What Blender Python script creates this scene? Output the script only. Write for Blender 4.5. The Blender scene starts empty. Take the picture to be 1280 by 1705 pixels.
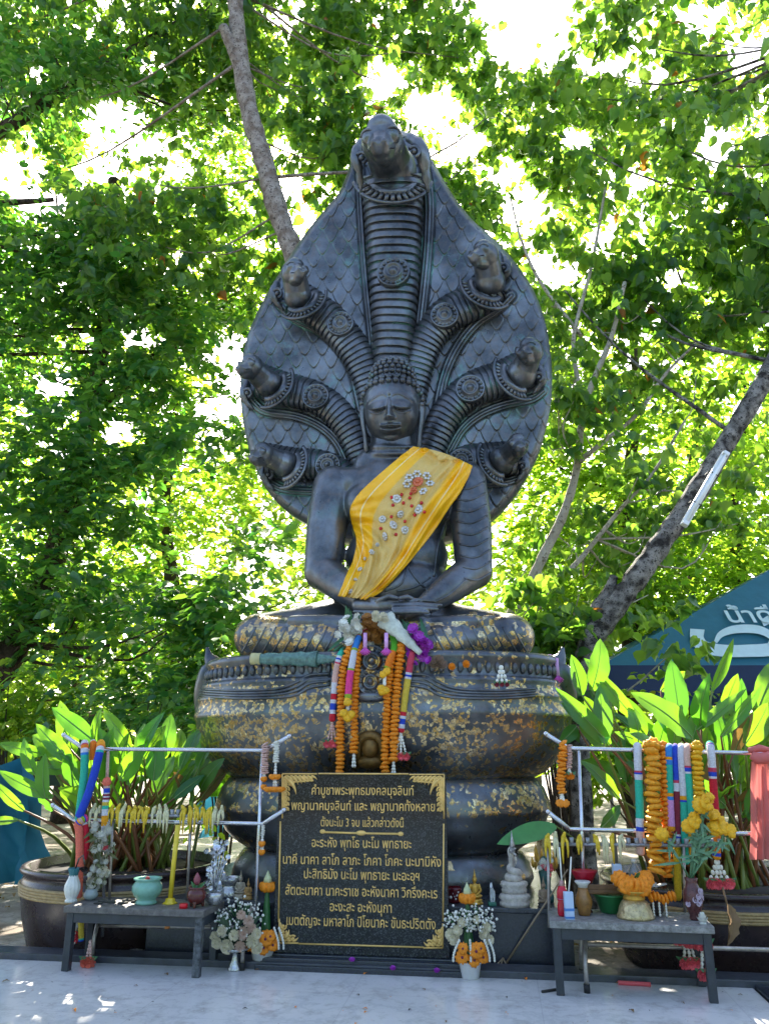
import bpy, bmesh, math, random
import numpy as np
from mathutils import Vector, Matrix
from mathutils.bvhtree import BVHTree
R = math.radians
SC = bpy.context.scene
C = SC.collection
random.seed(7)
rng = np.random.default_rng(11)

# ------------------------------------------------------------------ camera, sky, sun, exposure
CAMH, PITCH, FPX = 1.5, R(17.0), 1300.0
cam_d = bpy.data.cameras.new('camera'); cam = bpy.data.objects.new('camera', cam_d); C.objects.link(cam)
cam.location = (0, 0, CAMH); cam.rotation_euler = (R(90) + PITCH, 0, 0)
cam_d.sensor_fit = 'HORIZONTAL'; cam_d.sensor_width = 36.0; cam_d.lens = 36.0 * FPX / 1280.0
cam_d.clip_start = 0.05; cam_d.clip_end = 2000
SC.camera = cam
SUN_EL, SUN_AZ = R(42.0), R(-4.0)          # behind the statue, a little to the left
W = bpy.data.worlds.new('World'); SC.world = W; W.use_nodes = True
nt = W.node_tree; nt.nodes.clear()
sky = nt.nodes.new('ShaderNodeTexSky'); sky.sky_type = 'NISHITA'; sky.sun_disc = False
sky.sun_elevation = SUN_EL; sky.sun_rotation = SUN_AZ; sky.dust_density = 3.0; sky.air_density = 0.8; sky.ozone_density = 0.6
bg = nt.nodes.new('ShaderNodeBackground'); bg.inputs['Strength'].default_value = 0.15
wo = nt.nodes.new('ShaderNodeOutputWorld')
nt.links.new(sky.outputs[0], bg.inputs[0]); nt.links.new(bg.outputs[0], wo.inputs[0])
sun_d = bpy.data.lights.new('sun', 'SUN'); sun_d.energy = 5.0; sun_d.angle = R(0.5); sun_d.color = (1.0, 0.93, 0.80)
sun = bpy.data.objects.new('sun', sun_d); C.objects.link(sun)
to_sun = Vector((math.sin(SUN_AZ) * math.cos(SUN_EL), math.cos(SUN_AZ) * math.cos(SUN_EL), math.sin(SUN_EL)))
sun.rotation_euler = to_sun.to_track_quat('Z', 'Y').to_euler()
sun.location = to_sun * 60
SC.view_settings.view_transform = 'Standard'; SC.view_settings.look = 'None'
SC.view_settings.exposure = 2.15; SC.view_settings.gamma = 1.0
SC.cycles.max_bounces = 8; SC.cycles.transparent_max_bounces = 8
SC.cycles.diffuse_bounces = 4; SC.cycles.glossy_bounces = 3; SC.cycles.transmission_bounces = 5
SC.cycles.use_denoising = True
SC.cycles.sample_clamp_indirect = 6.0

# ------------------------------------------------------------------ pixel -> place helpers (survey of the photograph)
cP, sP = math.cos(PITCH), math.sin(PITCH)
CAM = Vector((0, 0, CAMH))
def ray(px, py):
    dx, dy = (px - 640) / FPX, (852.5 - py) / FPX
    return Vector((dx, cP - dy * sP, sP + dy * cP))
def P(px, py, Y):
    d = ray(px, py); return CAM + d * (Y / d.y)
def G(px, py, z=0.0):
    d = ray(px, py); return CAM + d * ((z - CAMH) / d.z)
YAW = R(8.0)
S0 = Vector((0.035, 7.5, 0.0))                  # foot of the shrine's axis
RS = Matrix.Rotation(-YAW, 4, 'Z')
MS = Matrix.Translation(S0) @ RS
RSi = Matrix.Rotation(YAW, 3, 'Z')
CL = RSi @ (CAM - S0)
def Lt(px, py, d):
    r = RSi @ ray(px, py); t = (-d - CL.y) / r.y
    return CL + r * t, t
def L(px, py, d=0.0): return Lt(px, py, d)[0]   # shrine coordinates: x right, -y forward, z up
def mpp(px, py, d=0.0): return Lt(px, py, d)[1] / FPX
def WL(v): return MS @ Vector(v)                # shrine -> world
def wp(px, py, Y): d = ray(px, py); return Y / d.y / FPX   # metres per pixel at depth Y

# ------------------------------------------------------------------ object helpers
TM = {}
def tag(o, label=None, cat=None, group=None, kind=None):
    if label: o['label'] = label
    if cat: o['category'] = cat
    if group: o['group'] = group
    if kind: o['kind'] = kind
    return o
def thing(name, label, cat, loc=(0, 0, 0), rz=0.0, group=None, M=None):
    o = bpy.data.objects.new(name, None); C.objects.link(o); o.empty_display_size = 0.1
    if M is None: M = Matrix.Translation(Vector(loc)) @ Matrix.Rotation(rz, 4, 'Z')
    o.location = M.to_translation(); o.rotation_euler = M.to_euler()
    TM[o.name] = M.copy()
    return tag(o, label, cat, group)
def link(name, me, parent=None, local=False, label=None):
    o = bpy.data.objects.new(name, me); C.objects.link(o)
    if parent is not None:
        o.parent = parent
        if not local: o.matrix_parent_inverse = TM[parent.name].inverted()
        TM[o.name] = TM[parent.name] if local else Matrix.Identity(4)
    else: TM[o.name] = Matrix.Identity(4)
    if label: o['label'] = label
    return o
def kids(o): return [c for c in bpy.data.objects if c.parent == o]
def dup(root, M, label=None, group=None):
    def rec(o, par):
        c = o.copy(); C.objects.link(c)
        if par is not None: c.parent = par
        for k in KID.get(o.name, []): rec(k, c)
        return c
    c = rec(root, None); c.location = M.to_translation(); c.rotation_euler = M.to_euler()
    if label: c['label'] = label
    if group: c['group'] = group
    return c
KID = {}
def remember(root):
    KID[root.name] = kids(root)
    for k in KID[root.name]: remember(k)

class MB:
    def __init__(s): s.v = []; s.f = []; s.m = []; s.sm = []
    def add(s, vs, fs, m=0, smooth=True):
        n = len(s.v); s.v.extend([tuple(v) for v in vs])
        for f in fs: s.f.append([i + n for i in f]); s.m.append(m); s.sm.append(smooth)
        return s
    def box(s, c, size, m=0, rot=None, bev=0.0):
        x, y, z = [a / 2 for a in size]; c = Vector(c)
        b = min(bev, x * .9, y * .9, z * .9)
        if b <= 0:
            vs = [Vector((i * x, j * y, k * z)) for i in (-1, 1) for j in (-1, 1) for k in (-1, 1)]
            fs = [(0, 1, 3, 2), (4, 6, 7, 5), (0, 4, 5, 1), (2, 3, 7, 6), (0, 2, 6, 4), (1, 5, 7, 3)]
        else:
            bm = bmesh.new(); bmesh.ops.create_cube(bm, size=1.0)
            for v in bm.verts: v.co = Vector((v.co.x * 2 * x, v.co.y * 2 * y, v.co.z * 2 * z))
            bmesh.ops.bevel(bm, geom=bm.edges[:], offset=b, segments=2, affect='EDGES', profile=.6)
            bm.verts.index_update(); vs = [v.co.copy() for v in bm.verts]; fs = [[v.index for v in f.verts] for f in bm.faces]; bm.free()
        if rot is not None: vs = [rot @ v for v in vs]
        return s.add([v + c for v in vs], fs, m, False)
    def tube(s, pts, rad, n=10, m=0, cap=True, ell=None, smooth=True, mats=None):
        pts = [Vector(p) for p in pts]; k = len(pts)
        if not hasattr(rad, '__len__'): rad = [rad] * k
        T = []
        for i in range(k):
            a = pts[min(i + 1, k - 1)] - pts[max(i - 1, 0)]
            T.append(a.normalized() if a.length > 1e-9 else Vector((0, 0, 1)))
        up = Vector((0, -1, 0)) if abs(T[0].y) < .9 else Vector((1, 0, 0))
        N = (up - T[0] * up.dot(T[0])).normalized(); vs = []
        for i in range(k):
            N = N - T[i] * N.dot(T[i]); N = N.normalized() if N.length > 1e-6 else T[i].orthogonal().normalized()
            B = T[i].cross(N)
            for j in range(n):
                a = 2 * math.pi * j / n
                ex, ey = (1, 1) if ell is None else ell
                vs.append(pts[i] + N * (math.cos(a) * rad[i] * ex) + B * (math.sin(a) * rad[i] * ey))
        n0 = len(s.v); s.v.extend([tuple(v) for v in vs])
        for i in range(k - 1):
            mm = m if mats is None else mats[i]
            for j in range(n):
                s.f.append([n0 + i * n + j, n0 + i * n + (j + 1) % n, n0 + (i + 1) * n + (j + 1) % n, n0 + (i + 1) * n + j]); s.m.append(mm); s.sm.append(smooth)
        if cap:
            s.f.append([n0 + j for j in range(n)][::-1]); s.m.append(m if mats is None else mats[0]); s.sm.append(False)
            s.f.append([n0 + (k - 1) * n + j for j in range(n)]); s.m.append(m if mats is None else mats[-1]); s.sm.append(False)
        return s
    def lathe(s, prof, c=(0, 0, 0), n=28, m=0, sx=1.0, sy=1.0, flute=0, amp=0.0, M=None, mats=None, smooth=True, expo=2.0):
        vs = []; k = len(prof)
        for r, z in prof:
            for j in range(n):
                a = 2 * math.pi * j / n
                rr = r * (1 + amp * math.cos(flute * a)) if flute else r
                ca, sa = math.cos(a), math.sin(a)
                if expo != 2.0:
                    q = (abs(ca) ** expo + abs(sa) ** expo) ** (-1 / expo); ca *= q; sa *= q
                vs.append(Vector((rr * ca * sx, rr * sa * sy, z)))
        fs = []; mi = []
        for i in range(k - 1):
            for j in range(n):
                fs.append((i * n + j, i * n + (j + 1) % n, (i + 1) * n + (j + 1) % n, (i + 1) * n + j)); mi.append(m if mats is None else mats[i])
        if prof[0][0] > 1e-5: fs.append(tuple(range(n))[::-1]); mi.append(m if mats is None else mats[0])
        if prof[-1][0] > 1e-5: fs.append(tuple((k - 1) * n + j for j in range(n))); mi.append(m if mats is None else mats[-1])
        if M is not None: vs = [M @ v for v in vs]
        else: vs = [v + Vector(c) for v in vs]
        n0 = len(s.v); s.v.extend([tuple(v) for v in vs])
        for f, q in zip(fs, mi): s.f.append([i + n0 for i in f]); s.m.append(q); s.sm.append(smooth and len(f) == 4)
        return s
    def ball(s, c, r, m=0, n=12, k=8, M=None):
        if not hasattr(r, '__len__'): r = (r, r, r)
        vs = [Vector((0, 0, -1))]
        for i in range(1, k):
            p = -math.pi / 2 + math.pi * i / k
            for j in range(n):
                a = 2 * math.pi * j / n; vs.append(Vector((math.cos(p) * math.cos(a), math.cos(p) * math.sin(a), math.sin(p))))
        vs.append(Vector((0, 0, 1))); fs = []
        for j in range(n): fs.append((0, 1 + (j + 1) % n, 1 + j))
        for i in range(k - 2):
            for j in range(n): fs.append((1 + i * n + j, 1 + i * n + (j + 1) % n, 1 + (i + 1) * n + (j + 1) % n, 1 + (i + 1) * n + j))
        l = len(vs) - 1
        for j in range(n): fs.append((l, 1 + (k - 2) * n + j, 1 + (k - 2) * n + (j + 1) % n))
        vs = [Vector((v.x * r[0], v.y * r[1], v.z * r[2])) for v in vs]
        if M is not None: vs = [M.to_3x3() @ v for v in vs]
        return s.add([v + Vector(c) for v in vs], fs, m)
    def capsule(s, a, b, ra, rb, m=0, n=14):
        a, b = Vector(a), Vector(b); t = (b - a).normalized(); pts = []; rad = []
        for i in range(5):
            q = math.pi / 2 * i / 4; pts.append(a - t * ra * math.cos(q)); rad.append(max(ra * math.sin(q), 1e-3))
        for i in range(5):
            q = math.pi / 2 * i / 4; pts.append(b + t * rb * math.sin(q)); rad.append(max(rb * math.cos(q), 1e-3))
        return s.tube(pts, rad, n, m)
    def chain(s, pts, rad, m=0, n=14):
        for i in range(len(pts) - 1): s.capsule(pts[i], pts[i + 1], rad[i], rad[i + 1], m, n)
        return s
    def mesh(s, name, mats):
        me = bpy.data.meshes.new(name); me.from_pydata(s.v, [], s.f)
        if not isinstance(mats, (list, tuple)): mats = [mats]
        for x in mats: me.materials.append(x)
        me.polygons.foreach_set('material_index', s.m); me.polygons.foreach_set('use_smooth', s.sm); me.update()
        return me
    def build(s, name, mats, parent=None, local=False, label=None):
        return link(name, s.mesh(name, mats), parent, local, label)

def spline(pts, n):
    """Catmull-Rom through pts, n samples"""
    p = [np.array(q, float) for q in pts]; p = [2 * p[0] - p[1]] + p + [2 * p[-1] - p[-2]]
    out = []; k = len(p) - 3
    for i in range(n):
        u = i / (n - 1) * k; j = min(int(u), k - 1); t = u - j
        a, b, c, d = p[j:j + 4]
        out.append(.5 * (2 * b + (c - a) * t + (2 * a - 5 * b + 4 * c - d) * t * t + (3 * b - a - 3 * c + d) * t ** 3))
    return np.array(out)

def np_mesh(name, V, quads, mats, smooth=True, attr=None, mi=None):
    me = bpy.data.meshes.new(name); V = np.asarray(V, np.float32); Q = np.asarray(quads, np.int32)
    k = Q.shape[1]; me.vertices.add(len(V)); me.vertices.foreach_set('co', V.ravel())
    me.loops.add(Q.size); me.loops.foreach_set('vertex_index', Q.ravel())
    me.polygons.add(len(Q)); me.polygons.foreach_set('loop_start', np.arange(len(Q), dtype=np.int32) * k)
    me.polygons.foreach_set('use_smooth', np.full(len(Q), smooth))
    if mi is not None: me.polygons.foreach_set('material_index', np.asarray(mi, np.int32))
    for x in (mats if isinstance(mats, (list, tuple)) else [mats]): me.materials.append(x)
    for an, av in (attr or {}).items():
        a = me.attributes.new(an, 'FLOAT', 'POINT'); a.data.foreach_set('value', np.asarray(av, np.float32))
    me.update(calc_edges=True); me.validate()
    return me

# ------------------------------------------------------------------ materials
def lin(r, g, b):
    f = lambda c: (c / 255 / 12.92) if c / 255 <= .04045 else ((c / 255 + .055) / 1.055) ** 2.4
    return (f(r), f(g), f(b))
class NT:
    def __init__(s, name):
        s.mat = bpy.data.materials.new(name); s.mat.use_nodes = True; s.t = s.mat.node_tree; s.t.nodes.clear()
        s.out = s.n('ShaderNodeOutputMaterial')
    def n(s, typ, **k):
        x = s.t.nodes.new(typ)
        for a, b in k.items(): setattr(x, a, b)
        return x
    def l(s, a, b): s.t.links.new(a, b)
    def val(s, sock, v):
        if hasattr(v, 'links'): s.l(v, sock)
        elif isinstance(v, (tuple, list)) and len(v) == 3 and sock.type == 'RGBA': sock.default_value = (*v, 1)
        else: sock.default_value = v
    def coord(s, kind='Object'): return s.n('ShaderNodeTexCoord').outputs[kind]
    def noise(s, scale, detail=4, rough=.6, vec=None, out='Fac'):
        x = s.n('ShaderNodeTexNoise'); x.inputs['Scale'].default_value = scale; x.inputs['Detail'].default_value = detail; x.inputs['Roughness'].default_value = rough
        s.l(vec if vec is not None else s.coord(), x.inputs['Vector']); return x.outputs[out]
    def vor(s, scale, feature='F1', vec=None, out='Distance', rnd=1.0):
        x = s.n('ShaderNodeTexVoronoi', feature=feature); x.inputs['Scale'].default_value = scale; x.inputs['Randomness'].default_value = rnd
        s.l(vec if vec is not None else s.coord(), x.inputs['Vector']); return x.outputs[out]
    def ramp(s, fac, a, b, ca=(0, 0, 0), cb=(1, 1, 1)):
        x = s.n('ShaderNodeValToRGB'); e = x.color_ramp.elements
        e[0].position = a; e[1].position = b; e[0].color = (*ca, 1); e[1].color = (*cb, 1); s.l(fac, x.inputs[0]); return x.outputs[0]
    def mix(s, f, a, b, mode='MIX'):
        x = s.n('ShaderNodeMix', data_type='RGBA', blend_type=mode); s.val(x.inputs['Factor'], f); s.val(x.inputs[6], a); s.val(x.inputs[7], b); return x.outputs[2]
    def math(s, op, a, b=0.0, clamp=False):
        x = s.n('ShaderNodeMath', operation=op, use_clamp=clamp); s.val(x.inputs[0], a); s.val(x.inputs[1], b); return x.outputs[0]
    def attr(s, name): x = s.n('ShaderNodeAttribute', attribute_name=name); return x.outputs['Fac']
    def bump(s, h, strength=.3, dist=.01, normal=None):
        x = s.n('ShaderNodeBump'); x.inputs['Strength'].default_value = strength; x.inputs['Distance'].default_value = dist; s.l(h, x.inputs['Height'])
        if normal is not None: s.l(normal, x.inputs['Normal'])
        return x.outputs[0]
    def bsdf(s, color, rough=.5, metal=0.0, normal=None, spec=.5, **k):
        x = s.n('ShaderNodeBsdfPrincipled'); s.val(x.inputs['Base Color'], color); s.val(x.inputs['Roughness'], rough); s.val(x.inputs['Metallic'], metal)
        s.val(x.inputs['Specular IOR Level'], spec)
        if normal is not None: s.l(normal, x.inputs['Normal'])
        for a, b in k.items(): s.val(x.inputs[a.replace('_', ' ')], b)
        return x.outputs[0]
    def done(s, sh): s.l(sh, s.out.inputs[0]); return s.mat
_mc = {}
def simple(name, col, rough=.5, metal=0.0, var=.25, scale=8.0, bump=0.0, bscale=60.0, spec=.5, dirt=0.0, **k):
    if name in _mc: return _mc[name]
    t = NT(name); n1 = t.noise(scale, 5, .65)
    dark = tuple(c * (1 - var) for c in col); lite = tuple(min(1, c * (1 + var * .7)) for c in col)
    c = t.mix(t.ramp(n1, .3, .7), dark, lite)
    if dirt: c = t.mix(t.math('MULTIPLY', t.ramp(t.noise(scale * 2.7, 6, .7), .5, .72), dirt), c, (.05, .045, .035))
    rg = t.math('ADD', t.math('MULTIPLY', t.noise(scale * 1.7, 3), .2), rough - .1)
    nm = t.bump(t.noise(bscale, 3), bump, .01) if bump else None
    _mc[name] = t.done(t.bsdf(c, rg, metal, nm, spec, **k)); return _mc[name]
def leafmat(name, c1, c2, tr1, tr2, tf=.5, rough=.42, spec=.5, odd=None):
    t = NT(name); g = t.n('ShaderNodeNewGeometry'); rp = g.outputs['Random Per Island']
    c = t.mix(rp, c1, c2); tc = t.mix(rp, tr1, tr2)
    if odd is not None:
        k = t.math('GREATER_THAN', t.math('FRACT', t.math('MULTIPLY', rp, 37.7)), odd[0]); c = t.mix(k, c, odd[1]); tc = t.mix(k, tc, odd[2])
    p = t.bsdf(c, rough, 0, None, spec)
    x = t.n('ShaderNodeBsdfTranslucent'); t.l(tc, x.inputs['Color'])
    m = t.n('ShaderNodeMixShader'); m.inputs[0].default_value = tf; t.l(p, m.inputs[1]); t.l(x.outputs[0], m.inputs[2])
    return t.done(m.outputs[0])
# ------------------------------------------------------------------ ground, floor, kerb
def sheet(name, x0, x1, y0, y1, z, mat, nx=1, ny=1, M=None, zf=None):
    xs = np.linspace(x0, x1, nx + 1); ys = np.linspace(y0, y1, ny + 1)
    V = [(x, y, z + (zf(x, y) if zf else 0)) for y in ys for x in xs]
    Q = [(j * (nx + 1) + i, j * (nx + 1) + i + 1, (j + 1) * (nx + 1) + i + 1, (j + 1) * (nx + 1) + i) for j in range(ny) for i in range(nx)]
    me = np_mesh(name, V, Q, mat); o = bpy.data.objects.new(name, me); C.objects.link(o)
    if M is not None: o.matrix_world = M; TM[o.name] = M
    o['kind'] = 'structure'; return o
t = NT('ground_dirt')
n1 = t.noise(.9, 6, .65); n2 = t.noise(14, 5, .7)
c = t.mix(t.ramp(n1, .42, .6), (.30, .27, .23), (.13, .095, .06)); c = t.mix(t.math('MULTIPLY', t.ramp(n2, .5, .68), .7), c, (.06, .045, .03))
gm = t.done(t.bsdf(c, .85, 0, t.bump(n2, .6, .03)))
sheet('ground', -64, 64, -54, 74, -0.10, gm)
t = NT('pale_concrete')
n1 = t.noise(1.3, 5, .6); c = t.mix(t.ramp(n1, .35, .7), (.50, .46, .40), (.36, .33, .29)); c = t.mix(t.ramp(t.noise(30, 4, .7), .58, .66), c, (.16, .12, .08))
sheet('concrete_path', -3.6, 1.2, 9.2, 16, -0.085, t.done(t.bsdf(c, .8, 0, t.bump(t.noise(50), .2))))
t = NT('white_marble')
co = t.coord(); n1 = t.noise(1.1, 7, .62); n2 = t.noise(6.5, 6, .7)
vein = t.ramp(t.math('ABSOLUTE', t.math('SUBTRACT', t.noise(1.7, 8, .68), .5)), .0, .035, (1, 1, 1), (0, 0, 0))
c = t.mix(t.ramp(n1, .35, .7), (.66, .655, .64), (.55, .55, .54)); c = t.mix(t.math('MULTIPLY', vein, .3), c, (.32, .33, .34))
c = t.mix(t.math('MULTIPLY', t.ramp(n2, .52, .70), .6), c, (.27, .255, .23))
c = t.mix(t.math('MULTIPLY', t.ramp(t.noise(38, 6, .75), .60, .68), .55), c, (.12, .10, .08))
br = t.n('ShaderNodeTexBrick'); br.inputs['Scale'].default_value = 1.0; br.offset = 0; br.inputs['Mortar Size'].default_value = .004
br.inputs['Brick Width'].default_value = 1.2; br.inputs['Row Height'].default_value = .6; t.l(co, br.inputs['Vector'])
c = t.mix(t.math('MULTIPLY', br.outputs['Fac'], .22), c, (.25, .25, .25))
rg = t.math('ADD', t.math('MULTIPLY', t.ramp(n2, .4, .75), .22), .09)
marble = t.done(t.bsdf(c, rg, 0, t.bump(t.noise(3.0, 2), .03, .01), .55))
EDGE_U = L(1262, 1648, 1.42).x
def slab(name, u0, u1, d0, d1, z0, z1, mat, bev=.006):
    mb = MB(); mb.box(((u0 + u1) / 2, -(d0 + d1) / 2, (z0 + z1) / 2), (u1 - u0, d1 - d0, z1 - z0), bev=bev)
    o = mb.build(name, mat); o.matrix_world = MS; TM[o.name] = MS; return o
granite = simple('navy_granite', (.022, .028, .042), .22, 0, .5, 90, 0, spec=.6, dirt=.25)
o = slab('marble_floor', -9, EDGE_U, 1.30, 14, -.09, 0.0, marble); tag(o, kind='structure')
o = slab('kerb', -9, 6.5, 1.10, 1.31, -.09, .045, simple('kerb_stone', (.055, .062, .078), .35, 0, .35, 12, .15, dirt=.6)); tag(o, kind='structure')
mb = MB(); mb.box((EDGE_U + .16, -7.6, -.03), (.3, 12.6, .11), bev=.01)
o = mb.build('floor_edging', granite); o.matrix_world = MS; TM[o.name] = MS; tag(o, kind='structure')

# ------------------------------------------------------------------ leaves and trees
def project(V):
    V = np.asarray(V) - np.array(CAM); f = V[:, 1] * cP + V[:, 2] * sP; u = -V[:, 1] * sP + V[:, 2] * cP
    f = np.where(f < .05, .05, f)
    return 640 + FPX * V[:, 0] / f, 852.5 - FPX * u / f
GAPS = [(880, 60, 95, 70), (835, 15, 60, 30), (640, 135, 48, 38), (720, 180, 60, 40), (770, 235, 50, 36), (188, 195, 70, 48), (235, 235, 62, 26), (35, 285, 58, 52), (70, 335, 60, 20),
        (385, 585, 38, 45), (292, 275, 34, 30), (468, 245, 24, 26), (480, 310, 30, 30), (500, 370, 30, 60), (875, 345, 60, 50), (925, 450, 60, 36), (1010, 105, 70, 30), (1180, 25, 80, 34), (1080, 125, 52, 30),
        (440, 405, 44, 14), (1055, 600, 26, 20), (470, 25, 40, 18), (840, 280, 50, 30), (1240, 90, 46, 40), (960, 230, 34, 24), (1130, 460, 30, 24), (160, 280, 60, 30), (255, 110, 32, 20), (60, 120, 30, 18),
        (230, 565, 40, 26), (90, 640, 36, 22), (200, 720, 44, 30), (230, 830, 34, 20), (330, 925, 20, 22), (415, 990, 26, 24), (1000, 400, 50, 26), (1190, 240, 40, 40), (1060, 300, 40, 26), (150, 560, 24, 14), (80, 1040, 20, 14)]
SUNNY = [(G(60, 1604), .34), (G(20, 1598), .26), (G(-60, 1606), .3), (G(120, 1625), .12), (G(80, 1650), .1), (G(40, 1680), .12), (G(95, 1610), .12), (G(60, 1632), .12), (G(45, 1655), .12), (G(206, 1602), .14), (G(-20, 1610), .2), (G(250, 1618), .07), (G(150, 1598), .08), (G(300, 1603), .07), (G(190, 1664), .09), (G(5, 1625), .10), (G(1040, 1668), .13), (G(1010, 1640), .09), (G(1075, 1672), .08), (G(620, 1690), .06), (G(320, 1612), .06),
         (P(100, 1250, 7.1), .34), (P(230, 1270, 7.2), .30), (P(40, 1300, 7.0), .25), (P(1010, 1150, 6.9), .30), (P(1120, 1170, 6.8), .34), (P(1230, 1170, 6.7), .34), (P(400, 1420, 9.8), .7), (P(320, 1430, 11.5), .8), (P(60, 1540, 8.2), .3),
         (WL(L(840, 1026, .3)), .22), (WL(L(420, 1034, .3)), .12), (P(500, 420, 7.9), .12), (P(880, 980, 9.0), .5), (P(1190, 830, 8.8), .3), (G(350, 1500, .42), .06), (G(215, 1494, .42), .07)]
def gapmask(V, keep=.08, grow=1.0):
    grow *= .83; V = np.asarray(V); px, py = project(V); m = np.ones(len(px), bool); r = rng.random(len(px)); ts = np.array(to_sun)
    for q, rad in SUNNY:                     # chinks in the canopy through which the sun reaches the yard
        d = V - np.array(q); al = d @ ts; pr_ = np.linalg.norm(d - al[:, None] * ts, axis=1); m &= ~((al > .6) & (pr_ < rad * (1.0 + .25 * np.sin(al * 3 + rad * 40)) + .035))
    for gx, gy, a, b in GAPS:
        q = ((px - gx) / (a * grow)) ** 2 + ((py - gy) / (b * grow)) ** 2
        m &= ~((q < 1) & (r > keep + np.clip(q - .6, 0, 1) * .6))
    return m
HEART = (np.array([(0, 0, 0), (0, 1.12, -.16), (.20, -.10, .05), (.43, .06, .12), (.49, .32, .12), (.34, .62, .06), (.12, .86, -.05),
                   (-.20, -.10, .05), (-.43, .06, .12), (-.49, .32, .12), (-.34, .62, .06), (-.12, .86, -.05)], float),
         [(0, 2, 3, 4), (0, 4, 5, 6), (0, 6, 1, 1), (7, 0, 9, 8), (9, 0, 11, 10), (0, 1, 1, 11)])
HEARTV = HEART[0]; HEARTT = np.array([(0, 2, 3), (0, 3, 4), (0, 4, 5), (0, 5, 6), (0, 6, 1), (0, 8, 7), (0, 9, 8), (0, 10, 9), (0, 11, 10), (0, 1, 11)])
OVALV = np.array([(0, 0, 0), (0, .5, -.02), (0, 1, -.12), (.26, .25, .07), (.25, .65, .03), (-.26, .25, .07), (-.25, .65, .03)], float)
OVALT = np.array([(0, 3, 1), (3, 4, 1), (4, 2, 1), (0, 1, 5), (5, 1, 6), (6, 1, 2)])
def leaf_cloud(name, pts, size, mat, kind='oval', hang=0.3, parent=None, szvar=.3, flat=.6, dirs=None):
    n = len(pts); V0, T0 = (HEARTV, HEARTT) if kind == 'heart' else (OVALV, OVALT)
    if dirs is None:
        az = rng.random(n) * 2 * np.pi; yd = np.stack([np.cos(az), np.sin(az), rng.normal(-hang, .35, n)], 1)
    else: yd = dirs + rng.normal(0, .22, (n, 3)) + np.array([0, 0, -hang * .6])
    yd /= np.linalg.norm(yd, axis=1)[:, None]                                   # leaf tip direction
    nz = np.stack([rng.normal(0, flat, n), rng.normal(-.15, flat, n), np.ones(n) * .9], 1)
    nz -= yd * np.sum(nz * yd, 1)[:, None]; nz /= np.linalg.norm(nz, axis=1)[:, None]
    xd = np.cross(yd, nz); s = size * np.clip(np.exp(rng.normal(0, szvar, n)), .4, 1.6); wv = s * rng.uniform(.8, 1.15, n); cv = s * rng.uniform(.3, 2.4, n)
    V = pts[:, None, :] + (wv[:, None, None] * V0[None, :, 0:1] * xd[:, None, :] + s[:, None, None] * V0[None, :, 1:2] * yd[:, None, :] + cv[:, None, None] * V0[None, :, 2:3] * nz[:, None, :])
    T = T0[None] + (np.arange(n) * len(V0))[:, None, None]
    me = np_mesh(name, V.reshape(-1, 3), T.reshape(-1, 3), mat)
    return link(name, me, parent)
DIRS = [None]
def blob_points(blobs, per=30, sig=.34, keep=.08, lo=-9.0):
    """clumps of leaves in ellipsoidal boughs; blob = px, py, rx, ry, Y, dY, clumps"""
    allp = []; alld = []; cl = []
    for px, py, rx, ry, Y, dY, k in blobs:
        c = np.array(P(px, py, Y)); w = wp(px, py, Y)
        q = rng.normal(0, 1, (k, 3)); q /= np.linalg.norm(q, axis=1)[:, None]; q *= (rng.random(k) ** (1 / 2.2))[:, None]
        cc = c + q * np.array([rx * w, dY, ry * w]); cc = cc[gapmask(cc, keep, 1.12)]; cc = cc[cc[:, 2] > .15]
        cl.append(cc)
        # every bough carries short drooping sprays with leaves set alternately on both sides
        sg = sig * np.exp(rng.normal(0, .3, len(cc))); nt_ = np.maximum(1, rng.poisson(per / 8.0, len(cc))); idx = np.repeat(np.arange(len(cc)), nt_); k_ = len(idx)
        az = rng.random(k_) * 6.283; td = np.stack([np.cos(az), np.sin(az), rng.normal(-.15, .35, k_)], 1); td /= np.linalg.norm(td, axis=1)[:, None]
        st_ = cc[idx] + rng.normal(0, 1, (k_, 3)) * np.stack([sg, sg, sg * .6], 1)[idx] * .8; ln_ = (sg[idx] * rng.uniform(.7, 1.7, k_))
        sdv = np.cross(td, np.array([0, 0, 1.0])) ; sdv /= np.linalg.norm(sdv, axis=1)[:, None]
        for j in range(8):
            f_ = (j + .5) / 8; s_ = 1 if j % 2 else -1; pp = st_ + td * (ln_ * f_)[:, None] + np.array([0, 0, -1.0]) * (ln_ * f_ * f_ * .25)[:, None] + rng.normal(0, .02, (k_, 3))
            allp.append(pp); alld.append(td * (.55 + .5 * f_) + sdv * (s_ * (1 - .5 * f_)))
    p = np.concatenate(allp); d = np.concatenate(alld); ok = gapmask(p, keep + .02) & (p[:, 2] > .1) & (p[:, 1] > lo); DIRS[0] = d[ok]
    return p[ok], np.concatenate(cl)
def bark(name, c1, c2, c3, sc=6):
    t = NT(name); n1 = t.noise(sc, 6, .7); n2 = t.noise(sc * 4, 5, .7)
    c = t.mix(t.ramp(n1, .40, .56), c1, c2); c = t.mix(t.ramp(n2, .52, .62), c, c3)
    return t.done(t.bsdf(c, .85, 0, t.bump(t.math('ADD', n1, n2), .9, .03), .2))
BARK_GREY = bark('bark_grey', (.20, .15, .115), (.40, .35, .30), (.07, .05, .04), 7)
BARK_DARK = bark('bark_dark', (.035, .030, .026), (.36, .33, .29), (.02, .017, .015), 8)
BARK_PALE = bark('bark_pale', (.40, .35, .27), (.52, .47, .38), (.17, .14, .10), 4)
BARK_BROWN = bark('bark_brown', (.05, .036, .026), (.09, .065, .045), (.025, .018, .013), 5)
def wob(pts, amp):
    pts = np.array(pts, float); k = len(pts); a = rng.normal(0, 1, (k, 3)); a[0] = 0
    return pts + a * amp
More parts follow.
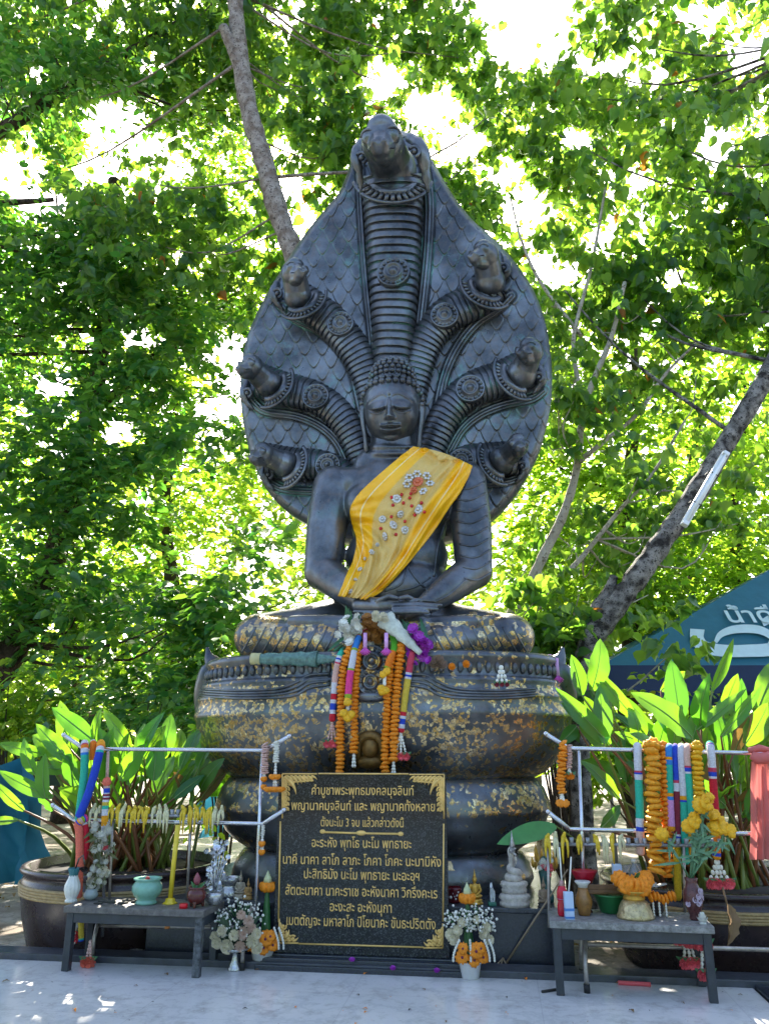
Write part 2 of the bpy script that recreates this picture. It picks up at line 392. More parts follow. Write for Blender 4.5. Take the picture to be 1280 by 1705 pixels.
def limb(mb, pts, r0, r1, n=9, k=None, m=0, knob=.08):
    k = k or max(6, len(pts) * 5); q = spline(pts, k); f = np.linspace(0, 1, k)
    rr = (r0 + (r1 - r0) * f) * (1 + rng.normal(0, knob, k)); mb.tube(q, list(rr), n, m)
def pxpath(lst, Y):
    return [np.array(P(a[0], a[1], a[2] if len(a) > 2 else Y)) for a in lst]
def twigs(mb, trunk, cl, frac, r=.028, seed=1):
    tr = np.array(trunk); sel = cl[rng.random(len(cl)) < frac]
    for c in sel:
        d = np.linalg.norm((tr - c) * np.array([1, 1, .6]), axis=1) + np.where(tr[:, 2] > c[2] - .2, 3.0, 0); a = tr[np.argmin(d)]
        m = a * .45 + c * .55 + np.array([0, 0, -.12 * np.linalg.norm(c - a)]) + rng.normal(0, .12, 3)
        ln = np.linalg.norm(c - a)
        if ln > 7: continue
        limb(mb, [a, m, c], min(r * (.6 + ln * .22), .09), .007, 6, 9)
def grow_tree(name, label, cat, group, trunkpaths, barkm, blobs, leafm, kind, size, per, sig, frac=.1, hang=.3, flat=.6, keep=.08, crown='crown', tw=.028):
    base = Vector(trunkpaths[0][0][0])
    root = thing(name, label, cat, (base.x, base.y, -.1), 0, group)
    p, cl = blob_points(blobs, per, sig, keep); dd_ = DIRS[0]
    mb = MB(); allt = []
    for pts, r0, r1 in trunkpaths:
        limb(mb, pts, r0, r1, 12, max(14, 7 * len(pts)), 0, .05); allt += list(spline(pts, 30))
    mb.build('trunk', barkm, root)
    mt = MB(); twigs(mt, allt, cl, frac, tw)
    if mt.v: mt.build('branches', barkm, root)
    leaf_cloud(crown, p, size, leafm, kind, hang, root, flat=flat, dirs=dd_ if kind == 'oval' else None)
    return root
g = lambda r_, g_, b_: (r_, g_, b_)
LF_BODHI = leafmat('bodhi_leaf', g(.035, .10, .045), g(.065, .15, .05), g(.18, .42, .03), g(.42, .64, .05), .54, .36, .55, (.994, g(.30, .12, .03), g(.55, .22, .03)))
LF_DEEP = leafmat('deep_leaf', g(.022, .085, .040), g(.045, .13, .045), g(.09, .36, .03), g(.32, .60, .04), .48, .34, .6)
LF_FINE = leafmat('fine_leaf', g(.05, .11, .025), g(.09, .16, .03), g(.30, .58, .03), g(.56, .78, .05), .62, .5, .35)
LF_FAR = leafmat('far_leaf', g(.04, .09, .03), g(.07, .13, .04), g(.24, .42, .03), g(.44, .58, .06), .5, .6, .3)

# bodhi tree whose grey trunk rises behind the hood
Yb = 9.7
tp = [Vector((.25, 10.1, -.1)), Vector((.12, 9.9, 1.5))] + [P(x, y, Yb) for x, y in [(585, 760), (530, 545), (490, 425), (462, 350), (440, 270), (415, 185), (400, 95), (392, 10), (386, -90), (360, -260)]]
stub = [P(412, 150, Yb), P(392, 95, Yb - .05), P(372, 45, Yb - .1)]
up2 = [P(408, 150, Yb), P(398, 40, Yb + .15), P(420, -120, Yb + .6)]
ub = [(120, 60, 300, 150, 11.5, 1.6, 170), (420, 60, 200, 170, 11.5, 1.5, 120), (640, 40, 170, 110, 11.5, 1.4, 90), (300, 380, 220, 130, 11.0, 1.1, 80), (540, 230, 110, 120, 10.9, .7, 60), (480, 420, 110, 90, 11.4, .6, 34), (200, 240, 220, 90, 12.0, .8, 44), (50, 300, 120, 70, 12.0, .6, 20),
      (470, -260, 500, 260, 12.5, 2.2, 120), (720, 330, 170, 160, 11.2, .9, 70), (560, 60, 260, 130, 12.5, 1.0, 70), (860, 260, 150, 140, 11.5, .8, 66), (900, 420, 120, 90, 11.6, .6, 34), (780, 120, 120, 80, 12, .8, 30)]
grow_tree('bodhi_tree', 'tall tree with a pale grey trunk rising behind the left of the serpent hood', 'tree', 'trees behind the shrine',
          [([np.array(v) for v in tp], .18, .115), ([np.array(v) for v in stub], .10, .08), ([np.array(v) for v in up2], .09, .05)], BARK_GREY, ub, LF_BODHI, 'heart', .135, 26, .40, .05, .75, .75, tw=.016)
# dark leaning tree on the right, with the lamp on it
Yl = 8.9
tp = [(958, 1215, 9.1), (968, 1130), (982, 1068), (1005, 1035), (1050, 975), (1100, 905), (1160, 818), (1215, 728), (1268, 640), (1315, 545), (1350, 430), (1370, 280), (1380, 60)]
pth = [np.array(v) for v in pxpath(tp, Yl)]; pth = [np.array([pth[0][0], pth[0][1] + .1, -.1])] + pth
LAMPTRUNK = pth
st = [np.array(v) for v in pxpath([(985, 1060), (990, 1020), (1012, 985), (1022, 960)], Yl + .05)]
rb = [(1040, 180, 250, 190, 10.8, 1.3, 100), (1230, 330, 190, 230, 9.6, .8, 70), (1000, 420, 170, 130, 10.8, 1.0, 54), (1200, 60, 220, 170, 10.4, 1.2, 100), (1330, 560, 130, 220, 10.2, .8, 46), (1000, 120, 160, 110, 11.5, .9, 60), (1180, 470, 200, 90, 10.4, .8, 50),
      (1250, -230, 500, 210, 11.5, 2.2, 110)]
grow_tree('leaning_tree', 'dark mottled trunk leaning to the right with a white tube lamp fixed to it', 'tree', 'trees behind the shrine',
          [(pth, .155, .095), (st, .09, .05)], BARK_DARK, rb, LF_BODHI, 'heart', .15, 23, .42, .05, .8, .8, tw=.018)
# slim pale many stemmed tree right of the hood
Yp = 9.9
m1 = [np.array(v) for v in pxpath([(850, 1060), (870, 1005), (902, 930), (937, 858), (960, 780), (968, 700), (985, 640), (1018, 560), (1040, 470)], Yp)]; m1 = [np.array([m1[0][0] - .1, m1[0][1], -.1])] + m1
m2 = [np.array(v) for v in pxpath([(966, 720), (962, 640), (955, 560), (985, 440), (1010, 300)], Yp + .1)]
m3 = [np.array(v) for v in pxpath([(962, 770), (1005, 735), (1060, 690), (1110, 620), (1160, 570)], Yp - .1)]
m4 = [np.array(v) for v in pxpath([(890, 1020), (930, 970), (975, 920), (1035, 845), (1085, 790), (1140, 700)], Yp + .2)]; m4 = [np.array([m4[0][0] - .1, m4[0][1], -.1])] + m4
m5 = [np.array(v) for v in pxpath([(968, 560), (900, 470), (868, 400), (850, 330)], Yp + .2)]
pb = [(1080, 600, 190, 120, 10.6, .7, 46), (920, 1010, 110, 80, 9.3, .35, 34), (1170, 800, 120, 90, 10.3, .4, 20), (1050, 880, 110, 130, 10.8, .4, 20), (930, 560, 70, 160, 10.5, .5, 22), (975, 690, 70, 110, 9.4, .25, 16), (1020, 830, 70, 80, 9.5, .25, 12), (1130, 985, 30, 50, 8.3, .15, 5), (1090, 1075, 60, 25, 8.8, .2, 7), (900, 860, 60, 150, 10.6, .3, 18)]
grow_tree('slim_pale_tree', 'slim pale forked tree with several bare stems right of the serpent hood', 'tree', 'trees behind the shrine',
          [(m1, .085, .03), (m2, .04, .02), (m3, .04, .016), (m4, .05, .016), (m5, .03, .014)], BARK_PALE, pb, LF_BODHI, 'heart', .125, 20, .34, .25, .8, .8, tw=.016)
# dark brown trunk at far left
Yq = 13.0
q1 = [np.array(v) for v in pxpath([(-30, 1175), (5, 1115), (40, 1045), (72, 985), (98, 905), (118, 850), (142, 720), (160, 640), (172, 560), (185, 440), (190, 300)], Yq)]; q1 = [np.array([q1[0][0], q1[0][1], -.1])] + q1
q2 = [np.array(v) for v in pxpath([(150, 690), (210, 640), (260, 590), (300, 560)], Yq)]
lb = [(60, 480, 230, 150, 12.4, 1.4, 110), (250, 560, 190, 130, 12.2, 1.2, 82), (120, 760, 230, 150, 12.0, 1.1, 104), (320, 820, 170, 170, 12.0, 1.2, 78), (60, 1000, 180, 110, 12.6, 1.2, 60), (300, 1040, 170, 120, 11.6, .8, 66), (250, 1180, 160, 60, 11.4, .5, 26), (-200, 500, 200, 500, 13, 1.5, 140)]
grow_tree('dense_leafy_tree', 'brown trunked tree with dark dense foliage at the far left', 'tree', 'trees behind the shrine',
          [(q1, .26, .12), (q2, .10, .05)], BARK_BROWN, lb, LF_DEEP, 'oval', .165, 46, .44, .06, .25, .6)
# big limb in the upper left, belonging to a tree standing outside the frame
z1 = [np.array(v) for v in pxpath([(-260, 1150, 12), (-230, 800, 12), (-150, 420, 11.6), (-40, 255, 11.2), (30, 200, 11), (95, 160, 11), (150, 125, 11.1), (240, 70, 11.3), (330, 20, 11.5)], 11)]; z1 = [np.array([z1[0][0], 12.0, -.1])] + z1
z2 = [np.array(v) for v in pxpath([(-160, 380, 11.6), (-60, 338, 11.5), (30, 336, 11.5), (90, 332, 11.6)], 11)]
zb = [(-60, 60, 200, 190, 12, 1.3, 80), (120, 370, 170, 90, 11.8, .8, 50), (250, 150, 160, 110, 12.2, 1.0, 60), (90, 110, 150, 90, 10.6, .4, 44)]
grow_tree('shady_limb_tree', 'tree leaning in at the upper left with one thick shadowed limb', 'tree', 'trees behind the shrine',
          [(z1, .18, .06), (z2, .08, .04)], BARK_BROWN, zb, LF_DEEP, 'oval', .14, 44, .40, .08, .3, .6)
# background trees with finer, sunlit leaves
bgs = [(150, 19.0, [(120, 200, 260, 150, 19, 1.6, 70), (420, 120, 260, 150, 19, 1.6, 70)], 'tall background tree with fine leaves showing between the upper left boughs', 120),
       (1100, 18.0, [(1060, 260, 240, 200, 18, 1.6, 70), (1260, 130, 200, 170, 18, 1.4, 50)], 'tall background tree with fine leaves showing between the upper right boughs', 1150),
       (-60, 17.0, [(-60, 700, 260, 330, 17, 1.8, 120), (60, 1080, 260, 160, 17, 1.5, 70)], 'background tree with fine sunlit leaves beyond the far left trunk', -20),
       (300, 16.5, [(260, 640, 230, 220, 16.5, 1.8, 130), (330, 930, 220, 220, 16.5, 1.6, 120), (330, 330, 210, 150, 17, 1.5, 80), (430, 520, 120, 160, 16.8, 1.2, 60)], 'background tree with fine sunlit leaves left of the serpent hood', 280),
       (560, 17.5, [(560, 620, 260, 260, 17.5, 1.8, 80), (560, 950, 260, 220, 17.5, 1.8, 80), (620, 300, 240, 160, 18, 1.5, 70), (760, 180, 160, 110, 18.5, 1.2, 34)], 'background tree with fine sunlit leaves hidden mostly behind the statue', 560),
       (1000, 15.0, [(960, 700, 170, 180, 15, 1.5, 100), (1010, 940, 200, 170, 15, 1.4, 110), (930, 470, 160, 110, 15.5, 1.2, 40)], 'background tree with fine yellow green leaves behind the slim pale stems', 1045),
       (1250, 16.0, [(1230, 720, 220, 230, 16, 1.6, 120), (1230, 950, 240, 160, 16, 1.4, 100), (1290, 440, 200, 150, 16.5, 1.4, 60)], 'background tree with fine yellow green leaves beyond the leaning trunk', 1225)]
for tx, Y, bl, lab, bx in bgs:
    pp = [np.array(v) for v in pxpath([(bx, 1180), (bx + 8, 1000), (bx - 6, 840), (bx + 15, 680), (bx + 5, 520)], Y + .2)]; pp = [np.array([pp[0][0], Y + .2, -.1])] + pp
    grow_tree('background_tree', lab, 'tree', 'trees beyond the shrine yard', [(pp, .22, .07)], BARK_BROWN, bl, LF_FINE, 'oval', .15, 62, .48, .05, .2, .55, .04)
# far woodland closing the view below the sky gaps
N = 26000
px = rng.uniform(-500, 1780, N); top = 640 + 120 * np.sin(px / 130.) + 60 * np.sin(px / 47.)
py = top + (1275 - top) * rng.random(N) ** .9; Yf = rng.uniform(24, 32, N)
pf = np.array([P(a, b, c) for a, b, c in zip(px, py, Yf)]); pf = pf[gapmask(pf, .2)]; pf = pf[pf[:, 2] > .1]
M_ = 15000; aa = rng.uniform(math.pi * .98, math.pi * 2.02, M_); rr_ = rng.uniform(15, 19, M_); hh_ = 9.5 * rng.random(M_) ** .8 * (.75 + .25 * np.sin(aa * 9))  # unseen leaf ring behind the camera, added to block low front sky light
pf = np.concatenate([pf, np.stack([rr_ * np.cos(aa), rr_ * np.sin(aa) + 2, hh_], 1)])
o = leaf_cloud('far_woodland_and_sky_blocker', pf, .42, LF_FAR, 'oval', .2); tag(o, kind='stuff')

# ------------------------------------------------------------------ tube lamp on the leaning trunk
a, b = P(1137, 876, Yl - .26), P(1208, 754, Yl - .26); ax = (b - a).normalized()
lampw = simple('lamp_white', (.78, .80, .80), .35, 0, .06)
root = thing('tube_lamp', 'white fluorescent tube lamp strapped along the dark leaning trunk', 'lamp', a)
side = ax.cross(Vector((0, -1, 0))).normalized(); fr = side.cross(ax)
Mx = Matrix((side, ax, fr)).transposed()
MB().box((a + b) / 2, (.085, (b - a).length, .05), rot=Mx.to_4x4().to_3x3(), bev=.012).build('housing', lampw, root)
fw = Vector((0, -1, 0)) * .045
MB().tube([a + ax * .05 + fw, b - ax * .05 + fw], .019, 12).build('tube', simple('lamp_tube', (.82, .84, .82), .2, 0, .03), root)
for e in (a + ax * .03, b - ax * .03):
    MB().box(e + fw * .75, (.075, .05, .07), rot=Mx, bev=.012).build('end_cap', lampw, root)
for f in (.3, .7):
    q = a.lerp(b, f); MB().tube([q + side * .06 - fw * 2.2, q + side * .06 + fw * .7, q - side * .06 + fw * .7, q - side * .06 - fw * 2.2], .006, 6).build('strap', simple('wire_dark', (.03, .03, .03), .5), root)

# ------------------------------------------------------------------ blue canopy tents behind
def thai(name, body, M, size, ext, mat, parent=None, local=False, align='CENTER', fatten=0.0, width=None):
    cu = bpy.data.curves.new(name + '_src', 'FONT'); cu.body = body; cu.size = size; cu.extrude = ext; cu.align_x = align; cu.offset = fatten; cu.resolution_u = 3
    so = bpy.data.objects.new(name + '_src', cu); C.objects.link(so)
    bpy.context.view_layer.update()
    me = bpy.data.meshes.new_from_object(so); bpy.data.objects.remove(so); bpy.data.curves.remove(cu)
    if width:
        xs = [v.co.x for v in me.vertices]; w0 = max(xs) - min(xs); cx = (max(xs) + min(xs)) / 2; k = width / w0
        for v in me.vertices: v.co.x = (v.co.x - cx) * k
    me.transform(M); me.name = name; me.materials.clear(); me.materials.append(mat)
    return link(name, me, parent, local)
TX = Matrix(((1, 0, 0, 0), (0, 0, -1, 0), (0, 1, 0, 0), (0, 0, 0, 1)))     # lettering plane upright, facing -y
def cloth(name, col, tr=.25, rough=.6):
    t = NT(name); n = t.noise(5, 4); c = t.mix(n, tuple(x * .75 for x in col), tuple(x * 1.15 for x in col))
    p = t.bsdf(c, rough, 0, t.bump(t.noise(9, 3), .25, .03)); x = t.n('ShaderNodeBsdfTranslucent'); t.l(c, x.inputs[0])
    m = t.n('ShaderNodeMixShader'); m.inputs[0].default_value = tr; t.l(p, m.inputs[1]); t.l(x.outputs[0], m.inputs[2]); return t.done(m.outputs[0])
tentblue = cloth('tent_blue', (.035, .19, .30), .35); tentnavy = cloth('tent_navy', (.008, .03, .10), .15); white_print = simple('white_print', (.55, .68, .74), .6, 0, .08)
Yt = 12.0
A, B_, T0 = P(1000, 1108, Yt), P(1960, 1112, Yt), P(1330, 935, Yt + 1.6)
zE = A.z; A.z = B_.z = zE
D1, D2 = Vector((A.x, Yt + 3.6, zE)), Vector((B_.x, Yt + 3.6, zE))
T0 = Vector(((A.x + B_.x) / 2, Yt + 1.8, P(1400, 912, Yt + 1.6).z))
root = thing('canopy_tent', 'blue canopy tent with pale lettering on its slope behind the right plants', 'tent', ((A.x + B_.x) / 2, Yt + 1.8, -.1))
def tri_grid(mb, p, q, r, n=10, sag=.06):
    V = []; idx = {}
    for i in range(n + 1):
        for j in range(n + 1 - i):
            u, v = i / n, j / n; w = 1 - u - v
            pt = p * w + q * u + r * v; pt = pt - Vector((0, 0, sag * 9 * u * v * w + sag * 3 * u * w)); idx[i, j] = len(V); V.append(pt)
    F = []
    for i in range(n):
        for j in range(n - i):
            F.append((idx[i, j], idx[i + 1, j], idx[i, j + 1]))
            if i + j < n - 1: F.append((idx[i + 1, j], idx[i + 1, j + 1], idx[i, j + 1]))
    mb.add(V, F)
mb = MB()
for p, q in ((A, B_), (B_, D2), (D2, D1), (D1, A)): tri_grid(mb, p, q, T0)
mb.build('roof', tentblue, root)
mb = MB(); drop = P(1100, 1152, Yt).z - zE
for p, q in ((A, B_), (B_, D2), (D2, D1), (D1, A)):
    k = 24; V = []
    for i in range(k + 1):
        c = p.lerp(q, i / k) ; V += [c + Vector((0, -.01, 0)), c + Vector((0, -.03 * math.sin(i * 1.7), drop + .02 * math.sin(i * 1.1)))]
    mb.add(V, [(2 * i, 2 * i + 2, 2 * i + 3, 2 * i + 1) for i in range(k)])
mb.build('valance', tentnavy, root)
for c in (A, B_, D1, D2): MB().tube([c, Vector((c.x, c.y, -.1))], .025, 8).build('pole', simple('pole_grey', (.3, .3, .32), .4, .6), root)
nrm = (B_ - A).cross(T0 - A).normalized(); nrm = nrm if nrm.y < 0 else -nrm
xa = (B_ - A).normalized(); ya = nrm.cross(xa) if nrm.cross(xa).z > 0 else -nrm.cross(xa)
def on_roof(px, py, lift=.03):
    d = ray(px, py); t = (A - CAM).dot(nrm) / d.dot(nrm); return CAM + d * t + nrm * lift
def roof_frame(px, py):
    o_ = on_roof(px, py, .05); return Matrix(((xa.x, ya.x, nrm.x, o_.x), (xa.y, ya.y, nrm.y, o_.y), (xa.z, ya.z, nrm.z, o_.z), (0, 0, 0, 1)))
s_ = wp(1250, 1030, Yt)
thai('lettering', 'น้ำดื่ม', roof_frame(1210, 1040), .50, .002, white_print, root, align='LEFT', fatten=.006)
mb = MB()
def stroke(mb, path, w0, w1, n=26):
    q = spline(path, n); V = []
    for i in range(n):
        t_ = q[min(i + 1, n - 1)] - q[max(i - 1, 0)]; t_ = t_ / np.linalg.norm(t_); nn = np.array([-t_[1], t_[0]]); w = w0 + (w1 - w0) * math.sin(math.pi * i / (n - 1))
        V += [on_roof(*(q[i] + nn * w)), on_roof(*(q[i] - nn * w))]
    mb.add(V, [(2 * i, 2 * i + 2, 2 * i + 3, 2 * i + 1) for i in range(n - 1)])
stroke(mb, [(1160, 1050), (1160, 1066), (1172, 1080), (1205, 1086), (1245, 1086), (1290, 1082), (1340, 1060)], 12, 10)
stroke(mb, [(1190, 1072), (1200, 1058), (1225, 1050), (1262, 1051), (1285, 1064), (1278, 1078)], 3, 7)
stroke(mb, [(1268, 1040), (1290, 1030), (1330, 1024)], 6, 7)
mb.build('emblem', white_print, root)

# grey canopy and blue tarpaulin at the left
Yt2 = 12.5
root = thing('awning', 'dark grey awning with a brown edge among the leaves at the far left', 'awning', P(60, 1400, Yt2).to_tuple()[:2] + (-.1,))
a, b, c_, d_ = P(-90, 1300, Yt2), P(150, 1292, Yt2 + .6), P(150, 1190, Yt2 + 2.6), P(40, 1196, Yt2 + 1.6)
mb = MB(); V = [P(-120, 1325, Yt2), P(35, 1198, Yt2 + .8), P(160, 1192, Yt2 + 1.5), P(210, 1300, Yt2 + .8)]
mb.add(V, [(0, 1, 2, 3)]); mb.build('roof', cloth('awning_grey', (.045, .065, .06), .1), root)
mb = MB(); mb.tube([V[1] + Vector((0, -.02, .03)), V[2] + Vector((0, -.02, .03))], .045, 8); mb.tube([V[2], V[3]], .03, 8); mb.build('edge', simple('rust_brown', (.16, .10, .06), .7), root)
for q in (V[0], V[3]): MB().tube([q, Vector((q.x, q.y, -.1))], .025, 8).build('pole', simple('pole_grey', (.3, .3, .32), .4, .6), root)
root = None
def tarp(px0, px1, py0, py1, Y, label):
    n = 18; V = []; 
    for j in range(8):
        for i in range(n + 1):
            p = P(px0 + (px1 - px0) * i / n, py0 + (py1 - py0) * j / 7, Y); V.append(p + Vector((.06 * math.sin(j * 1.3 + i), .16 * math.sin(i * 1.3 + j * .5) + .07 * math.sin(i * 2.9) + .25 * j / 7 - .25, .06 * math.sin(i * .9) * (j < 2))))
    mb = MB(); mb.add(V, [(j * (n + 1) + i, j * (n + 1) + i + 1, (j + 1) * (n + 1) + i + 1, (j + 1) * (n + 1) + i) for j in range(7) for i in range(n)])
    o = mb.build('tarpaulin', cloth('tarp_blue', (.03, .20, .30), .3)); tag(o, label, 'tarpaulin', 'blue tarpaulins in the yard'); return o
tarp(-120, 75, 1268, 1470, 9.6, 'blue tarpaulin hanging behind the left planter at the frame edge')
tarp(330, 470, 1300, 1395, 11.0, 'blue tarpaulin glimpsed between the left plants and the pedestal')
# ------------------------------------------------------------------ bronze materials
def bronze(name, gold=0.0, patina=.35, gscale=26.0, rough=.42, gband=None):
    t = NT(name); co = t.coord()
    n1 = t.noise(2.2, 6, .65, co); n2 = t.noise(11, 5, .7, co); n3 = t.noise(45, 4, .7, co)
    c = t.mix(t.ramp(n1, .38, .64), (.054, .062, .070), (.178, .192, .204)); c = t.mix(t.math('MULTIPLY', t.ramp(n2, .5, .7), .45), c, (.165, .122, .095))
    c = t.mix(t.math('MULTIPLY', t.ramp(t.noise(3.1, 7, .75, co), .56, .72), patina), c, (.13, .25, .22))
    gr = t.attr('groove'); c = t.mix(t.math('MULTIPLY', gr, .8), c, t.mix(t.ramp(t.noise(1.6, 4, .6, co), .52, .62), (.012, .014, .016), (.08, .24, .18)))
    met = t.math('ADD', 0.52, t.math('MULTIPLY', n1, .3)); rg = t.math('ADD', t.math('MULTIPLY', n2, .36), rough - .27)
    h = t.math('ADD', t.math('MULTIPLY', n3, .5), n2); nm = t.bump(h, .22, .012)
    if gold:
        sq = t.n('ShaderNodeMapping'); t.l(co, sq.inputs[0]); wob_ = t.n('ShaderNodeVectorMath', operation='ADD')
        ns = t.n('ShaderNodeTexNoise'); ns.inputs['Scale'].default_value = 14; t.l(co, ns.inputs['Vector']); sc = t.n('ShaderNodeVectorMath', operation='SCALE'); sc.inputs['Scale'].default_value = .05
        t.l(ns.outputs['Color'], sc.inputs[0]); t.l(sq.outputs[0], wob_.inputs[0]); t.l(sc.outputs[0], wob_.inputs[1])
        v1 = t.n('ShaderNodeTexVoronoi'); v1.inputs['Scale'].default_value = gscale; t.l(wob_.outputs[0], v1.inputs['Vector'])
        v2 = t.n('ShaderNodeTexVoronoi'); v2.inputs['Scale'].default_value = gscale * .62; t.l(wob_.outputs[0], v2.inputs['Vector'])
        e = t.vor(gscale, 'DISTANCE_TO_EDGE', wob_.outputs[0]); e2 = t.ramp(t.math('ADD', e, t.math('MULTIPLY', n3, .06)), .055, .085)
        s1 = t.n('ShaderNodeSeparateColor'); t.l(v1.outputs['Color'], s1.inputs[0]); s2 = t.n('ShaderNodeSeparateColor'); t.l(v2.outputs['Color'], s2.inputs[0])
        dens = t.math('ADD', t.math('MULTIPLY', t.noise(1.5, 4, .6, co), 1.5), gold - .95)
        if gband: dens = t.math('MULTIPLY', dens, gband(t, co))
        k = t.math('MULTIPLY', t.math('LESS_THAN', s1.outputs[0], dens), e2)
        k2 = t.math('MULTIPLY', t.math('LESS_THAN', s2.outputs[1], t.math('MULTIPLY', dens, .45)), t.ramp(n3, .3, .5))
        kk = t.math('MULTIPLY', t.math('MAXIMUM', k, k2), t.ramp(t.noise(60, 4, .8, co), .36, .5))
        gc = t.mix(s1.outputs[1], (.46, .28, .075), (.68, .54, .30)); gc = t.mix(t.ramp(n2, .5, .75), gc, (.34, .22, .08))
        c = t.mix(kk, c, gc); met = t.math('ADD', met, t.math('MULTIPLY', kk, .45)); rg = t.math('ADD', rg, t.math('MULTIPLY', kk, -.06))
        nm = t.bump(kk, .25, .004, nm)
    return t.done(t.bsdf(c, rg, met, nm, .5))
BR = bronze('dark_bronze'); BRP = bronze('patinated_bronze', 0, .8); 
def zband(*bands):
    def f(t, co):
        s = t.n('ShaderNodeSeparateXYZ'); t.l(co, s.inputs[0]); acc = None
        for z0, z1, v in bands:
            x = t.math('MULTIPLY', t.math('MULTIPLY', t.math('GREATER_THAN', s.outputs[2], z0), t.math('LESS_THAN', s.outputs[2], z1)), v)
            acc = x if acc is None else t.math('ADD', acc, x)
        return acc
    return f
STAT = thing('naga_buddha_statue', 'dark bronze Buddha seated under a seven headed serpent hood on a tiered pedestal', 'statue', M=MS)
def remesh(mb, name, voxel, mats, smooth=4, parent=STAT, fac=.5):
    me = bpy.data.meshes.new(name + '_raw'); me.from_pydata(mb.v, [], mb.f); me.update()
    o = bpy.data.objects.new(name + '_raw', me); C.objects.link(o)
    md = o.modifiers.new('r', 'REMESH'); md.mode = 'VOXEL'; md.voxel_size = voxel; md.use_smooth_shade = True
    ms = o.modifiers.new('s', 'SMOOTH'); ms.iterations = smooth; ms.factor = fac
    dg = bpy.context.evaluated_depsgraph_get(); ev = o.evaluated_get(dg)
    m2 = bpy.data.meshes.new_from_object(ev); bpy.data.objects.remove(o); m2.name = name
    m2.materials.clear()
    for x in (mats if isinstance(mats, list) else [mats]): m2.materials.append(x)
    m2.polygons.foreach_set('use_smooth', np.ones(len(m2.polygons), bool))
    return m2

# ------------------------------------------------------------------ pedestal: three tiers of coil, rim, ornament
SY, EXPO = .56, 2.4
def prof(rows):           # (half width px, y px) -> radius, height on the silhouette
    out = []
    for h, y in rows:
        a, b = L(641 - h, y, 0), L(641 + h, y, 0); out.append(((b.x - a.x) / 2, (a.z + b.z) / 2))
    return out
PX = (L(641 - 250, 1250, 0).x + L(641 + 250, 1250, 0).x) / 2
def tier(name, rows, mat, sub=None):
    pr = prof(rows); pr = pr[::-1]
    if sub:
        q = spline(pr, sub); pr = [tuple(x) for x in q]
    mb = MB(); mb.lathe(pr, (PX, 0, 0), 128, 0, 1, SY, expo=EXPO); return mb.build(name, mat, STAT, True)
zr = lambda y: L(641 - 300, y, 0).z
BG1 = bronze('gilded_bronze_bowl', .60, .3, 34, .42, zband((zr(1200), zr(1155), .9), (zr(1300), zr(1200), 1.05), (zr(1155), zr(1100), .28)))
BG2 = bronze('gilded_bronze_coil', .5, .45, 31, .40, zband((zr(1347), zr(1296), .95), (zr(1410), zr(1347), .12)))
BG3 = bronze('gilded_bronze_leg', .60, .25, 18, .40)
tier('pedestal_bowl', [(200, 1100), (284, 1103), (289, 1107), (291, 1113), (287, 1117), (288, 1138), (290, 1141), (296, 1143), (297, 1147), (296, 1150), (301, 1164), (304, 1166), (304, 1170), (303, 1172), (308, 1190), (310, 1194),
      (309, 1199), (306, 1203), (305, 1218), (300, 1236), (291, 1255), (278, 1272), (262, 1286), (244, 1295)], BG1)
tier('upper_coil', [(236, 1287), (252, 1295), (264, 1310), (271, 1328), (275, 1342), (275, 1347), (271, 1352), (266, 1366), (257, 1382), (242, 1397), (222, 1410)], BG2)
tier('lower_coil', [(216, 1406), (230, 1415), (240, 1430), (246, 1445), (248, 1455), (245, 1461), (240, 1474), (230, 1490), (222, 1505)], bronze('bronze_coil', .2, .5, 15, .4, zband((0, zr(1380), .35))))
def on_oval(u, r, push=0.0):             # forward distance of the oval of radius r at x offset u from its axis
    q = max(0.0, 1 - abs((u) / r) ** EXPO); return r * SY * q ** (1 / EXPO) + push
rim = prof([(288, 1118), (288, 1138)])
mb = MB(); RR = rim[0][0]; zc = (rim[0][1] + rim[1][1]) / 2; hh = (rim[0][1] - rim[1][1]) * .42
acc = -10; 
for i in range(2000):
    a = math.pi + math.pi * i / 1999; q = (abs(math.cos(a)) ** EXPO + abs(math.sin(a)) ** EXPO) ** (-1 / EXPO); x, y = RR * math.cos(a) * q, RR * SY * math.sin(a) * q
    if i == 0: lx, ly, acc = x, y, 0
    acc += math.hypot(x - lx, y - ly); lx, ly = x, y
    if acc > .078:
        acc = 0; mb.ball((PX + x, y, zc), (.027, .022, hh), 0, 8, 6)
mb.build('rim_beading', BR, STAT, True)
# scroll lines carved on the front of the bowl
mb = MB()
def bowl_pt(px, py, push=.004):
    lo, hi = 0.0, 1.6
    pr = prof([(284, 1103), (288, 1138), (296, 1150), (302, 1168), (310, 1194), (305, 1218), (291, 1255), (264, 1286)])[::-1]
    zs = [p[1] for p in pr]; rs = [p[0] for p in pr]
    d = .9
    for _ in range(8):
        l = L(px, py, d); r = float(np.interp(l.z, zs, rs)); d = on_oval(l.x - PX, r, push)
    return L(px, py, d)
def scroll(pts, r=.016):
    q = spline(pts, 26); mb.tube([bowl_pt(*p) for p in q], r, 6)
for s in (-1, 1):
    cx = 612
    for k in range(4):
        scroll([(cx + s * 62, 1122 + k * 6), (cx + s * 96, 1124 + k * 7), (cx + s * 118, 1136 + k * 7), (cx + s * 150, 1147 + k * 5), (cx + s * 210, 1150 + k * 4.5), (cx + s * 250, 1149 + k * 4.2), (cx + s * 278, 1147 + k * 4)], .013)
mb.build('scroll_relief', BR, STAT, True)
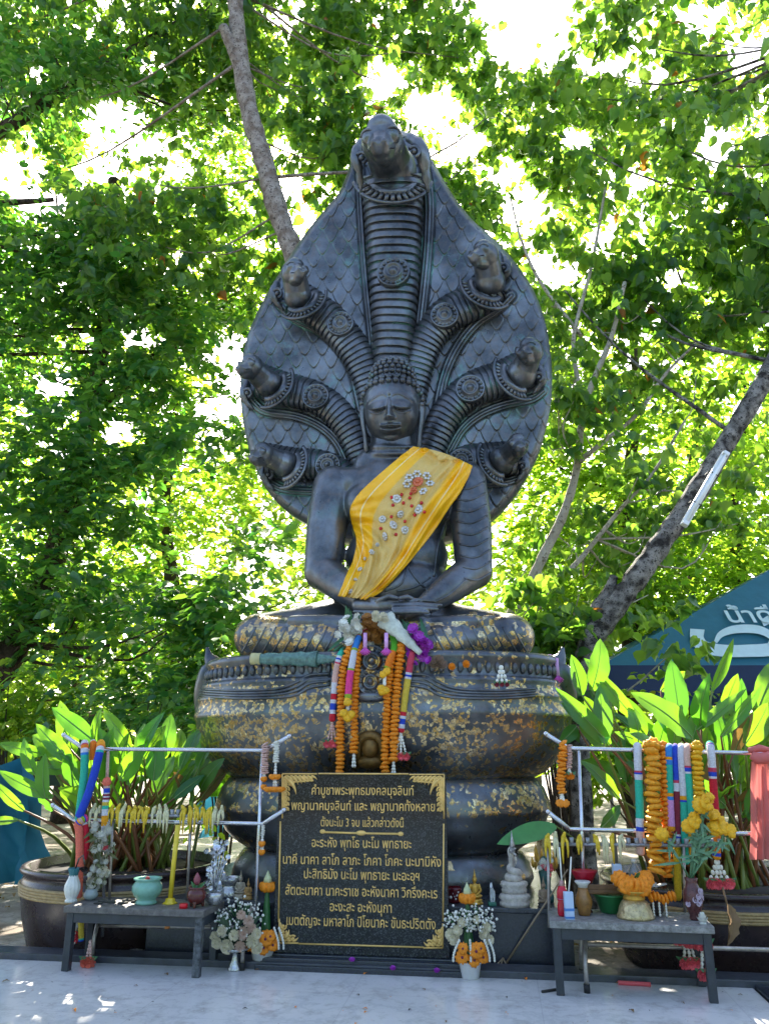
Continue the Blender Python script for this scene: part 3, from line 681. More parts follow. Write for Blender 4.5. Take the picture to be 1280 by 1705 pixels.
# upturned horns at the two ends of the rim
for s in (-1, 1):
    bx = 641 + s * 292
    pts = [L(bx + s * 12, 1200, .14), L(bx + s * 8, 1160, .2), L(bx - s * 1, 1126, .24), L(bx - s * 5, 1106, .24), L(bx + s * 1, 1093, .24), L(bx + s * 4, 1078, .24)]
    q = spline(pts, 22); f = np.linspace(0, 1, 22); rr = .014 + .12 * np.sin(np.pi * np.clip(f * .9 + .12, 0, 1)) ** 1.2 * (1 - f * .55)
    MB().tube(q, list(rr), 10, 0, True, (.8, 1.1)).build('rim_horn', BR, STAT, True)
# central emblem: stacked medallions and a small arched niche
def disc(mb, px, py, d, rpx, th=.05, petals=16, M=None):
    c, t_ = Lt(px, py, d); r = rpx * t_ / FPX
    Mx = Matrix.Translation(c) @ Matrix.Rotation(R(90), 4, 'X') if M is None else Matrix.Translation(c) @ M
    mb.lathe([(r, -.03), (r, th * .5), (r * .95, th * .75), (r * .86, th * .5), (r * .62, th * .5), (r * .56, th), (r * .46, th * 1.15), (r * .40, th * .7), (r * .24, th * .7), (r * .18, th * 1.2), (0.0001, th * 1.35)], n=36, M=Mx)
    for i in range(petals):
        a = 2 * math.pi * i / petals; p = Mx @ Vector((r * .76 * math.cos(a), r * .76 * math.sin(a), th * .55))
        mb.ball(p, r * .105, 0, 8, 6)
mb = MB(); dF = on_oval(612 * 0 + L(612, 1115, 1.0).x - PX, RR) + .02
disc(mb, 620, 1102, dF + .02, 27, .06, 14); disc(mb, 618, 1136, dF + .03, 22, .06, 12)
c, t_ = Lt(616, 1160, dF + .03); mb.ball(c, (.16, .05, .05), 0, 14, 8)
mb.build('front_medallion', bronze('gilded_medallion', .42, .1, 14, .4), STAT, True)
mb = MB(); q = []
for i in range(25):
    a = math.pi * i / 24; q.append(bowl_pt(616 - 21 * math.cos(a), 1246 - 22 * math.sin(a), .03))
q = [bowl_pt(595, 1275, .03)] + q + [bowl_pt(637, 1275, .03)]
mb.tube(q, .035, 8); mb.ball(bowl_pt(616, 1244, .02), (.075, .06, .085), 0, 16, 10); mb.ball(bowl_pt(616, 1268, .02), (.12, .06, .06), 0, 16, 10)
mb.build('niche_figure', simple('old_gold', (.20, .115, .03), .45, .5, .4, 20, .3), STAT, True)

# ------------------------------------------------------------------ serpent hood (one modelled relief with scales, ribs and rims)
OUT = [(640, 205), (665, 215), (690, 226), (708, 247), (722, 270), (738, 298), (758, 330), (785, 364), (812, 388), (842, 418), (868, 450), (890, 487), (906, 530), (915, 575), (919, 622), (917, 672), (908, 715), (895, 757), (872, 800), (842, 842), (808, 872), (750, 900), (650, 912),
       (560, 900), (512, 873), (480, 853), (450, 824), (430, 790), (415, 750), (405, 705), (400, 655), (402, 605), (411, 562), (428, 520), (448, 482), (470, 446), (494, 408), (520, 372), (545, 344), (565, 318), (578, 288), (588, 258), (602, 228), (620, 210)]
NA, NR = 1300, 250
oc = spline(OUT + [OUT[0]], NA + 1)[:NA]; cen = np.array([655., 610.])
f = (np.linspace(0, 1, NR) ** .8)[:, None, None]
pxy = cen + f * (oc[None] - cen); PXg, PYg = pxy[..., 0], pxy[..., 1]
def poly_dist(X, Y, pts):
    best = np.full(X.shape, 1e9); side = np.zeros(X.shape)
    for (ax, ay), (bx, by) in zip(pts[:-1], pts[1:]):
        dx, dy = bx - ax, by - ay; u = np.clip(((X - ax) * dx + (Y - ay) * dy) / (dx * dx + dy * dy), 0, 1)
        d = np.hypot(X - ax - u * dx, Y - ay - u * dy); m = d < best; best = np.where(m, d, best); side = np.where(m, np.sign((X - ax) * dy - (Y - ay) * dx), side)
    return best, side
def base_depth(X, Y):      # hood leans forward at the top and is dished, edges coming forward
    return -.42 + .16 * np.clip((560 - Y) / 350, -.6, 1.2) + .10 * np.clip(np.abs(X - 655) / 260, 0, 1) ** 2
D = base_depth(PXg, PYg)
sw, sh = 29.0, 21.0
own = np.full(PXg.shape, 9.0); got = np.zeros(PXg.shape, bool); edge = np.zeros(PXg.shape); slope = np.zeros(PXg.shape)
k0 = np.floor(PYg / sh)
for k in (-2, -1, 0, 1):
    rowi = k0 + k; cy = rowi * sh; offx = (rowi % 2) * sw / 2
    cx = np.round((PXg - offx) / sw) * sw + offx
    ax_, ay_ = np.abs(PXg - cx), PYg - cy
    tip = 26.0 * np.clip(1 - (ax_ / (sw * .5)) ** 1.8, 0, 1)          # U shaped scale hanging below its row line
    ins = (ay_ < tip) & ~got
    ed = (tip - ay_) * .62; edge = np.where(ins, ed, edge); slope = np.where(ins, np.clip((ay_ + sh) / (27. + sh), 0, 1), slope); got |= ins
scaleh = np.where(got, .003 + .015 * slope, 0) * np.clip(edge / 2.2, 0, 1)
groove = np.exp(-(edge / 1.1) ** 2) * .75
RIDGES = [([(598, 250), (601, 330), (606, 420), (613, 500), (621, 580), (628, 640)], 8, .075), ([(704, 262), (714, 330), (713, 400), (706, 480), (697, 560), (688, 640)], 9, .075),
          ([(470, 508), (490, 528), (530, 548), (565, 580), (588, 620), (602, 680)], 9, .06), ([(415, 662), (440, 684), (490, 692), (530, 708), (560, 735), (580, 775)], 8, .055), ([(432, 790), (465, 812), (510, 818), (560, 816)], 7, .05),
          ([(850, 492), (830, 512), (795, 536), (765, 572), (742, 620), (728, 680)], 9, .06), ([(905, 650), (885, 664), (840, 674), (800, 690), (770, 715), (748, 752)], 8, .055), ([(880, 785), (850, 800), (800, 806), (760, 806)], 7, .05)]
mask = np.zeros(PXg.shape)
for pts, w, h in RIDGES:
    pl = [tuple(p) for p in spline(pts, 24)]; d, sd = poly_dist(PXg, PYg, pl)
    prf = np.clip(1 - (d / w) ** 2, 0, 1) ** .5; m = np.clip((w + 1.5 - d) / 2.5, 0, 1)
    gl = np.exp(-((d - w * .42) / 1.3) ** 2) * .018; D = D + h * prf - gl * (d < w); mask = np.maximum(mask, m)
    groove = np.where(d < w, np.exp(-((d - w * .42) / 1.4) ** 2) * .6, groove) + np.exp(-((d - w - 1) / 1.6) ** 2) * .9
    # the membrane above a rim sits forward of the one below it
D = D + scaleh * (1 - mask)
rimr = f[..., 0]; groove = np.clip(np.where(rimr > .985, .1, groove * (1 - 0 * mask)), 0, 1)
D = D - .10 * np.clip((rimr - .955) / .045, 0, 1) ** 2                     # rounded outer edge
Dn = D
dirs = np.stack([(PXg - 640) / FPX, cP - (852.5 - PYg) / FPX * sP, sP + (852.5 - PYg) / FPX * cP], -1)
Rm = np.array(RSi); dirs = dirs @ Rm.T; tt = (-Dn - CL.y) / dirs[..., 1]
V = np.array(CL) + dirs * tt[..., None]
Vb = V.copy(); Vb[..., 1] = V[..., 1] + .16 + .10 * (1 - rimr[:, :]) ** .5
Vb[-1, :, 1] = V[-1, :, 1] + .12
step = 10; ri = list(range(0, NR - 1, 25)) + [NR - 1]
Vback = Vb[ri][::-1]
allV = np.concatenate([V, Vback], 0); nrow = allV.shape[0]
ii, jj = np.meshgrid(np.arange(nrow - 1), np.arange(NA), indexing='ij'); j2 = (jj + 1) % NA
Q = np.stack([ii * NA + jj, ii * NA + j2, (ii + 1) * NA + j2, (ii + 1) * NA + jj], -1).reshape(-1, 4)
gr = np.concatenate([groove, np.zeros((len(ri), NA))], 0)
me = np_mesh('serpent_hood', allV.reshape(-1, 3), Q[:, ::-1], BRP, True, {'groove': gr.ravel()})
HOOD = link('serpent_hood', me, STAT, True)
bvh_h = BVHTree.FromPolygons([tuple(v) for v in V[::3, ::4].reshape(-1, 3)], [(i * (NA // 4) + j, i * (NA // 4) + (j + 1) % (NA // 4), (i + 1) * (NA // 4) + (j + 1) % (NA // 4), (i + 1) * (NA // 4) + j) for i in range(len(V[::3]) - 1) for j in range(NA // 4)])

# ------------------------------------------------------------------ seven ribbed necks, medallions, collars and heads
def neck(pts, w0, w1, lift=0.0, pitch_px=9.2, bulge=.62):
    q = spline([p[:2] for p in pts], 400); seg = np.r_[0, np.cumsum(np.hypot(*np.diff(q, axis=0).T))]; n = int(seg[-1] * 1.3)
    s_ = np.linspace(0, seg[-1], n); qx, qy = np.interp(s_, seg, q[:, 0]), np.interp(s_, seg, q[:, 1]); f_ = s_ / seg[-1]
    w = (w0 + (w1 - w0) * f_) / 2; NC = 40; VV = []; GG = []
    tx, ty = np.gradient(qx), np.gradient(qy); ln = np.hypot(tx, ty); nx, ny = -ty / ln, tx / ln; tx /= ln; ty /= ln
    for i in range(n):
        for j in range(NC):
            a = math.pi * (j / (NC - 1)) * 1.16 - math.pi * .08; c_, s2 = math.cos(a), math.sin(a)
            ph = ((s_[i] - .17 * w[i] * 2 * (1 - max(s2, 0)) ** 1.3) / pitch_px) % 1.0; gv = math.exp(-((min(ph, 1 - ph)) / .11) ** 2)
            tooth = .06 * ph
            rr = w[i] * (1 + tooth * .8 - .07 * gv); X, Y_ = qx[i] + nx[i] * c_ * rr, qy[i] + ny[i] * c_ * rr
            d = float(base_depth(qx[i], qy[i])) + lift + s2 * rr * bulge * mpp(qx[i], qy[i], 0) * 1.5
            VV.append(L(X, Y_, d)); GG.append(gv if s2 > -.1 else 0)
    Q = [(i * NC + j, (i + 1) * NC + j, (i + 1) * NC + j + 1, i * NC + j + 1) for i in range(n - 1) for j in range(NC - 1)]
    me = np_mesh('serpent_neck', [tuple(v) for v in VV], Q, BRP, True, {'groove': GG})
    return link('serpent_neck', me, STAT, True)
def front_depth(px, py, w, lift=0.0, bulge=.62): return float(base_depth(px, py)) + lift + w / 2 * bulge * mpp(px, py, 0) * 1.5
def medal(px, py, rpx, w, par, lift=0.0):
    mb = MB(); disc(mb, px, py, front_depth(px, py, w, lift) - .012, rpx * 1.08, .06, 16); return mb.build('medallion', BRP, par, True)
def collar(px, py, ang, rpx, w, par, depth, span=2.3, teeth=13):
    """U shaped necklace of dentils under the throat; ang = image direction the throat points away from"""
    mb = MB(); c, t_ = Lt(px, py, depth); m = t_ / FPX
    ca, sa = math.cos(ang), math.sin(ang)
    def at(r, a, dd):
        x, y = r * math.sin(a), -r * math.cos(a) * .62; X, Y_ = x * ca - y * sa, x * sa + y * ca
        return L(px + X, py - Y_, depth + dd - .9 * abs(math.sin(a)) ** 2 * rpx * m * .7)
    # y down in the image: at() takes a = 0 straight down before rotation
    for rr, th in ((rpx * .78, .042 * (rpx / 34) ** .4), (rpx * 1.32, .02)):
        mb.tube([at(rr, a, .05) for a in np.linspace(-span / 2 - .25, span / 2 + .25, 26)], th, 8)
    for i in range(teeth):
        a = -span / 2 + span * i / (teeth - 1); mb.tube([at(rpx * .86, a, .06), at(rpx * 1.06, a, .07), at(rpx * 1.26, a, .05)], .027 * rpx / 50, 6, 0, True)
    return mb.build('collar', BR, par, True)
def head(th, hd, turn, nod=0.0, dt=.16, dh=.42):
    """serpent head: swollen throat th = (px, py, r px) with a small head hd on a neck before it; spiral eyes, blunt snout"""
    d0 = float(base_depth(th[0], th[1])); pt = L(th[0], th[1], d0 + dt); ph_ = L(hd[0], hd[1], d0 + dh)
    rt, r = th[2] * mpp(*th[:2], 0) * .96, hd[2] * mpp(*hd[:2], 0) * (1.18 if hd[2] < 25 else 1.05)
    Mx = Matrix.Translation(ph_) @ Matrix.Rotation(turn, 4, 'Z') @ Matrix.Rotation(nod, 4, 'X'); k = lambda x, y, z: Mx @ Vector((x * r, y * r, z * r))
    M3 = Mx.to_3x3(); mb = MB()
    mb.ball(pt, (rt, rt * 1.05, rt * 1.05), 0, 26, 18); mid = pt.lerp(ph_, .55) + Vector((0, rt * .1, 0)); mb.chain([pt, mid, ph_], [rt * .9, r * 1.02, r * .95], 0, 20)
    mb.ball(ph_, (r, r * 1.08, r * 1.05), 0, 26, 18); mb.ball(k(0, -.05, .55), (r * .72, r * .8, r * .62), 0, 22, 14)
    mb.capsule(k(0, -.55, -.10), k(0, -1.22, -.26), .74 * r, .56 * r); mb.capsule(k(0, -.4, -.52), k(0, -1.10, -.58), .55 * r, .44 * r)
    mb.ball(k(0, -1.46, -.20), (r * .50, r * .34, r * .24), 0, 18, 12, Mx)
    for sd in (-1, 1):
        mb.ball(k(sd * .50, -.70, .22), (r * .40, r * .36, r * .40), 0, 18, 12); mb.ball(k(sd * .24, -1.66, -.06), (r * .15,) * 3, 0, 12, 8)
    h = link('serpent_head', remesh(mb, 'serpent_head', r * .055, BR, 2), STAT, True)
    for sd in (-1, 1):
        sp = MB(); sp.tube([k(sd * (.55 + .36 * (1 - a / 15) * math.cos(a)), -1.0 + .20 * (1 - a / 15) * abs(math.cos(a)) + .12 * (1 - a / 15), .26 + .36 * (1 - a / 15) * math.sin(a)) for a in np.linspace(0, 13.5, 48)], .065 * r, 6); sp.build('eye_spiral', BR, h, True)
    MB().tube([k(.60 * math.sin(a), -.98 - .70 * math.cos(a), -.42 + .10 * abs(math.sin(a))) for a in np.linspace(-1.45, 1.45, 20)], .05 * r, 6).build('mouth_line', simple('bronze_recess', (.012, .012, .013), .6), h, True)
    return h
def cheek(pts, r, knob, par):
    """fold of the hood beside a head with a round boss on it"""
    mb = MB(); q = [L(*p) for p in pts]; mb.tube(spline(q, 18), list(np.array([.2, .7, 1, 1, .9, .6, .25])[np.minimum((np.arange(18) * 7 // 18), 6)] * r), 8); mb.ball(L(*knob[:3]), knob[3] * mpp(*knob[:3]), 0, 14, 10)
    mb.tube([L(knob[0] + knob[3] * 1.7 * math.cos(a), knob[1] + knob[3] * 1.7 * math.sin(a), knob[2]) for a in np.linspace(-2.6, 1.4, 16)], .02, 6)
    return mb.build('hood_fold', BR, par, True)
SN = [  # neck path from head to foot, widths, medallion, collar, throat, head, turn
    dict(p=[(652, 290), (654, 340), (655, 420), (655, 500), (653, 580), (652, 640)], w=(106, 62), m=(655, 454, 26, 88), th=(655, 284, 41), hd=(637, 238, 32), tu=0, cl=(654, 296, 0, 50), lift=.02, dh=.62),
    dict(p=[(488, 492), (520, 512), (556, 540), (590, 582), (612, 630), (626, 690)], w=(62, 50), m=(567, 540, 21, 58), th=(496, 494, 25), hd=(489, 455, 18), tu=R(38), cl=(504, 500, R(28), 32), lift=.0, dh=.36),
    dict(p=[(428, 632), (470, 646), (522, 660), (562, 688), (592, 735), (610, 790)], w=(58, 46), m=(526, 661, 21, 54), th=(448, 640, 25), hd=(420, 612, 17), tu=R(-26), cl=(456, 643, R(52), 31), lift=.01, dh=.36),
    dict(p=[(440, 765), (490, 772), (540, 776), (585, 800), (610, 830)], w=(56, 46), m=(546, 776, 20, 52), th=(474, 773, 24), hd=(440, 757, 16), tu=R(-30), cl=(482, 776, R(62), 30), lift=.02, dh=.34),
    dict(p=[(822, 470), (790, 500), (745, 524), (712, 562), (692, 620), (680, 690)], w=(66, 50), m=(740, 526, 22, 60), th=(816, 470, 27), hd=(808, 426, 19), tu=R(-40), cl=(808, 480, R(-30), 35), lift=.0, dh=.38),
    dict(p=[(878, 612), (835, 630), (785, 648), (748, 682), (722, 735), (706, 790)], w=(64, 48), m=(783, 648, 23, 58), th=(868, 622, 27), hd=(883, 586, 18), tu=R(-34), cl=(858, 627, R(-50), 34), lift=.01, dh=.36),
    dict(p=[(862, 762), (820, 764), (775, 768), (735, 795), (710, 830)], w=(58, 46), m=(768, 768, 20, 52), th=(836, 766, 25), hd=(861, 743, 16), tu=R(8), cl=(826, 770, R(-58), 31), lift=.02, dh=.34)]
for i, s_ in enumerate(SN):
    nk = neck(s_['p'], *s_['w'], lift=s_['lift'], pitch_px=13 if i == 0 else 9.5); m = s_['m']; medal(m[0], m[1], m[2], m[3], nk, s_['lift'])
    head(s_['th'], s_['hd'], s_['tu'], R(38) if i == 0 else R(20), .20 if i == 0 else .15, s_['dh'])
    cx, cy, an, cr = s_['cl']; collar(cx, cy, an, cr, s_['w'][0], nk, float(base_depth(cx, cy)) + (.33 if i == 0 else .22))
cheek([(612, 226, .05), (598, 240, .12), (592, 262, .14), (598, 285, .10), (601, 320, .0)], .065, (602, 262, .2, 5), HOOD)
cheek([(664, 224, .05), (688, 232, .14), (702, 252, .16), (708, 280, .10), (712, 320, .0)], .085, (689, 252, .24, 5), HOOD)
for (x, y) in ((462, 488), (412, 654), (447, 790), (838, 446), (896, 628), (868, 776)):
    s = -1 if x < 650 else 1; d0 = float(base_depth(x, y))
    cheek([(x - s * 4, y - 26, d0), (x + s * 3, y - 14, d0 + .06), (x + s * 6, y, d0 + .07), (x + s * 2, y + 14, d0 + .06), (x - s * 10, y + 28, d0 + .03)], .055, (x, y, d0 + .12, 4), HOOD)

# ------------------------------------------------------------------ the seated figure
mb = MB()
def cap(a, b, ra, rb): mb.capsule(L(*a), L(*b), ra * mpp(*a), rb * mpp(*b), 0, 20)
def ell(p, rx, ry, rz): m = mpp(*p); mb.ball(L(*p), (rx * m, ry * m, rz * m), 0, 28, 20)
# torso, shoulders, neck
ell((664, 815, -.02), 92, 52, 62); ell((664, 870, -.02), 80, 50, 80); ell((660, 930, .0), 86, 50, 70); ell((655, 985, .03), 100, 62, 60)
ell((618, 838, .10), 46, 34, 40); ell((712, 838, .10), 46, 34, 40)
cap((572, 811, -.02), (764, 800, -.02), 33, 36); cap((620, 778, -.03), (700, 778, -.03), 32, 32)
cap((655, 790, -.05), (655, 725, 0), 43, 38)
for z_ in (744, 755): mb.tube([L(655 + 42 * math.sin(a), z_, 0.0 + .245 * math.cos(a) - .0) for a in np.linspace(-1.7, 1.7, 20)], .022, 8)
# arms
for s, sh, el, wr in ((-1, (556, 814, .0), (537, 952, .16), (612, 1008, .62)), (1, (774, 806, .0), (789, 950, .16), (704, 1010, .62))):
    ell(sh, 36, 34, 40)
    md_ = tuple((a + b) / 2 for a, b in zip(sh, el)); md_ = (md_[0] + s * 3, md_[1], md_[2])
    cap(sh, md_, 36, 34); cap(md_, el, 34, 31); fm = tuple(a * .55 + b * .45 for a, b in zip(el, wr)); cap(el, fm, 31, 27); cap(fm, wr, 27, 16)
    ell(el, 31, 32, 32)
# folded legs: thighs out to the knees, shins crossing, foot soles upturned
for s in (-1, 1):
    kn = (640 + s * 207, 1062, .34); hp = (640 + s * 80, 1040, .0)
    cap(hp, (640 + s * 150, 1056, .28), 44, 43); cap((640 + s * 150, 1056, .28), kn, 43, 40); ell(kn, 43, 48, 40)
    cap(kn, (640 + s * 90, 1074, .62), 39, 35); cap((640 + s * 90, 1076, .62), (640 - s * 40, 1070, .70), 33, 24)
ell((640, 1062, .35), 150, 60, 36); ell((640, 1085, .3), 170, 70, 22)
cap((700, 1040, .66), (500, 1036, .64), 17, 12); cap((500, 1036, .64), (486, 1034, .62), 12, 9); cap((585, 1046, .60), (790, 1036, .62), 17, 13)
for k in range(5): cap((805, 1028 + 4.2 * k, .60), (822 - 2 * k, 1028 + 4.2 * k, .60), 4.5, 3.4)
body_me = remesh(mb, 'body', .016, [BR, BG3], 5)
zc = L(640, 1044, .5).z; zb = np.empty(len(body_me.polygons) * 3); body_me.polygons.foreach_get('center', zb); zb = zb.reshape(-1, 3)
xk = abs(zb[:, 0] - PX)
body_me.polygons.foreach_set('material_index', ((zb[:, 2] < zc) | ((zb[:, 2] < L(640, 1020, .5).z) & (xk > .85))).astype(np.int32))
BODY = link('body', body_me, STAT, True)
def hand(sgn):
    global mb
    mb = MB()
    if sgn > 0:
        cap((600, 1008, .60), (640, 1010, .76), 15, 15); cap((640, 1009, .76), (668, 1009, .80), 15, 13)
        for y, x1, dd in ((1000, 722, .84), (1006.5, 734, .88), (1013, 728, .91), (1019, 712, .93)): cap((655, y + 1, dd - .04), (695, y - .5, dd), 4.3, 4.1); cap((695, y - .5, dd), (x1, y + 1.5, dd - .03), 4.1, 3.0)
        cap((630, 1001, .80), (648, 993, .86), 5.2, 4.6); cap((648, 993, .86), (661, 996, .88), 4.6, 3.6)
    else:
        cap((710, 1010, .60), (672, 1020, .76), 15, 14); cap((690, 1018, .70), (650, 1024, .80), 12, 11)
        for y, x1, dd in ((1020, 590, .84), (1026.5, 584, .88), (1032, 596, .90)): cap((660, y, dd - .04), (622, y + .6, dd), 4.3, 4.1); cap((622, y + .6, dd), (x1, y - 1.5, dd - .03), 4.1, 3.0)
        cap((694, 1003, .78), (678, 994, .86), 5.2, 4.6); cap((678, 994, .86), (666, 996, .88), 4.6, 3.6)
    return link('hand', remesh(mb, 'hand', .009, BR, 2), BODY, True)
hand(1); hand(-1)
bvh = BVHTree.FromPolygons([v.co.copy() for v in body_me.vertices], [tuple(p.vertices) for p in body_me.polygons])
def hit(px, py, off=.0, fallback=.3):
    d = (RSi @ ray(px, py)).normalized(); h = bvh.ray_cast(CL, d)
    if h[0] is None:
        h = bvh.find_nearest(L(px, py, fallback))
    return h[0] + h[1] * off, h[1]
def wrap(pts, off, r, mbx, n=30):
    q = spline(pts, n); mbx.tube([hit(p[0], p[1], off)[0] for p in q], r, 6)
# raised robe folds across the figure's left arm, chest and shins
mr = MB()
for k in range(9):
    y = 806 + k * 19; x0, x1 = 752 + k * 2.6, 806 + k * 1.4
    wrap([(x0, y + 5), ((x0 + x1) / 2, y + 8), (x1, y - 4)], .0, .011, mr, 16)
wrap([(706, 770), (745, 800), (768, 770)], .0, .012, mr, 18); wrap([(776, 965), (748, 990), (716, 1006)], .0, .011, mr, 14)
wrap([(668, 925), (690, 960), (712, 985)], 0, .012, mr, 14); wrap([(660, 985), (690, 978), (716, 962)], 0, .010, mr, 14); wrap([(640, 985), (668, 972), (680, 940)], 0, .010, mr, 14)
wrap([(745, 860), (730, 905), (722, 960)], 0, .012, mr, 16)
mr.build('robe_folds', BR, BODY, True)
mr = MB()
for s in (-1, 1):
    mr = MB()
    for k in range(9):
        x = 640 + s * (78 + k * 17); wrap([(x, 1044), (x + s * 10, 1064), (x + s * 26, 1092)], -.004, .011, mr, 12)
    mr.build('leg_folds', BR, BODY, True)

# head: displaced ovoid with brow, lids, nose, lips, chin
hc, t_ = Lt(653, 688, .12); m = t_ / FPX
NU, NV = 260, 240
th = np.linspace(-np.pi, np.pi, NU, endpoint=False)[None, :]; ph = np.linspace(-np.pi / 2, np.pi / 2, NV)[:, None]
a_, b_, c_ = 46 * m, 50 * m, 60 * m
x = a_ * np.sin(th) * np.cos(ph); y = b_ * np.cos(th) * np.cos(ph); z = c_ * np.sin(ph) + 0 * th
jaw = np.clip(-z / c_, 0, 1); x = x * (1 - .19 * jaw ** 2.0) ; y = y * (1 - .10 * jaw ** 2)
sx = np.sign(x) * np.abs(x / a_) ** .92 * a_; x = sx
S = .0063; k_ = m / S
X, Z = x / m * .0063, z / m * .0063            # features in nominal metres
g2 = lambda x0, z0, sx_, sz_: np.exp(-((X - x0) / sx_) ** 2 - ((Z - z0) / sz_) ** 2)
ax = np.abs(X); fm = (y > 0) * np.clip(y / b_ * 2.2, 0, 1)
dsp = np.zeros(X.shape)
tn = np.clip((.085 - Z) / .20, 0, 1) * (Z > -.135) * (Z < .10)
dsp += (.030 + .080 * tn ** 1.3) * np.exp(-(ax / (.017 + .015 * tn)) ** 2) * np.clip((.10 - Z) / .05, 0, 1) * np.clip((Z + .145) / .02, 0, 1)
dsp += .034 * (g2(.034, -.114, .020, .018) + g2(-.034, -.114, .020, .018))
tb = np.clip((ax - .018) / .205, 0, 1); zb_ = .078 + .062 * np.sin(np.pi * np.clip(tb, 0, 1) ** .62) - .012 * tb
dsp += .011 * np.exp(-((Z - zb_) / .011) ** 2) * np.clip((ax - .012) / .03, 0, 1) * (ax < .235)
dsp += -.006 * np.exp(-((ax - .125) / .075) ** 2 - ((Z - .066) / .025) ** 2)
te = (ax - .125) / .085; zl = -.006 - .032 * (1 - te ** 2)
dsp += .040 * np.clip((.085 - Z) / .095, 0, 1.05) ** 1.3 / (1 + np.exp(-(Z - zl) / .004)) * np.exp(-np.abs((ax - .125) / .084) ** 4)
dsp += -.008 * np.exp(-((Z - zl + .012) / .010) ** 2) * (np.abs(te) < 1)
dsp += .010 * np.exp(-((Z - zl + .026) / .012) ** 2) * (np.abs(te) < 1)
tm = ax / .105; zu, zlo, zm = -.196 + .010 * np.exp(-((ax - .02) / .018) ** 2) + .012 * tm ** 2, -.242 + .022 * tm ** 2, -.218 + .016 * tm ** 2
inm = np.clip((1.05 - tm) * 6, 0, 1)
dsp += inm * (.026 * np.exp(-((Z - zu) / .016) ** 2) + .030 * (1 - .5 * tm ** 2) * np.exp(-((Z - zlo) / .018) ** 2) - .015 * np.exp(-((Z - zm) / .006) ** 2))
dsp += .022 * np.exp(-(ax / .13) ** 2 - ((Z + .21) / .06) ** 2) + .030 * g2(0, -.325, .075, .045) - .012 * np.exp(-(ax / .09) ** 2 - ((Z + .275) / .018) ** 2)
dsp += .022 * np.exp(-((ax - .19) / .08) ** 2 - ((Z + .10) / .10) ** 2) + .016 * g2(0, .145, .02, .03)
y = y + dsp * fm * k_ * 1.2
TURN = R(2.0)
V = np.stack([x, -y, z], -1).reshape(-1, 3)
Q = [(i * NU + j, i * NU + (j + 1) % NU, (i + 1) * NU + (j + 1) % NU, (i + 1) * NU + j) for i in range(NV - 1) for j in range(NU)]
me = np_mesh('head', V, Q, BR)
HM = Matrix.Translation(hc) @ Matrix.Rotation(TURN, 4, 'Z') @ Matrix.Rotation(R(11), 4, 'X')
me.transform(HM); HEAD = link('head', me, STAT, True)
hk = lambda X_, Z_, yy: HM @ Vector((X_ * k_, -(yy), Z_ * k_))
def face_y(X_, Z_): 
    q = max(0, 1 - (X_ * k_ / a_) ** 2 - (Z_ * k_ / c_) ** 2); return b_ * math.sqrt(q)
for s in (-1, 1):
    ey = MB(); pts = []
    for i in range(13):
        u = -1 + 2 * i / 12; X_ = s * .125 + u * .078; Z_ = -.018 - .033 * (1 - u * u); pts.append(hk(X_, Z_, face_y(X_, Z_) + .004))
    ey.tube(pts, [.003 + .017 * math.sin(math.pi * i / 12) for i in range(13)], 8); ey.build('eye', simple('eye_dark', (.015, .012, .01), .25), HEAD, True)
    er = MB(); e0 = 653 + s * 47
    pts = [HM @ Vector((s * a_ * .97, .02, .07 * k_)), HM @ Vector((s * a_ * 1.07, .0, .03 * k_)), HM @ Vector((s * a_ * 1.06, -.03, -.08 * k_)), HM @ Vector((s * a_ * .99, -.05, -.22 * k_)), HM @ Vector((s * a_ * .95, -.06, -.36 * k_)), HM @ Vector((s * a_ * .93, -.05, -.43 * k_))]
    er.tube(spline(pts, 22), [.03, .045, .055, .058, .055, .05, .045, .042, .038, .036, .034, .032, .031, .03, .03, .03, .031, .033, .034, .032, .026, .012], 10, 0, True, (1.3, .75)); er.build('ear', BR, HEAD, True)
MB().ball(hk(0, .145, face_y(0, .145) + .02), (.018, .012, .03), 0, 12, 8).build('brow_mark', BRP, HEAD, True)
# hair of small curls over skull and topknot
mh = MB(); skull = HM @ Vector((0, .03, .10 * k_)); sr = (a_ * 1.10, b_ * 1.05, c_ * .84)
mh.ball(skull, (sr[0] * .97, sr[1] * .97, sr[2] * .97), 0, 24, 18)
def curls(cn, rr, dz, e0, e1, r, test=None):
    e = e0
    while e < e1:
        ring = math.cos(e); n = max(1, int(2 * math.pi * ring * rr[0] / (r * 2.05)))
        for j in range(n):
            a = 2 * math.pi * (j + .5 * (int(e * 100) % 2)) / n; p = Vector((rr[0] * math.sin(a) * ring, -rr[1] * math.cos(a) * ring, rr[2] * math.sin(e)))
            if test and not test(p): continue
            mh.ball(cn + p, (r * .95, r * .95, r * .9), 0, 8, 6)
        e += r * 1.85 / rr[2]
def hairline(p): 
    fr_ = -p.y / sr[1]; lim = .30 * sr[2] if fr_ > .42 else (.30 - 2.1 * (.42 - fr_)) * sr[2]
    return p.z > lim and p.y < sr[1] * .55
curls(skull, sr, 0, -.75, 1.35, .034, hairline)
top = skull + Vector((0, 0, sr[2] * .90)); tr = (.235 * k_, .235 * k_, .235 * k_)
mh.ball(top, (tr[0] * .95, tr[1] * .95, tr[2] * .95), 0, 20, 14); curls(top, tr, 0, -.25, 1.5, .029)
mh.build('hair', BRP, HEAD, True)

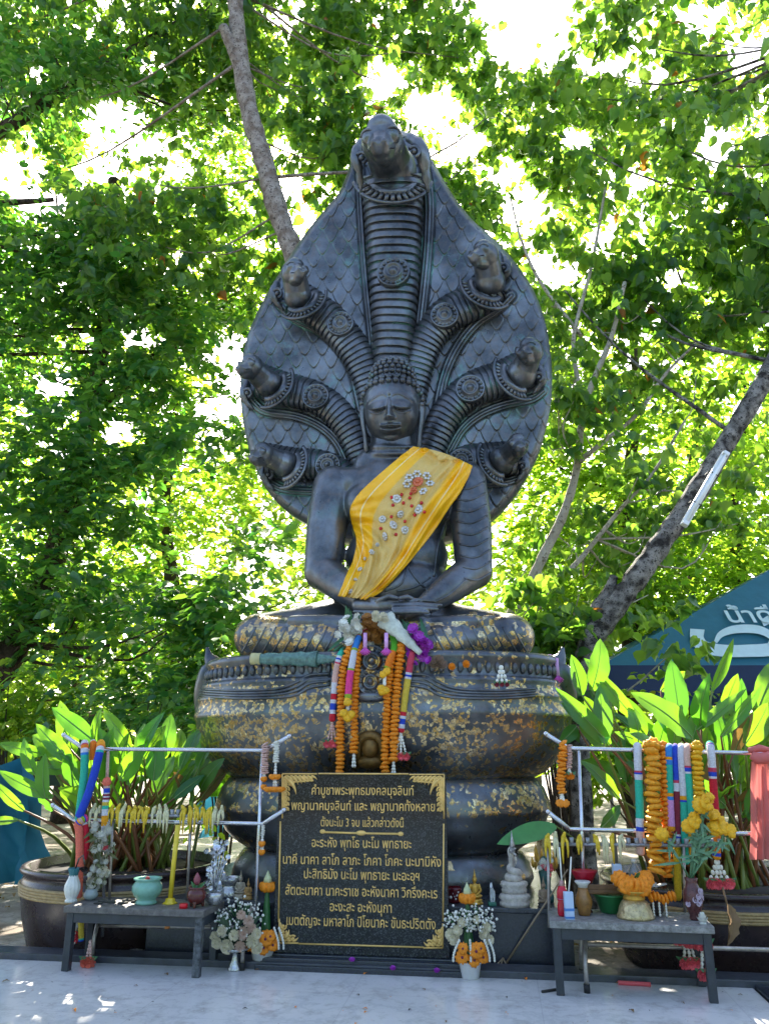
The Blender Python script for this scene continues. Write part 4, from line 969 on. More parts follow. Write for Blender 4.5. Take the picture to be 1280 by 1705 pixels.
# ------------------------------------------------------------------ the yellow sash (cloth draped over the figure: a thing of its own)
t = NT('sash_satin'); at_ = t.attr('across'); co = t.coord()
mid = t.math('MULTIPLY', t.ramp(at_, .27, .29), t.ramp(at_, .74, .78, (1, 1, 1), (0, 0, 0)))
nz = t.noise(3, 4); c = t.mix(t.ramp(nz, .3, .7), (.88, .42, .002), (.95, .52, .008)); sp = t.vor(190, 'F1', co); spk = t.ramp(sp, .18, .34, (1, 1, 1), (0, 0, 0))
c2 = t.mix(t.math('MULTIPLY', spk, .6), (.66, .43, .10), (.90, .80, .56)); c = t.mix(mid, c, c2)
tr_ = t.math('MULTIPLY', t.ramp(at_, .118, .12), t.ramp(at_, .134, .136, (1, 1, 1), (0, 0, 0))); tr2 = t.math('MULTIPLY', t.ramp(at_, .853, .855), t.ramp(at_, .868, .87, (1, 1, 1), (0, 0, 0)))
c = t.mix(t.math('MAXIMUM', tr_, tr2), c, (.88, .70, .34))
SASH_M = t.done(t.bsdf(c, t.math('ADD', .34, t.math('MULTIPLY', mid, .12)), .0, t.bump(t.math('ADD', t.noise(26, 4), t.math('MULTIPLY', t.math('MULTIPLY', spk, mid), .4)), .25, .008), .5))
Lp = [(688, 743), (660, 765), (625, 795), (597, 822), (583, 846), (585, 870), (593, 900), (588, 930), (576, 960), (562, 993)]
Rp = [(786, 775), (781, 792), (768, 815), (750, 842), (730, 872), (708, 902), (688, 928), (664, 956), (640, 980), (612, 998)]
Lq, Rq = spline(Lp, 120), spline(Rp, 120); NS = 64
V = []; at2 = []
for i in range(120):
    s_ = i / 119
    for j in range(NS):
        u = j / (NS - 1); bow = math.sin(math.pi * u) * (-9 if i < 14 else -9 * max(0, 1 - (i - 14) / 25)); p = Lq[i] * (1 - u) + Rq[i] * u
        h, nrm_ = hit(p[0], p[1] + bow * .6, 0)
        V.append((p[0], p[1] + bow * .6, -h.y)); at2.append(u)
V = np.array(V).reshape(120, NS, 3)
dpt = V[..., 2].copy()
for _ in range(14):                      # cloth spans hollows instead of dipping into them
    q = dpt.copy(); q[1:-1, 1:-1] = (dpt[:-2, 1:-1] + dpt[2:, 1:-1] + dpt[1:-1, :-2] + dpt[1:-1, 2:]) / 4; q[1:-1, 0] = (dpt[:-2, 0] + dpt[2:, 0]) / 2; q[1:-1, -1] = (dpt[:-2, -1] + dpt[2:, -1]) / 2
    dpt = np.maximum(q, V[..., 2])
ss, uu = np.meshgrid(np.linspace(0, 1, 120), np.linspace(0, 1, NS), indexing='ij')
fold = .014 * np.sin(uu * 46 + 5 * ss + 2.2 * np.sin(ss * 5)) * np.clip((uu - .35) * 1.8, .12, 1) + .011 * np.sin(uu * 19 - 15 * ss) * np.clip(ss * 1.5, .1, 1) + .012 * np.sin(ss * 40 + 9 * uu) * np.exp(-((ss - .5) / .22) ** 2) * (1 - uu)
fang = np.arctan2(ss - .50, uu + .22); fold = fold + .014 * np.sin(fang * 30 + 2 * np.sin(uu * 7)) * np.clip((ss - .30) * 3, 0, 1) * np.exp(-((uu - .35) / .5) ** 2)
off = np.maximum(.020, .052 + 2.1 * fold * (.5 + .5 * np.clip((1 - np.abs(uu - .5) * 2) * 6, 0, 1)))
VV = [tuple(L(V[i, j, 0], V[i, j, 1], dpt[i, j] + off[i, j])) for i in range(120) for j in range(NS)]
# tail over the shoulder
Q = [(i * NS + j, (i + 1) * NS + j, (i + 1) * NS + j + 1, i * NS + j + 1) for i in range(119) for j in range(NS - 1)]
base_n = len(VV); back = []
for r_ in range(1, 7):
    for j in range(NS):
        v = Vector(VV[j]); back.append((v.x, v.y + .07 * r_, v.z - .012 * r_ * r_))
VV2 = VV + back
for r_ in range(6):
    for j in range(NS - 1):
        i0 = j if r_ == 0 else base_n + (r_ - 1) * NS + j; i1 = base_n + r_ * NS + j; Q.append((i0, i0 + 1, i1 + 1, i1))
me = np_mesh('cloth', VV2, Q, SASH_M, True, {'across': at2 + at2[:NS] * 6})
SASH = thing('sash', 'golden yellow satin sash with beaded flowers draped over one shoulder of the seated Buddha', 'sash', M=MS)
so = link('cloth', me, SASH, True); md = so.modifiers.new('thick', 'SOLIDIFY'); md.thickness = .012; md.offset = -1
bvs = BVHTree.FromPolygons([Vector(v) for v in VV2], [tuple(q) for q in Q])
def on_sash(px, py):
    d = (RSi @ ray(px, py)).normalized(); h = bvs.ray_cast(CL, d)
    return (h[0], h[1] if h[1].y < 0 else -h[1]) if h[0] is not None else (None, None)
SIL = simple('silver_bead', (.62, .60, .56), .3, .55, .2, 60); REDB = simple('red_bead', (.55, .02, .02), .25); CORAL = simple('coral_bead', (.62, .14, .05), .4, 0, .3, 80, .3, 200)
def bead_flower(px, py, rpx, petals, mat, core=None):
    p, n_ = on_sash(px, py)
    if p is None: return
    m_ = mpp(px, py, .2); r_ = rpx * m_; Mx = Matrix.Translation(p + n_ * .006) @ n_.to_track_quat('Z', 'Y').to_matrix().to_4x4()
    mb = MB()
    for i in range(petals):
        a = 2 * math.pi * i / petals; c_ = Mx @ Vector((r_ * .62 * math.cos(a), r_ * .62 * math.sin(a), .004)); mb.ball(c_, (r_ * .36, r_ * .36, .012), 0, 8, 6, Mx)
    if core is not None: mb.ball(Mx @ Vector((0, 0, .01)), (r_ * .36, r_ * .36, .016), 1, 10, 6, Mx)
    mb.build('beaded_flower', [mat] + ([core] if core else [mat]), so, True)
for x, y in ((681, 796), (694, 790), (710, 793), (716, 806), (677, 806), (705, 819)): bead_flower(x, y, 8, 6, SIL)
bead_flower(696, 803, 10, 10, CORAL, CORAL); bead_flower(689, 816, 6.5, 8, CORAL, CORAL)
for x, y, r_ in ((660, 831, 9), (697, 848, 9), (666, 856, 7), (637, 865, 7), (654, 875, 8.5), (674, 883, 8), (642, 893, 8), (629, 907, 4), (618, 920, 5.5), (609, 931, 3.5), (600, 949, 5), (591, 967, 3.5), (584, 986, 5), (589, 905, 5)): bead_flower(x, y, r_, 9 if r_ > 6 else 6, SIL, SIL)
mb = MB()
for x, y in ((652, 828), (668, 823), (671, 838), (654, 842), (682, 829), (686, 843), (701, 837), (706, 852), (691, 858), (652, 860), (674, 868), (635, 880), (659, 891), (684, 822)):
    p, n_ = on_sash(x, y)
    if p: mb.ball(p + n_ * .01, .017, 0, 8, 6)
if mb.v: mb.build('red_beads', REDB, so, True)
# ------------------------------------------------------------------ plinth and inscribed plaque
def Wd(px, py, d): return WL(L(px, py, d))
def lbox(mb, u0, u1, d0, d1, z0, z1, m=0, bev=.006): return mb.box(((u0 + u1) / 2, -(d0 + d1) / 2, (z0 + z1) / 2), (u1 - u0, d1 - d0, z1 - z0), m, None, bev)
PLZ = .40
root = thing('plinth', 'dark navy stone plinth carrying the bronze statue', 'plinth', M=MS)
mb = MB(); lbox(mb, L(246, 1520, 1.05).x, L(952, 1520, 1.05).x, -1.15, 1.05, -.09, PLZ - .035); mb.build('block', granite, root, True)
mb = MB(); lbox(mb, L(246, 1520, 1.05).x - .02, L(952, 1520, 1.05).x + .02, -1.17, 1.075, PLZ - .033, PLZ); mb.build('top_slab', simple('slab_stone', (.04, .048, .06), .3, 0, .4, 20, 0, dirt=.5), root, True)
t = NT('black_granite'); v = t.vor(150, 'F1', None, 'Color'); s_ = t.n('ShaderNodeSeparateColor'); t.l(v, s_.inputs[0])
c = t.mix(t.math('POWER', s_.outputs[0], 5.0), (.008, .010, .012), (.085, .095, .10)); c = t.mix(t.math('MULTIPLY', t.ramp(t.noise(70, 3), .5, .7), .4), c, (.03, .034, .036))
PLQ = t.done(t.bsdf(c, .10, 0, None, .32)); GOLDP = simple('gold_paint', (.80, .52, .16), .38, .25, .25, 14, .15, 160)
DP = 1.20
root = thing('plaque', 'polished black granite plaque with a gold Thai inscription before the pedestal', 'plaque', M=MS)
ul, ur = L(464, 1300, DP).x, L(742, 1300, DP).x; zt, zb_ = L(602, 1287, DP).z, L(602, 1592, DP).z
mb = MB(); lbox(mb, ul, ur, DP - .06, DP, zb_, zt, 0, .004); mb.build('slab', PLQ, root, True)
mb = MB(); uc = (ul + ur) / 2
lbox(mb, ul - .05, ur + .06, 1.07, DP + .03, .05, zb_, 0, .008); mb.build('base_step', granite, root, True)
mb = MB(); lbox(mb, ul - .07, ur + .08, DP + .031, DP + .09, -.005, .072, 0, .008); mb.build('base_step', granite, root, True)
mb = MB(); lbox(mb, ul - .09, ur + .10, DP + .091, DP + .14, -.005, .035, 0, .006); mb.build('base_step', granite, root, True)
LINES = [('คำบูชาพระพุทธมงคลมุจลินท์', 518, 688, 1324, 1), ('พญานาคมุจลินท์ และ พญานาคทั้งหลาย', 484, 723, 1350, 1), ('ตั้งนะโม 3 จบ แล้วกล่าวดังนี้', 533, 671, 1377, .9),
         ('อะระหัง พุทโธ นะโม พุทธายะ', 518, 684, 1412, 1), ('นาคี นาคา ลาโภ ลาภะ โภคา โภคะ นะมามิหัง', 470, 733, 1441, 1), ('ปะสิทธิมัง นะโม พุทธายะ มะอะอุฯ', 505, 697, 1465, 1),
         ('สัตตะนาคา นาคะราเช อะหังนาคา วิกรึงคะเร', 474, 727, 1493, 1), ('อะงะสะ อะหังนุกา', 548, 651, 1519, 1), ('เมตตัญจะ มหาลาโภ ปิโยนาคะ ขันธะปริตตัง', 476, 724, 1544, 1)]
for body, x0, x1, yb, k in LINES:
    a, b = L(x0 + 1, yb, DP), L(x1 + 1, yb, DP); mid = (a + b) / 2
    thai('inscription', body, Matrix.Translation((mid.x, -DP - .0025, mid.z)) @ TX, .094 * k, .0018, GOLDP, root, True, 'CENTER', .0003, b.x - a.x)
def gline(pts, r=.006, name='gold_border'):
    mb = MB(); mb.tube([L(x, y, DP + .003) for x, y in pts], r, 6); return mb.build(name, GOLDP, root, True)
gline([(530, 1288.5), (680, 1289)]); gline([(467, 1368), (463.5, 1535)]); gline([(738.5, 1372), (737.5, 1535)]); gline([(497, 1572), (705, 1578)])
gline([(537, 1386), (601, 1388), (667, 1389)], .008, 'divider'); mb = MB(); mb.ball(L(601, 1387.5, DP + .003), (.04, .012, .018), 0, 12, 8); mb.ball(L(537, 1385, DP + .003), (.022, .01, .016)); mb.ball(L(667, 1389, DP + .003), (.022, .01, .016)); mb.build('divider_knots', GOLDP, root, True)
def ornament(cx, cy, sx, sy, big):
    mb = MB(); q = lambda x, y: L(cx + sx * x, cy + sy * y, DP + .004)
    def flame(x, y, ang, ln, w):
        pts = []
        for i in range(7):
            f = i / 6; a = ang + .9 * f; pts.append((x + ln * f * math.cos(ang + .45 * f), y + ln * f * math.sin(ang + .45 * f)))
        mb.tube([q(*p) for p in pts], [w * (.35 + 1.1 * math.sin(math.pi * min(f * .9 + .12, 1))) * (1 - f * .55) for f in np.linspace(0, 1, 7)], 6)
    def curl(x, y, r, tn, w=.007):
        mb.tube([q(x + r * (1 - f) * math.cos(tn * f * 9 + .6), y + r * (1 - f) * math.sin(tn * f * 9 + .6)) for f in np.linspace(0, .92, 22)], w, 6)
    for i in range(int(7 * big)):
        x = 6 + i * 7 / big ** .2; ln = 20 * big - i * 1.9
        curl(x, 7 + .25 * ln * .3, 6.5 - i * .35, 1); flame(x - 3, 5, .5, max(ln, 6), .010); flame(x, 3, .15, 12, .008)
        curl(6.5, 8 + i * 8.5 / big ** .2, 6 - i * .3, -1); flame(4, x + 2, 1.15, max(ln * .75, 6), .010); flame(3, x + 3, 1.45, 13, .008)
    flame(8, 8, .6, 30 * big, .014); mb.tube([q(0, 0), q(58 * big, 0)], .006, 6); mb.tube([q(0, 0), q(0, 74 * big)], .006, 6)
    return mb.build('corner_ornament', GOLDP, root, True)
ornament(470, 1289, 1, 1, 1.0); ornament(739, 1290, -1, 1, 1.0); ornament(465, 1571, 1, -1, .55); ornament(737, 1579, -1, -1, .55)

# ------------------------------------------------------------------ offering tables
TOPST = simple('worn_stone_top', (.24, .24, .23), .55, 0, .5, 26, .3, 60, dirt=.7); TOPDK = simple('worn_dark_top', (.14, .13, .12), .55, 0, .5, 22, .3, 60, dirt=.6)
STEELP = simple('painted_steel', (.030, .038, .048), .38, 0, .35, 16, .1, 60, dirt=.35)
def table(label, fl, fr, rl, ztop, topmat, peel=False):
    A, B, D_ = G(*fl), G(*fr), G(*rl); ux = (B - A).normalized(); uy = Vector((-ux.y, ux.x, 0)); dep = max(.30, (D_ - A).dot(uy)); w = (B - A).length
    M = Matrix(((ux.x, uy.x, 0, A.x), (ux.y, uy.y, 0, A.y), (0, 0, 1, 0), (0, 0, 0, 1)))
    r_ = thing('offering_table', label, 'table', M=M, group='low offering tables')
    MB().box((w / 2, dep / 2, ztop - .022), (w + .09, dep + .10, .044), bev=.007).build('table_top', topmat, r_, True)
    f = MB()
    for y in (0, dep): f.box((w / 2, y, ztop - .044 - .035), (w - .052, .045, .066), bev=.004)
    for x in (0, w): f.box((x, dep / 2, ztop - .044 - .035), (.045, dep - .052, .066), bev=.004)
    f.build('frame', STEELP, r_, True)
    for x in (0, w):
        for y in (0, dep):
            lg = MB().box((x, y, (ztop - .046) / 2), (.052, .052, ztop - .046), bev=.005).build('leg', STEELP if not (peel and x > 0 and y == 0) else simple('peeling_paint', (.10, .11, .12), .5, .2, .9, 30, .3, 50, dirt=.6), r_, True)
            if peel and x > 0 and y == 0: lg['label'] = 'leg with flaking silver paint'
    return r_, M, w, dep
TL, ML_, WL_, DL_ = table('low offering table with a dark worn top, left of the plaque', (110, 1617), (327, 1628), (140, 1601), .425, TOPDK, True)
TR, MR_, WR_, DR_ = table('low offering table with a mottled stone top, right of the plaque', (933, 1657), (1188, 1670), (947, 1632), .435, TOPST)
ZL, ZR = .4255, .4355
def on(px, z, Y=None): return G(px, 1, z) if False else None
def on_table(M, px, f, z):
    """point on a table under image column px, at fraction f of its depth from the front"""
    dep = DL_ if M is ML_ else DR_; p0 = M @ Vector((0, dep * f, z)); ux = Vector((M[0][0], M[1][0], 0))
    k = (px - 640) / FPX; best = None; w = WL_ if M is ML_ else WR_
    for i in range(400):
        q = p0 + ux * (w * (i / 399 * 1.3 - .15)); fx = 640 + FPX * q.x / (q.y * cP + (q.z - CAMH) * sP)
        if best is None or abs(fx - px) < best[0]: best = (abs(fx - px), q)
    return best[1]
def pm(p): return (p.y * cP + (p.z - CAMH) * sP) / FPX            # metres per pixel at a point

# ------------------------------------------------------------------ stainless garland racks
INOX = simple('stainless_steel', (.62, .62, .64), .22, .85, .12, 12, .05, 30); INOXW = simple('worn_pipe', (.42, .38, .34), .4, .6, .35, 14, .1, 40, dirt=.3); RUBBER = simple('rubber_foot', (.015, .015, .016), .7)
def rack(label, d, posts, rails, low, feet):
    b = Wd(posts[0][0][0], posts[0][1][1], d); r_ = thing('garland_rack', label, 'rack', (b.x, b.y, 0), 0, 'stainless garland racks')
    for (a, b_) in posts:
        p, q = Wd(*a, d), Wd(*b_, d); MB().tube([p, Vector((p.x * .2 + q.x * .8, p.y * .2 + q.y * .8, q.z)), ], .0135, 12).build('post', INOX, r_)
    for rl in rails:
        q = [Wd(x, y, d + (.0 if i not in (0, len(rl) - 1) else .10)) for i, (x, y) in enumerate(rl)]
        pts = []
        for i, p in enumerate(q):
            if 0 < i < len(q) - 1: pts += [p.lerp(q[i - 1], .10 if i == 1 else .02), p, p.lerp(q[i + 1], .02 if i == 1 else .10)]
            else: pts.append(p)
        h = MB(); h.tube(pts, .0155, 12); ro = h.build('rail', INOX, r_)
        for e in (q[0], q[-1]): MB().ball(e, .018, 0, 12, 8).build('end_cap', INOX, ro)
    MB().tube([Wd(*low[0], d), Wd(*low[1], d)], .015, 12).build('lower_bar', INOXW, r_)
    for (x0, y0, x1, y1) in feet:
        p, q = G(x0, y0, .02), G(x1, y1, .02); top = Wd(x0, y0 - 70, d)
        fo = MB().tube([top, Vector((q.x, q.y, .16)), Vector((q.x, q.y, .02))], .0145, 10).build('foot', INOXW, r_); MB().tube([Vector((q.x, q.y, .0)), Vector((q.x, q.y, .05))], .021, 12).build('rubber_tip', RUBBER, fo)
    return r_
DRK = 1.22
rack('stainless pipe rack standing behind the left offering table', DRK, [((180, 1250), (176, 1560)), ((437, 1250), (422, 1580))],
     [[(106, 1224), (140, 1247), (440, 1250), (482, 1226)], [(88, 1341), (124, 1366), (438, 1372), (473, 1349)]], ((148, 1541), (424, 1546)), [(165, 1575, 109, 1602), (170, 1575, 153, 1600), (420, 1580, 403, 1611)])
DRR = 1.25
rack('stainless pipe rack standing behind the right offering table', DRR, [((963, 1250), (974, 1580)), ((1335, 1256), (1338, 1590))],
     [[(908, 1222), (946, 1246), (1345, 1257), (1385, 1232)], [(912, 1352), (948, 1381), (1345, 1391), (1385, 1368)]], ((975, 1573), (1338, 1584)), [(974, 1575, 969, 1622), (974, 1575, 977, 1648)])
# candle rails with dripping wax
WAXY = simple('yellow_wax', (.66, .46, .02), .4, 0, .25, 60, .3, 90); WAXP = simple('pale_wax', (.62, .58, .34), .45, 0, .25, 60, .3, 90); CUPS = simple('candle_tin', (.30, .31, .33), .45, .6, .4, 40)
def candle_rail(label, d, x0, x1, y, props, grp, lab, spec):
    b = Wd(props[0][0], 1480, d); r_ = thing('candle_rail', label, 'candle rail', (b.x, b.y, 0), 0, 'candle rails')
    a, e = Wd(x0, y, d), Wd(x1, y + 3, d); MB().tube([a, e], .012, 10).build('bar', CUPS, r_)
    for (xa, ya, xb, yb) in props: MB().tube([Wd(xa, ya, d), Wd(xb, yb, d)], .010, 10).build('leg', INOXW, r_)
    n = 22; cups = MB()
    for i in range(n):
        c_ = a.lerp(e, (i + .5) / n); MB().lathe([(.009, 0), (.016, .012), (.017, .045), (.013, .046)], c_, 10).build('cup', CUPS, r_)
        if spec(i):
            m = MB(); r0 = random.Random(i * 7 + int(x0)); tp = c_ + Vector((0, 0, .045))
            m.chain([c_ + Vector((0, 0, .02)), tp, tp + Vector((r0.uniform(-.02, .02), -.01, r0.uniform(.01, .035)))], [.018, .018, .011], 0, 8)
            for k in range(r0.randint(2, 4)):
                x = r0.uniform(-.022, .022); ln = r0.choice([.04, .06, .08, .10, .14]); m.tube([tp + Vector((x * .5, -.008, 0)), tp + Vector((x, -.022, -.03)), tp + Vector((x * 1.1, -.022, -.03 - ln * .6)), tp + Vector((x * 1.0, -.02, -.03 - ln))], [.010, .011, .008, .004], 6)
            o = m.build('candle_stub', WAXY if spec(i) == 1 else WAXP); tag(o, lab, 'candle stub', grp)
    return r_
candle_rail('narrow rail of candle cups behind the left offering table', 1.27, 150, 374, 1357, [(188, 1360, 182, 1500), (318, 1360, 311, 1500)], 'melted candle stubs on the left rail', 'melted candle stub dripping yellow wax on the left candle rail', lambda i: (2 if i in (0, 1, 5, 10, 11, 12, 20, 21) else 1) if i not in (13, 14) else 0)
candle_rail('narrow rail of candle cups behind the right offering table', 1.34, 905, 1206, 1406, [(1138, 1410, 1140, 1520), (912, 1410, 914, 1545)], 'melted candle stubs on the right rail', 'melted candle stub dripping pale wax on the right candle rail', lambda i: (2 if i % 2 else 1) if i in (0, 1, 2, 4, 6, 7, 8, 9) else 0)

# ------------------------------------------------------------------ big glazed planters with water canna
JAR = simple('brown_glaze', (.032, .020, .020), .28, 0, .4, 6, .1, 20, dirt=.3); BAND = simple('straw_band', (.36, .26, .12), .7, 0, .3, 30, .5, 60); SOIL = simple('soil', (.03, .022, .015), .9, 0, .4, 20, .5)
def planter(label, cx, cy, Rr, h):
    r_ = thing('planter', label, 'planter', (cx, cy, -.09), 0, 'large brown glazed planters')
    z = lambda f: -.09 + (h + .09) * f; c0 = (cx, cy, 0)
    MB().lathe([(Rr * .84, z(0)), (Rr * .88, z(.12)), (Rr * .95, z(.42)), (Rr * .985, z(.66)), (Rr * 1.0, z(.78)), (Rr * .985, z(.86)), (Rr * .96, z(.90)), (Rr * 1.0, z(.93)), (Rr * 1.02, z(.96)), (Rr * 1.0, z(1.0)), (Rr * .94, z(1.0)), (Rr * .92, z(.9))], c0, 64).build('jar', JAR, r_)
    b = MB()
    for k in range(4): b.tube([(cx + Rr * (1.0 - .003 * k) * math.cos(a), cy + Rr * (1.0 - .003 * k) * math.sin(a), z(.80 - .033 * k)) for a in np.linspace(0, 2 * math.pi, 65)], .014, 6)
    b.build('band', BAND, r_)
    s = MB(); s.lathe([(Rr * .93, z(.90)), (.001, z(.93))], c0, 48); s.build('soil', SOIL, r_); return r_, z(.92)
cL = P(205, 1500, 7.45); RL_ = 162 * wp(205, 1500, 7.45); hL = P(205, 1458, 7.45 - RL_).z
cR = P(1195, 1500, 6.95); RR_ = 185 * wp(1195, 1500, 6.95); hR = P(1195, 1492, 6.95 - RR_).z
_, szL = planter('large brown glazed planter with straw bands at the left of the plinth', cL.x, cL.y, RL_, hL)
_, szR = planter('large brown glazed planter with straw bands at the right of the plinth', cR.x, cR.y, RR_, hR)
mb = MB(); q = P(84, 1537, cL.y - RL_ * .82); mb.ball(q, (.05, .02, .06), 0, 12, 8)
CANNA = leafmat('canna_leaf', g(.035, .14, .04), g(.07, .19, .04), g(.14, .46, .02), g(.32, .60, .02), .46, .30, .55); RIBM = simple('leaf_rib', (.20, .34, .10), .5); CANNAD = leafmat('canna_leaf_dry', g(.20, .13, .05), g(.28, .2, .08), g(.25, .12, .03), g(.4, .25, .05), .35, .6)
t = NT('canna_stem'); gz = t.n('ShaderNodeNewGeometry'); rp = gz.outputs['Random Per Island']
STEM = t.done(t.bsdf(t.mix(t.math('GREATER_THAN', rp, .55), t.mix(rp, (.16, .055, .02), (.22, .10, .03)), t.mix(rp, (.10, .16, .03), (.16, .20, .03))), .45))
def blade(mb, base, tip, w, nrm, curl=.12, fold=.12, wave=0.0, m=0, rib=None):
    base, tip = Vector(base), Vector(tip); ax = tip - base; ln = ax.length; ax.normalize(); n_ = (nrm - ax * nrm.dot(ax)).normalized(); sd = ax.cross(n_); V = []; K = 9
    for i in range(K + 1):
        f = i / K; wi = w / 2 * (math.sin(math.pi * min(f * .93 + .04, 1)) ** .75) * (1.12 - .45 * f) if i < K else .002
        c_ = base + ax * (ln * f) + n_ * (curl * ln * (math.sin(math.pi * f) * .5 - f * f * .6)); up = n_ * (fold * wi * 2 + wave * wi * math.sin(i * 2.3)); up2 = n_ * (fold * wi * 2 + wave * wi * math.sin(i * 1.7 + 2))
        V += [c_ - sd * wi + up, c_ - sd * wi * .5 + up * .35, c_, c_ + sd * wi * .5 + up2 * .35, c_ + sd * wi + up2]
    mb.add(V, [(i * 5 + j, i * 5 + j + 1, (i + 1) * 5 + j + 1, (i + 1) * 5 + j) for i in range(K) for j in range(4)], m)
    if rib is not None:
        for e in (1, -1): mb.tube([Vector(V[i * 5 + 2]) + n_ * .003 * e for i in range(K)], [.0045 * (1 - .8 * i / K) for i in range(K)], 4, rib, False)
def canna(label, c_, rad, sz, spec, nfill, hrange, seed, spread=1.0, lean=0.0):
    """spec leaves: base px, tip px, width px, depth offset; others fill the clump"""
    rd = random.Random(seed); r_ = thing('water_canna', label, 'plant', (c_.x, c_.y, sz), 0, 'water canna in the planters'); lm, sm = MB(), MB()
    def stem(b):
        a = rd.uniform(0, 6.28); q = rad * .55 * math.sqrt(rd.random()); gx = c_.x + q * math.cos(a) * .9 + (b.x - c_.x) * .25; gy = c_.y + q * math.sin(a) * .7; g_ = Vector((max(c_.x - rad * .8, min(c_.x + rad * .8, gx)), gy, sz - .05))
        m_ = g_.lerp(b, .5) + Vector((0, 0, .08)); sm.tube(spline([g_, m_, b], 7), [.020, .018, .016, .014, .012, .010, .007], 6)
    for (bx, by, tx, ty, w, dY) in spec:
        Y = c_.y - .35 + dY; b, tp = P(bx, by, Y), P(tx, ty, Y + rd.uniform(-.12, .12)); blade(lm, b, tp, w * wp(bx, by, Y), Vector((rd.uniform(-.5, .5), -1, rd.uniform(-.1, .5))), rd.uniform(-.02, .2), rd.uniform(.05, .2), rd.uniform(0, .16), 0, 1); stem(b)
    for i in range(nfill):
        a = rd.uniform(0, 6.28); q = rad * 1.0 * math.sqrt(rd.random()) * spread; h = rd.uniform(*hrange)
        b = Vector((c_.x + q * math.cos(a) + lean, c_.y + q * math.sin(a) * .8, sz + h)); out = Vector((math.cos(a) * q / rad * .8 + rd.gauss(0, .35), math.sin(a) * q / rad * .6 + rd.gauss(0, .3), rd.uniform(.2, 1.3))).normalized()
        blade(lm, b, b + out * rd.uniform(.30, .52), rd.uniform(.11, .22), Vector((rd.gauss(0, .6), -1, rd.gauss(.2, .5))), rd.uniform(0, .3), rd.uniform(.05, .22), rd.uniform(0, .2), 2 if rd.random() < .07 else 0, 1); stem(b)
    lm.build('foliage', [CANNA, RIBM, CANNAD], r_); sm.build('stems', STEM, r_); return r_
spR = [(985, 1150, 1003, 1062, 40, 0), (1005, 1238, 998, 1140, 38, -.15), (1015, 1240, 928, 1148, 34, -.1), (1058, 1198, 986, 1112, 28, .05), (1152, 1228, 1055, 1150, 54, -.2), (1132, 1202, 1117, 1098, 42, -.05), (1185, 1150, 1222, 1064, 20, .1),
       (1160, 1216, 1242, 1148, 22, -.1), (1204, 1182, 1228, 1122, 28, .1), (1200, 1226, 1272, 1138, 24, -.15), (1062, 1240, 1052, 1172, 42, -.05), (968, 1158, 952, 1090, 36, .2), (1100, 1150, 1140, 1118, 26, .3), (1240, 1240, 1282, 1170, 46, -.1), (1262, 1180, 1300, 1090, 40, .1),
       (985, 1215, 935, 1170, 30, .1), (1095, 1245, 1110, 1190, 44, .15), (1150, 1240, 1165, 1180, 36, .2), (1010, 1150, 975, 1095, 30, .25), (1230, 1200, 1236, 1130, 22, .3), (960, 1210, 930, 1240, 26, .1), (1030, 1330, 970, 1265, 26, -.1), (1000, 1380, 1035, 1340, 24, -.2), (1080, 1290, 1115, 1245, 34, .1)]
canna('tall water canna with broad bright leaves in the right planter', cR, RR_, szR, spR, 64, (.45, 1.25), 5, .85)
spL = [(58, 1290, 36, 1230, 26, -.1), (74, 1256, -4, 1238, 24, 0), (88, 1328, -6, 1284, 26, -.1), (76, 1330, 72, 1256, 30, -.15), (122, 1272, 58, 1204, 30, .0), (155, 1232, 86, 1178, 34, .1), (158, 1240, 166, 1178, 24, .1), (218, 1246, 172, 1180, 26, .1), (240, 1262, 276, 1208, 28, 0), (270, 1262, 286, 1188, 34, .1), (308, 1272, 336, 1208, 30, .1), (300, 1282, 326, 1220, 26, 0),
       (40, 1350, -14, 1300, 20, -.1), (30, 1366, -30, 1370, 16, -.2), (110, 1240, 128, 1190, 24, .2), (200, 1300, 240, 1240, 36, -.1), (255, 1300, 262, 1236, 36, -.05), (330, 1280, 350, 1238, 24, .1), (180, 1280, 150, 1230, 34, .1), (290, 1330, 340, 1290, 26, 0), (130, 1310, 110, 1250, 34, 0), (225, 1290, 190, 1225, 38, .15)]
canna('tall water canna with arching green leaves in the left planter', cL, RL_, szL, spL, 56, (.45, .98), 9, .85)
# low shrubs behind
def shrub(label, bl, lm_, size, kind, per=40):
    c_ = P(bl[0][0], bl[0][1], bl[0][4]); r_ = thing('shrub', label, 'shrub', (c_.x, c_.y, -.1), 0, 'shrubs behind the shrine')
    p, cl = blob_points(bl, per, .24, 1.0); leaf_cloud('foliage', p, size, lm_, kind, .3, r_, flat=.6, dirs=DIRS[0] if kind == 'oval' else None); m = MB()
    for q in cl[::3]: limb(m, [np.array([c_.x + (q[0] - c_.x) * .3, c_.y, -.1]), np.array([(c_.x + q[0]) / 2, q[1], q[2] * .5]), q], .02, .006, 5, 7)
    m.build('stems', BARK_BROWN, r_)
shrub('leafy shrub with heart shaped leaves between the pedestal and the leaning trunk', [(925, 1130, 70, 110, 9.0, .4, 34)], LF_BODHI, .12, 'heart', 26)
shrub('dense green shrub behind the left water canna', [(230, 1210, 190, 70, 10.2, .5, 60)], LF_DEEP, .11, 'oval')
shrub('light green shrub below the trees at the left frame edge', [(40, 1180, 110, 60, 11.5, .5, 40)], LF_FINE, .11, 'oval')
shrub('bright green shrub under the blue canopy tent', [(1120, 1250, 200, 70, 9.6, .5, 60)], LF_FINE, .12, 'oval')
shrub('low green shrub behind the pedestal at the left', [(380, 1270, 60, 40, 9.4, .3, 22)], LF_FINE, .10, 'oval')
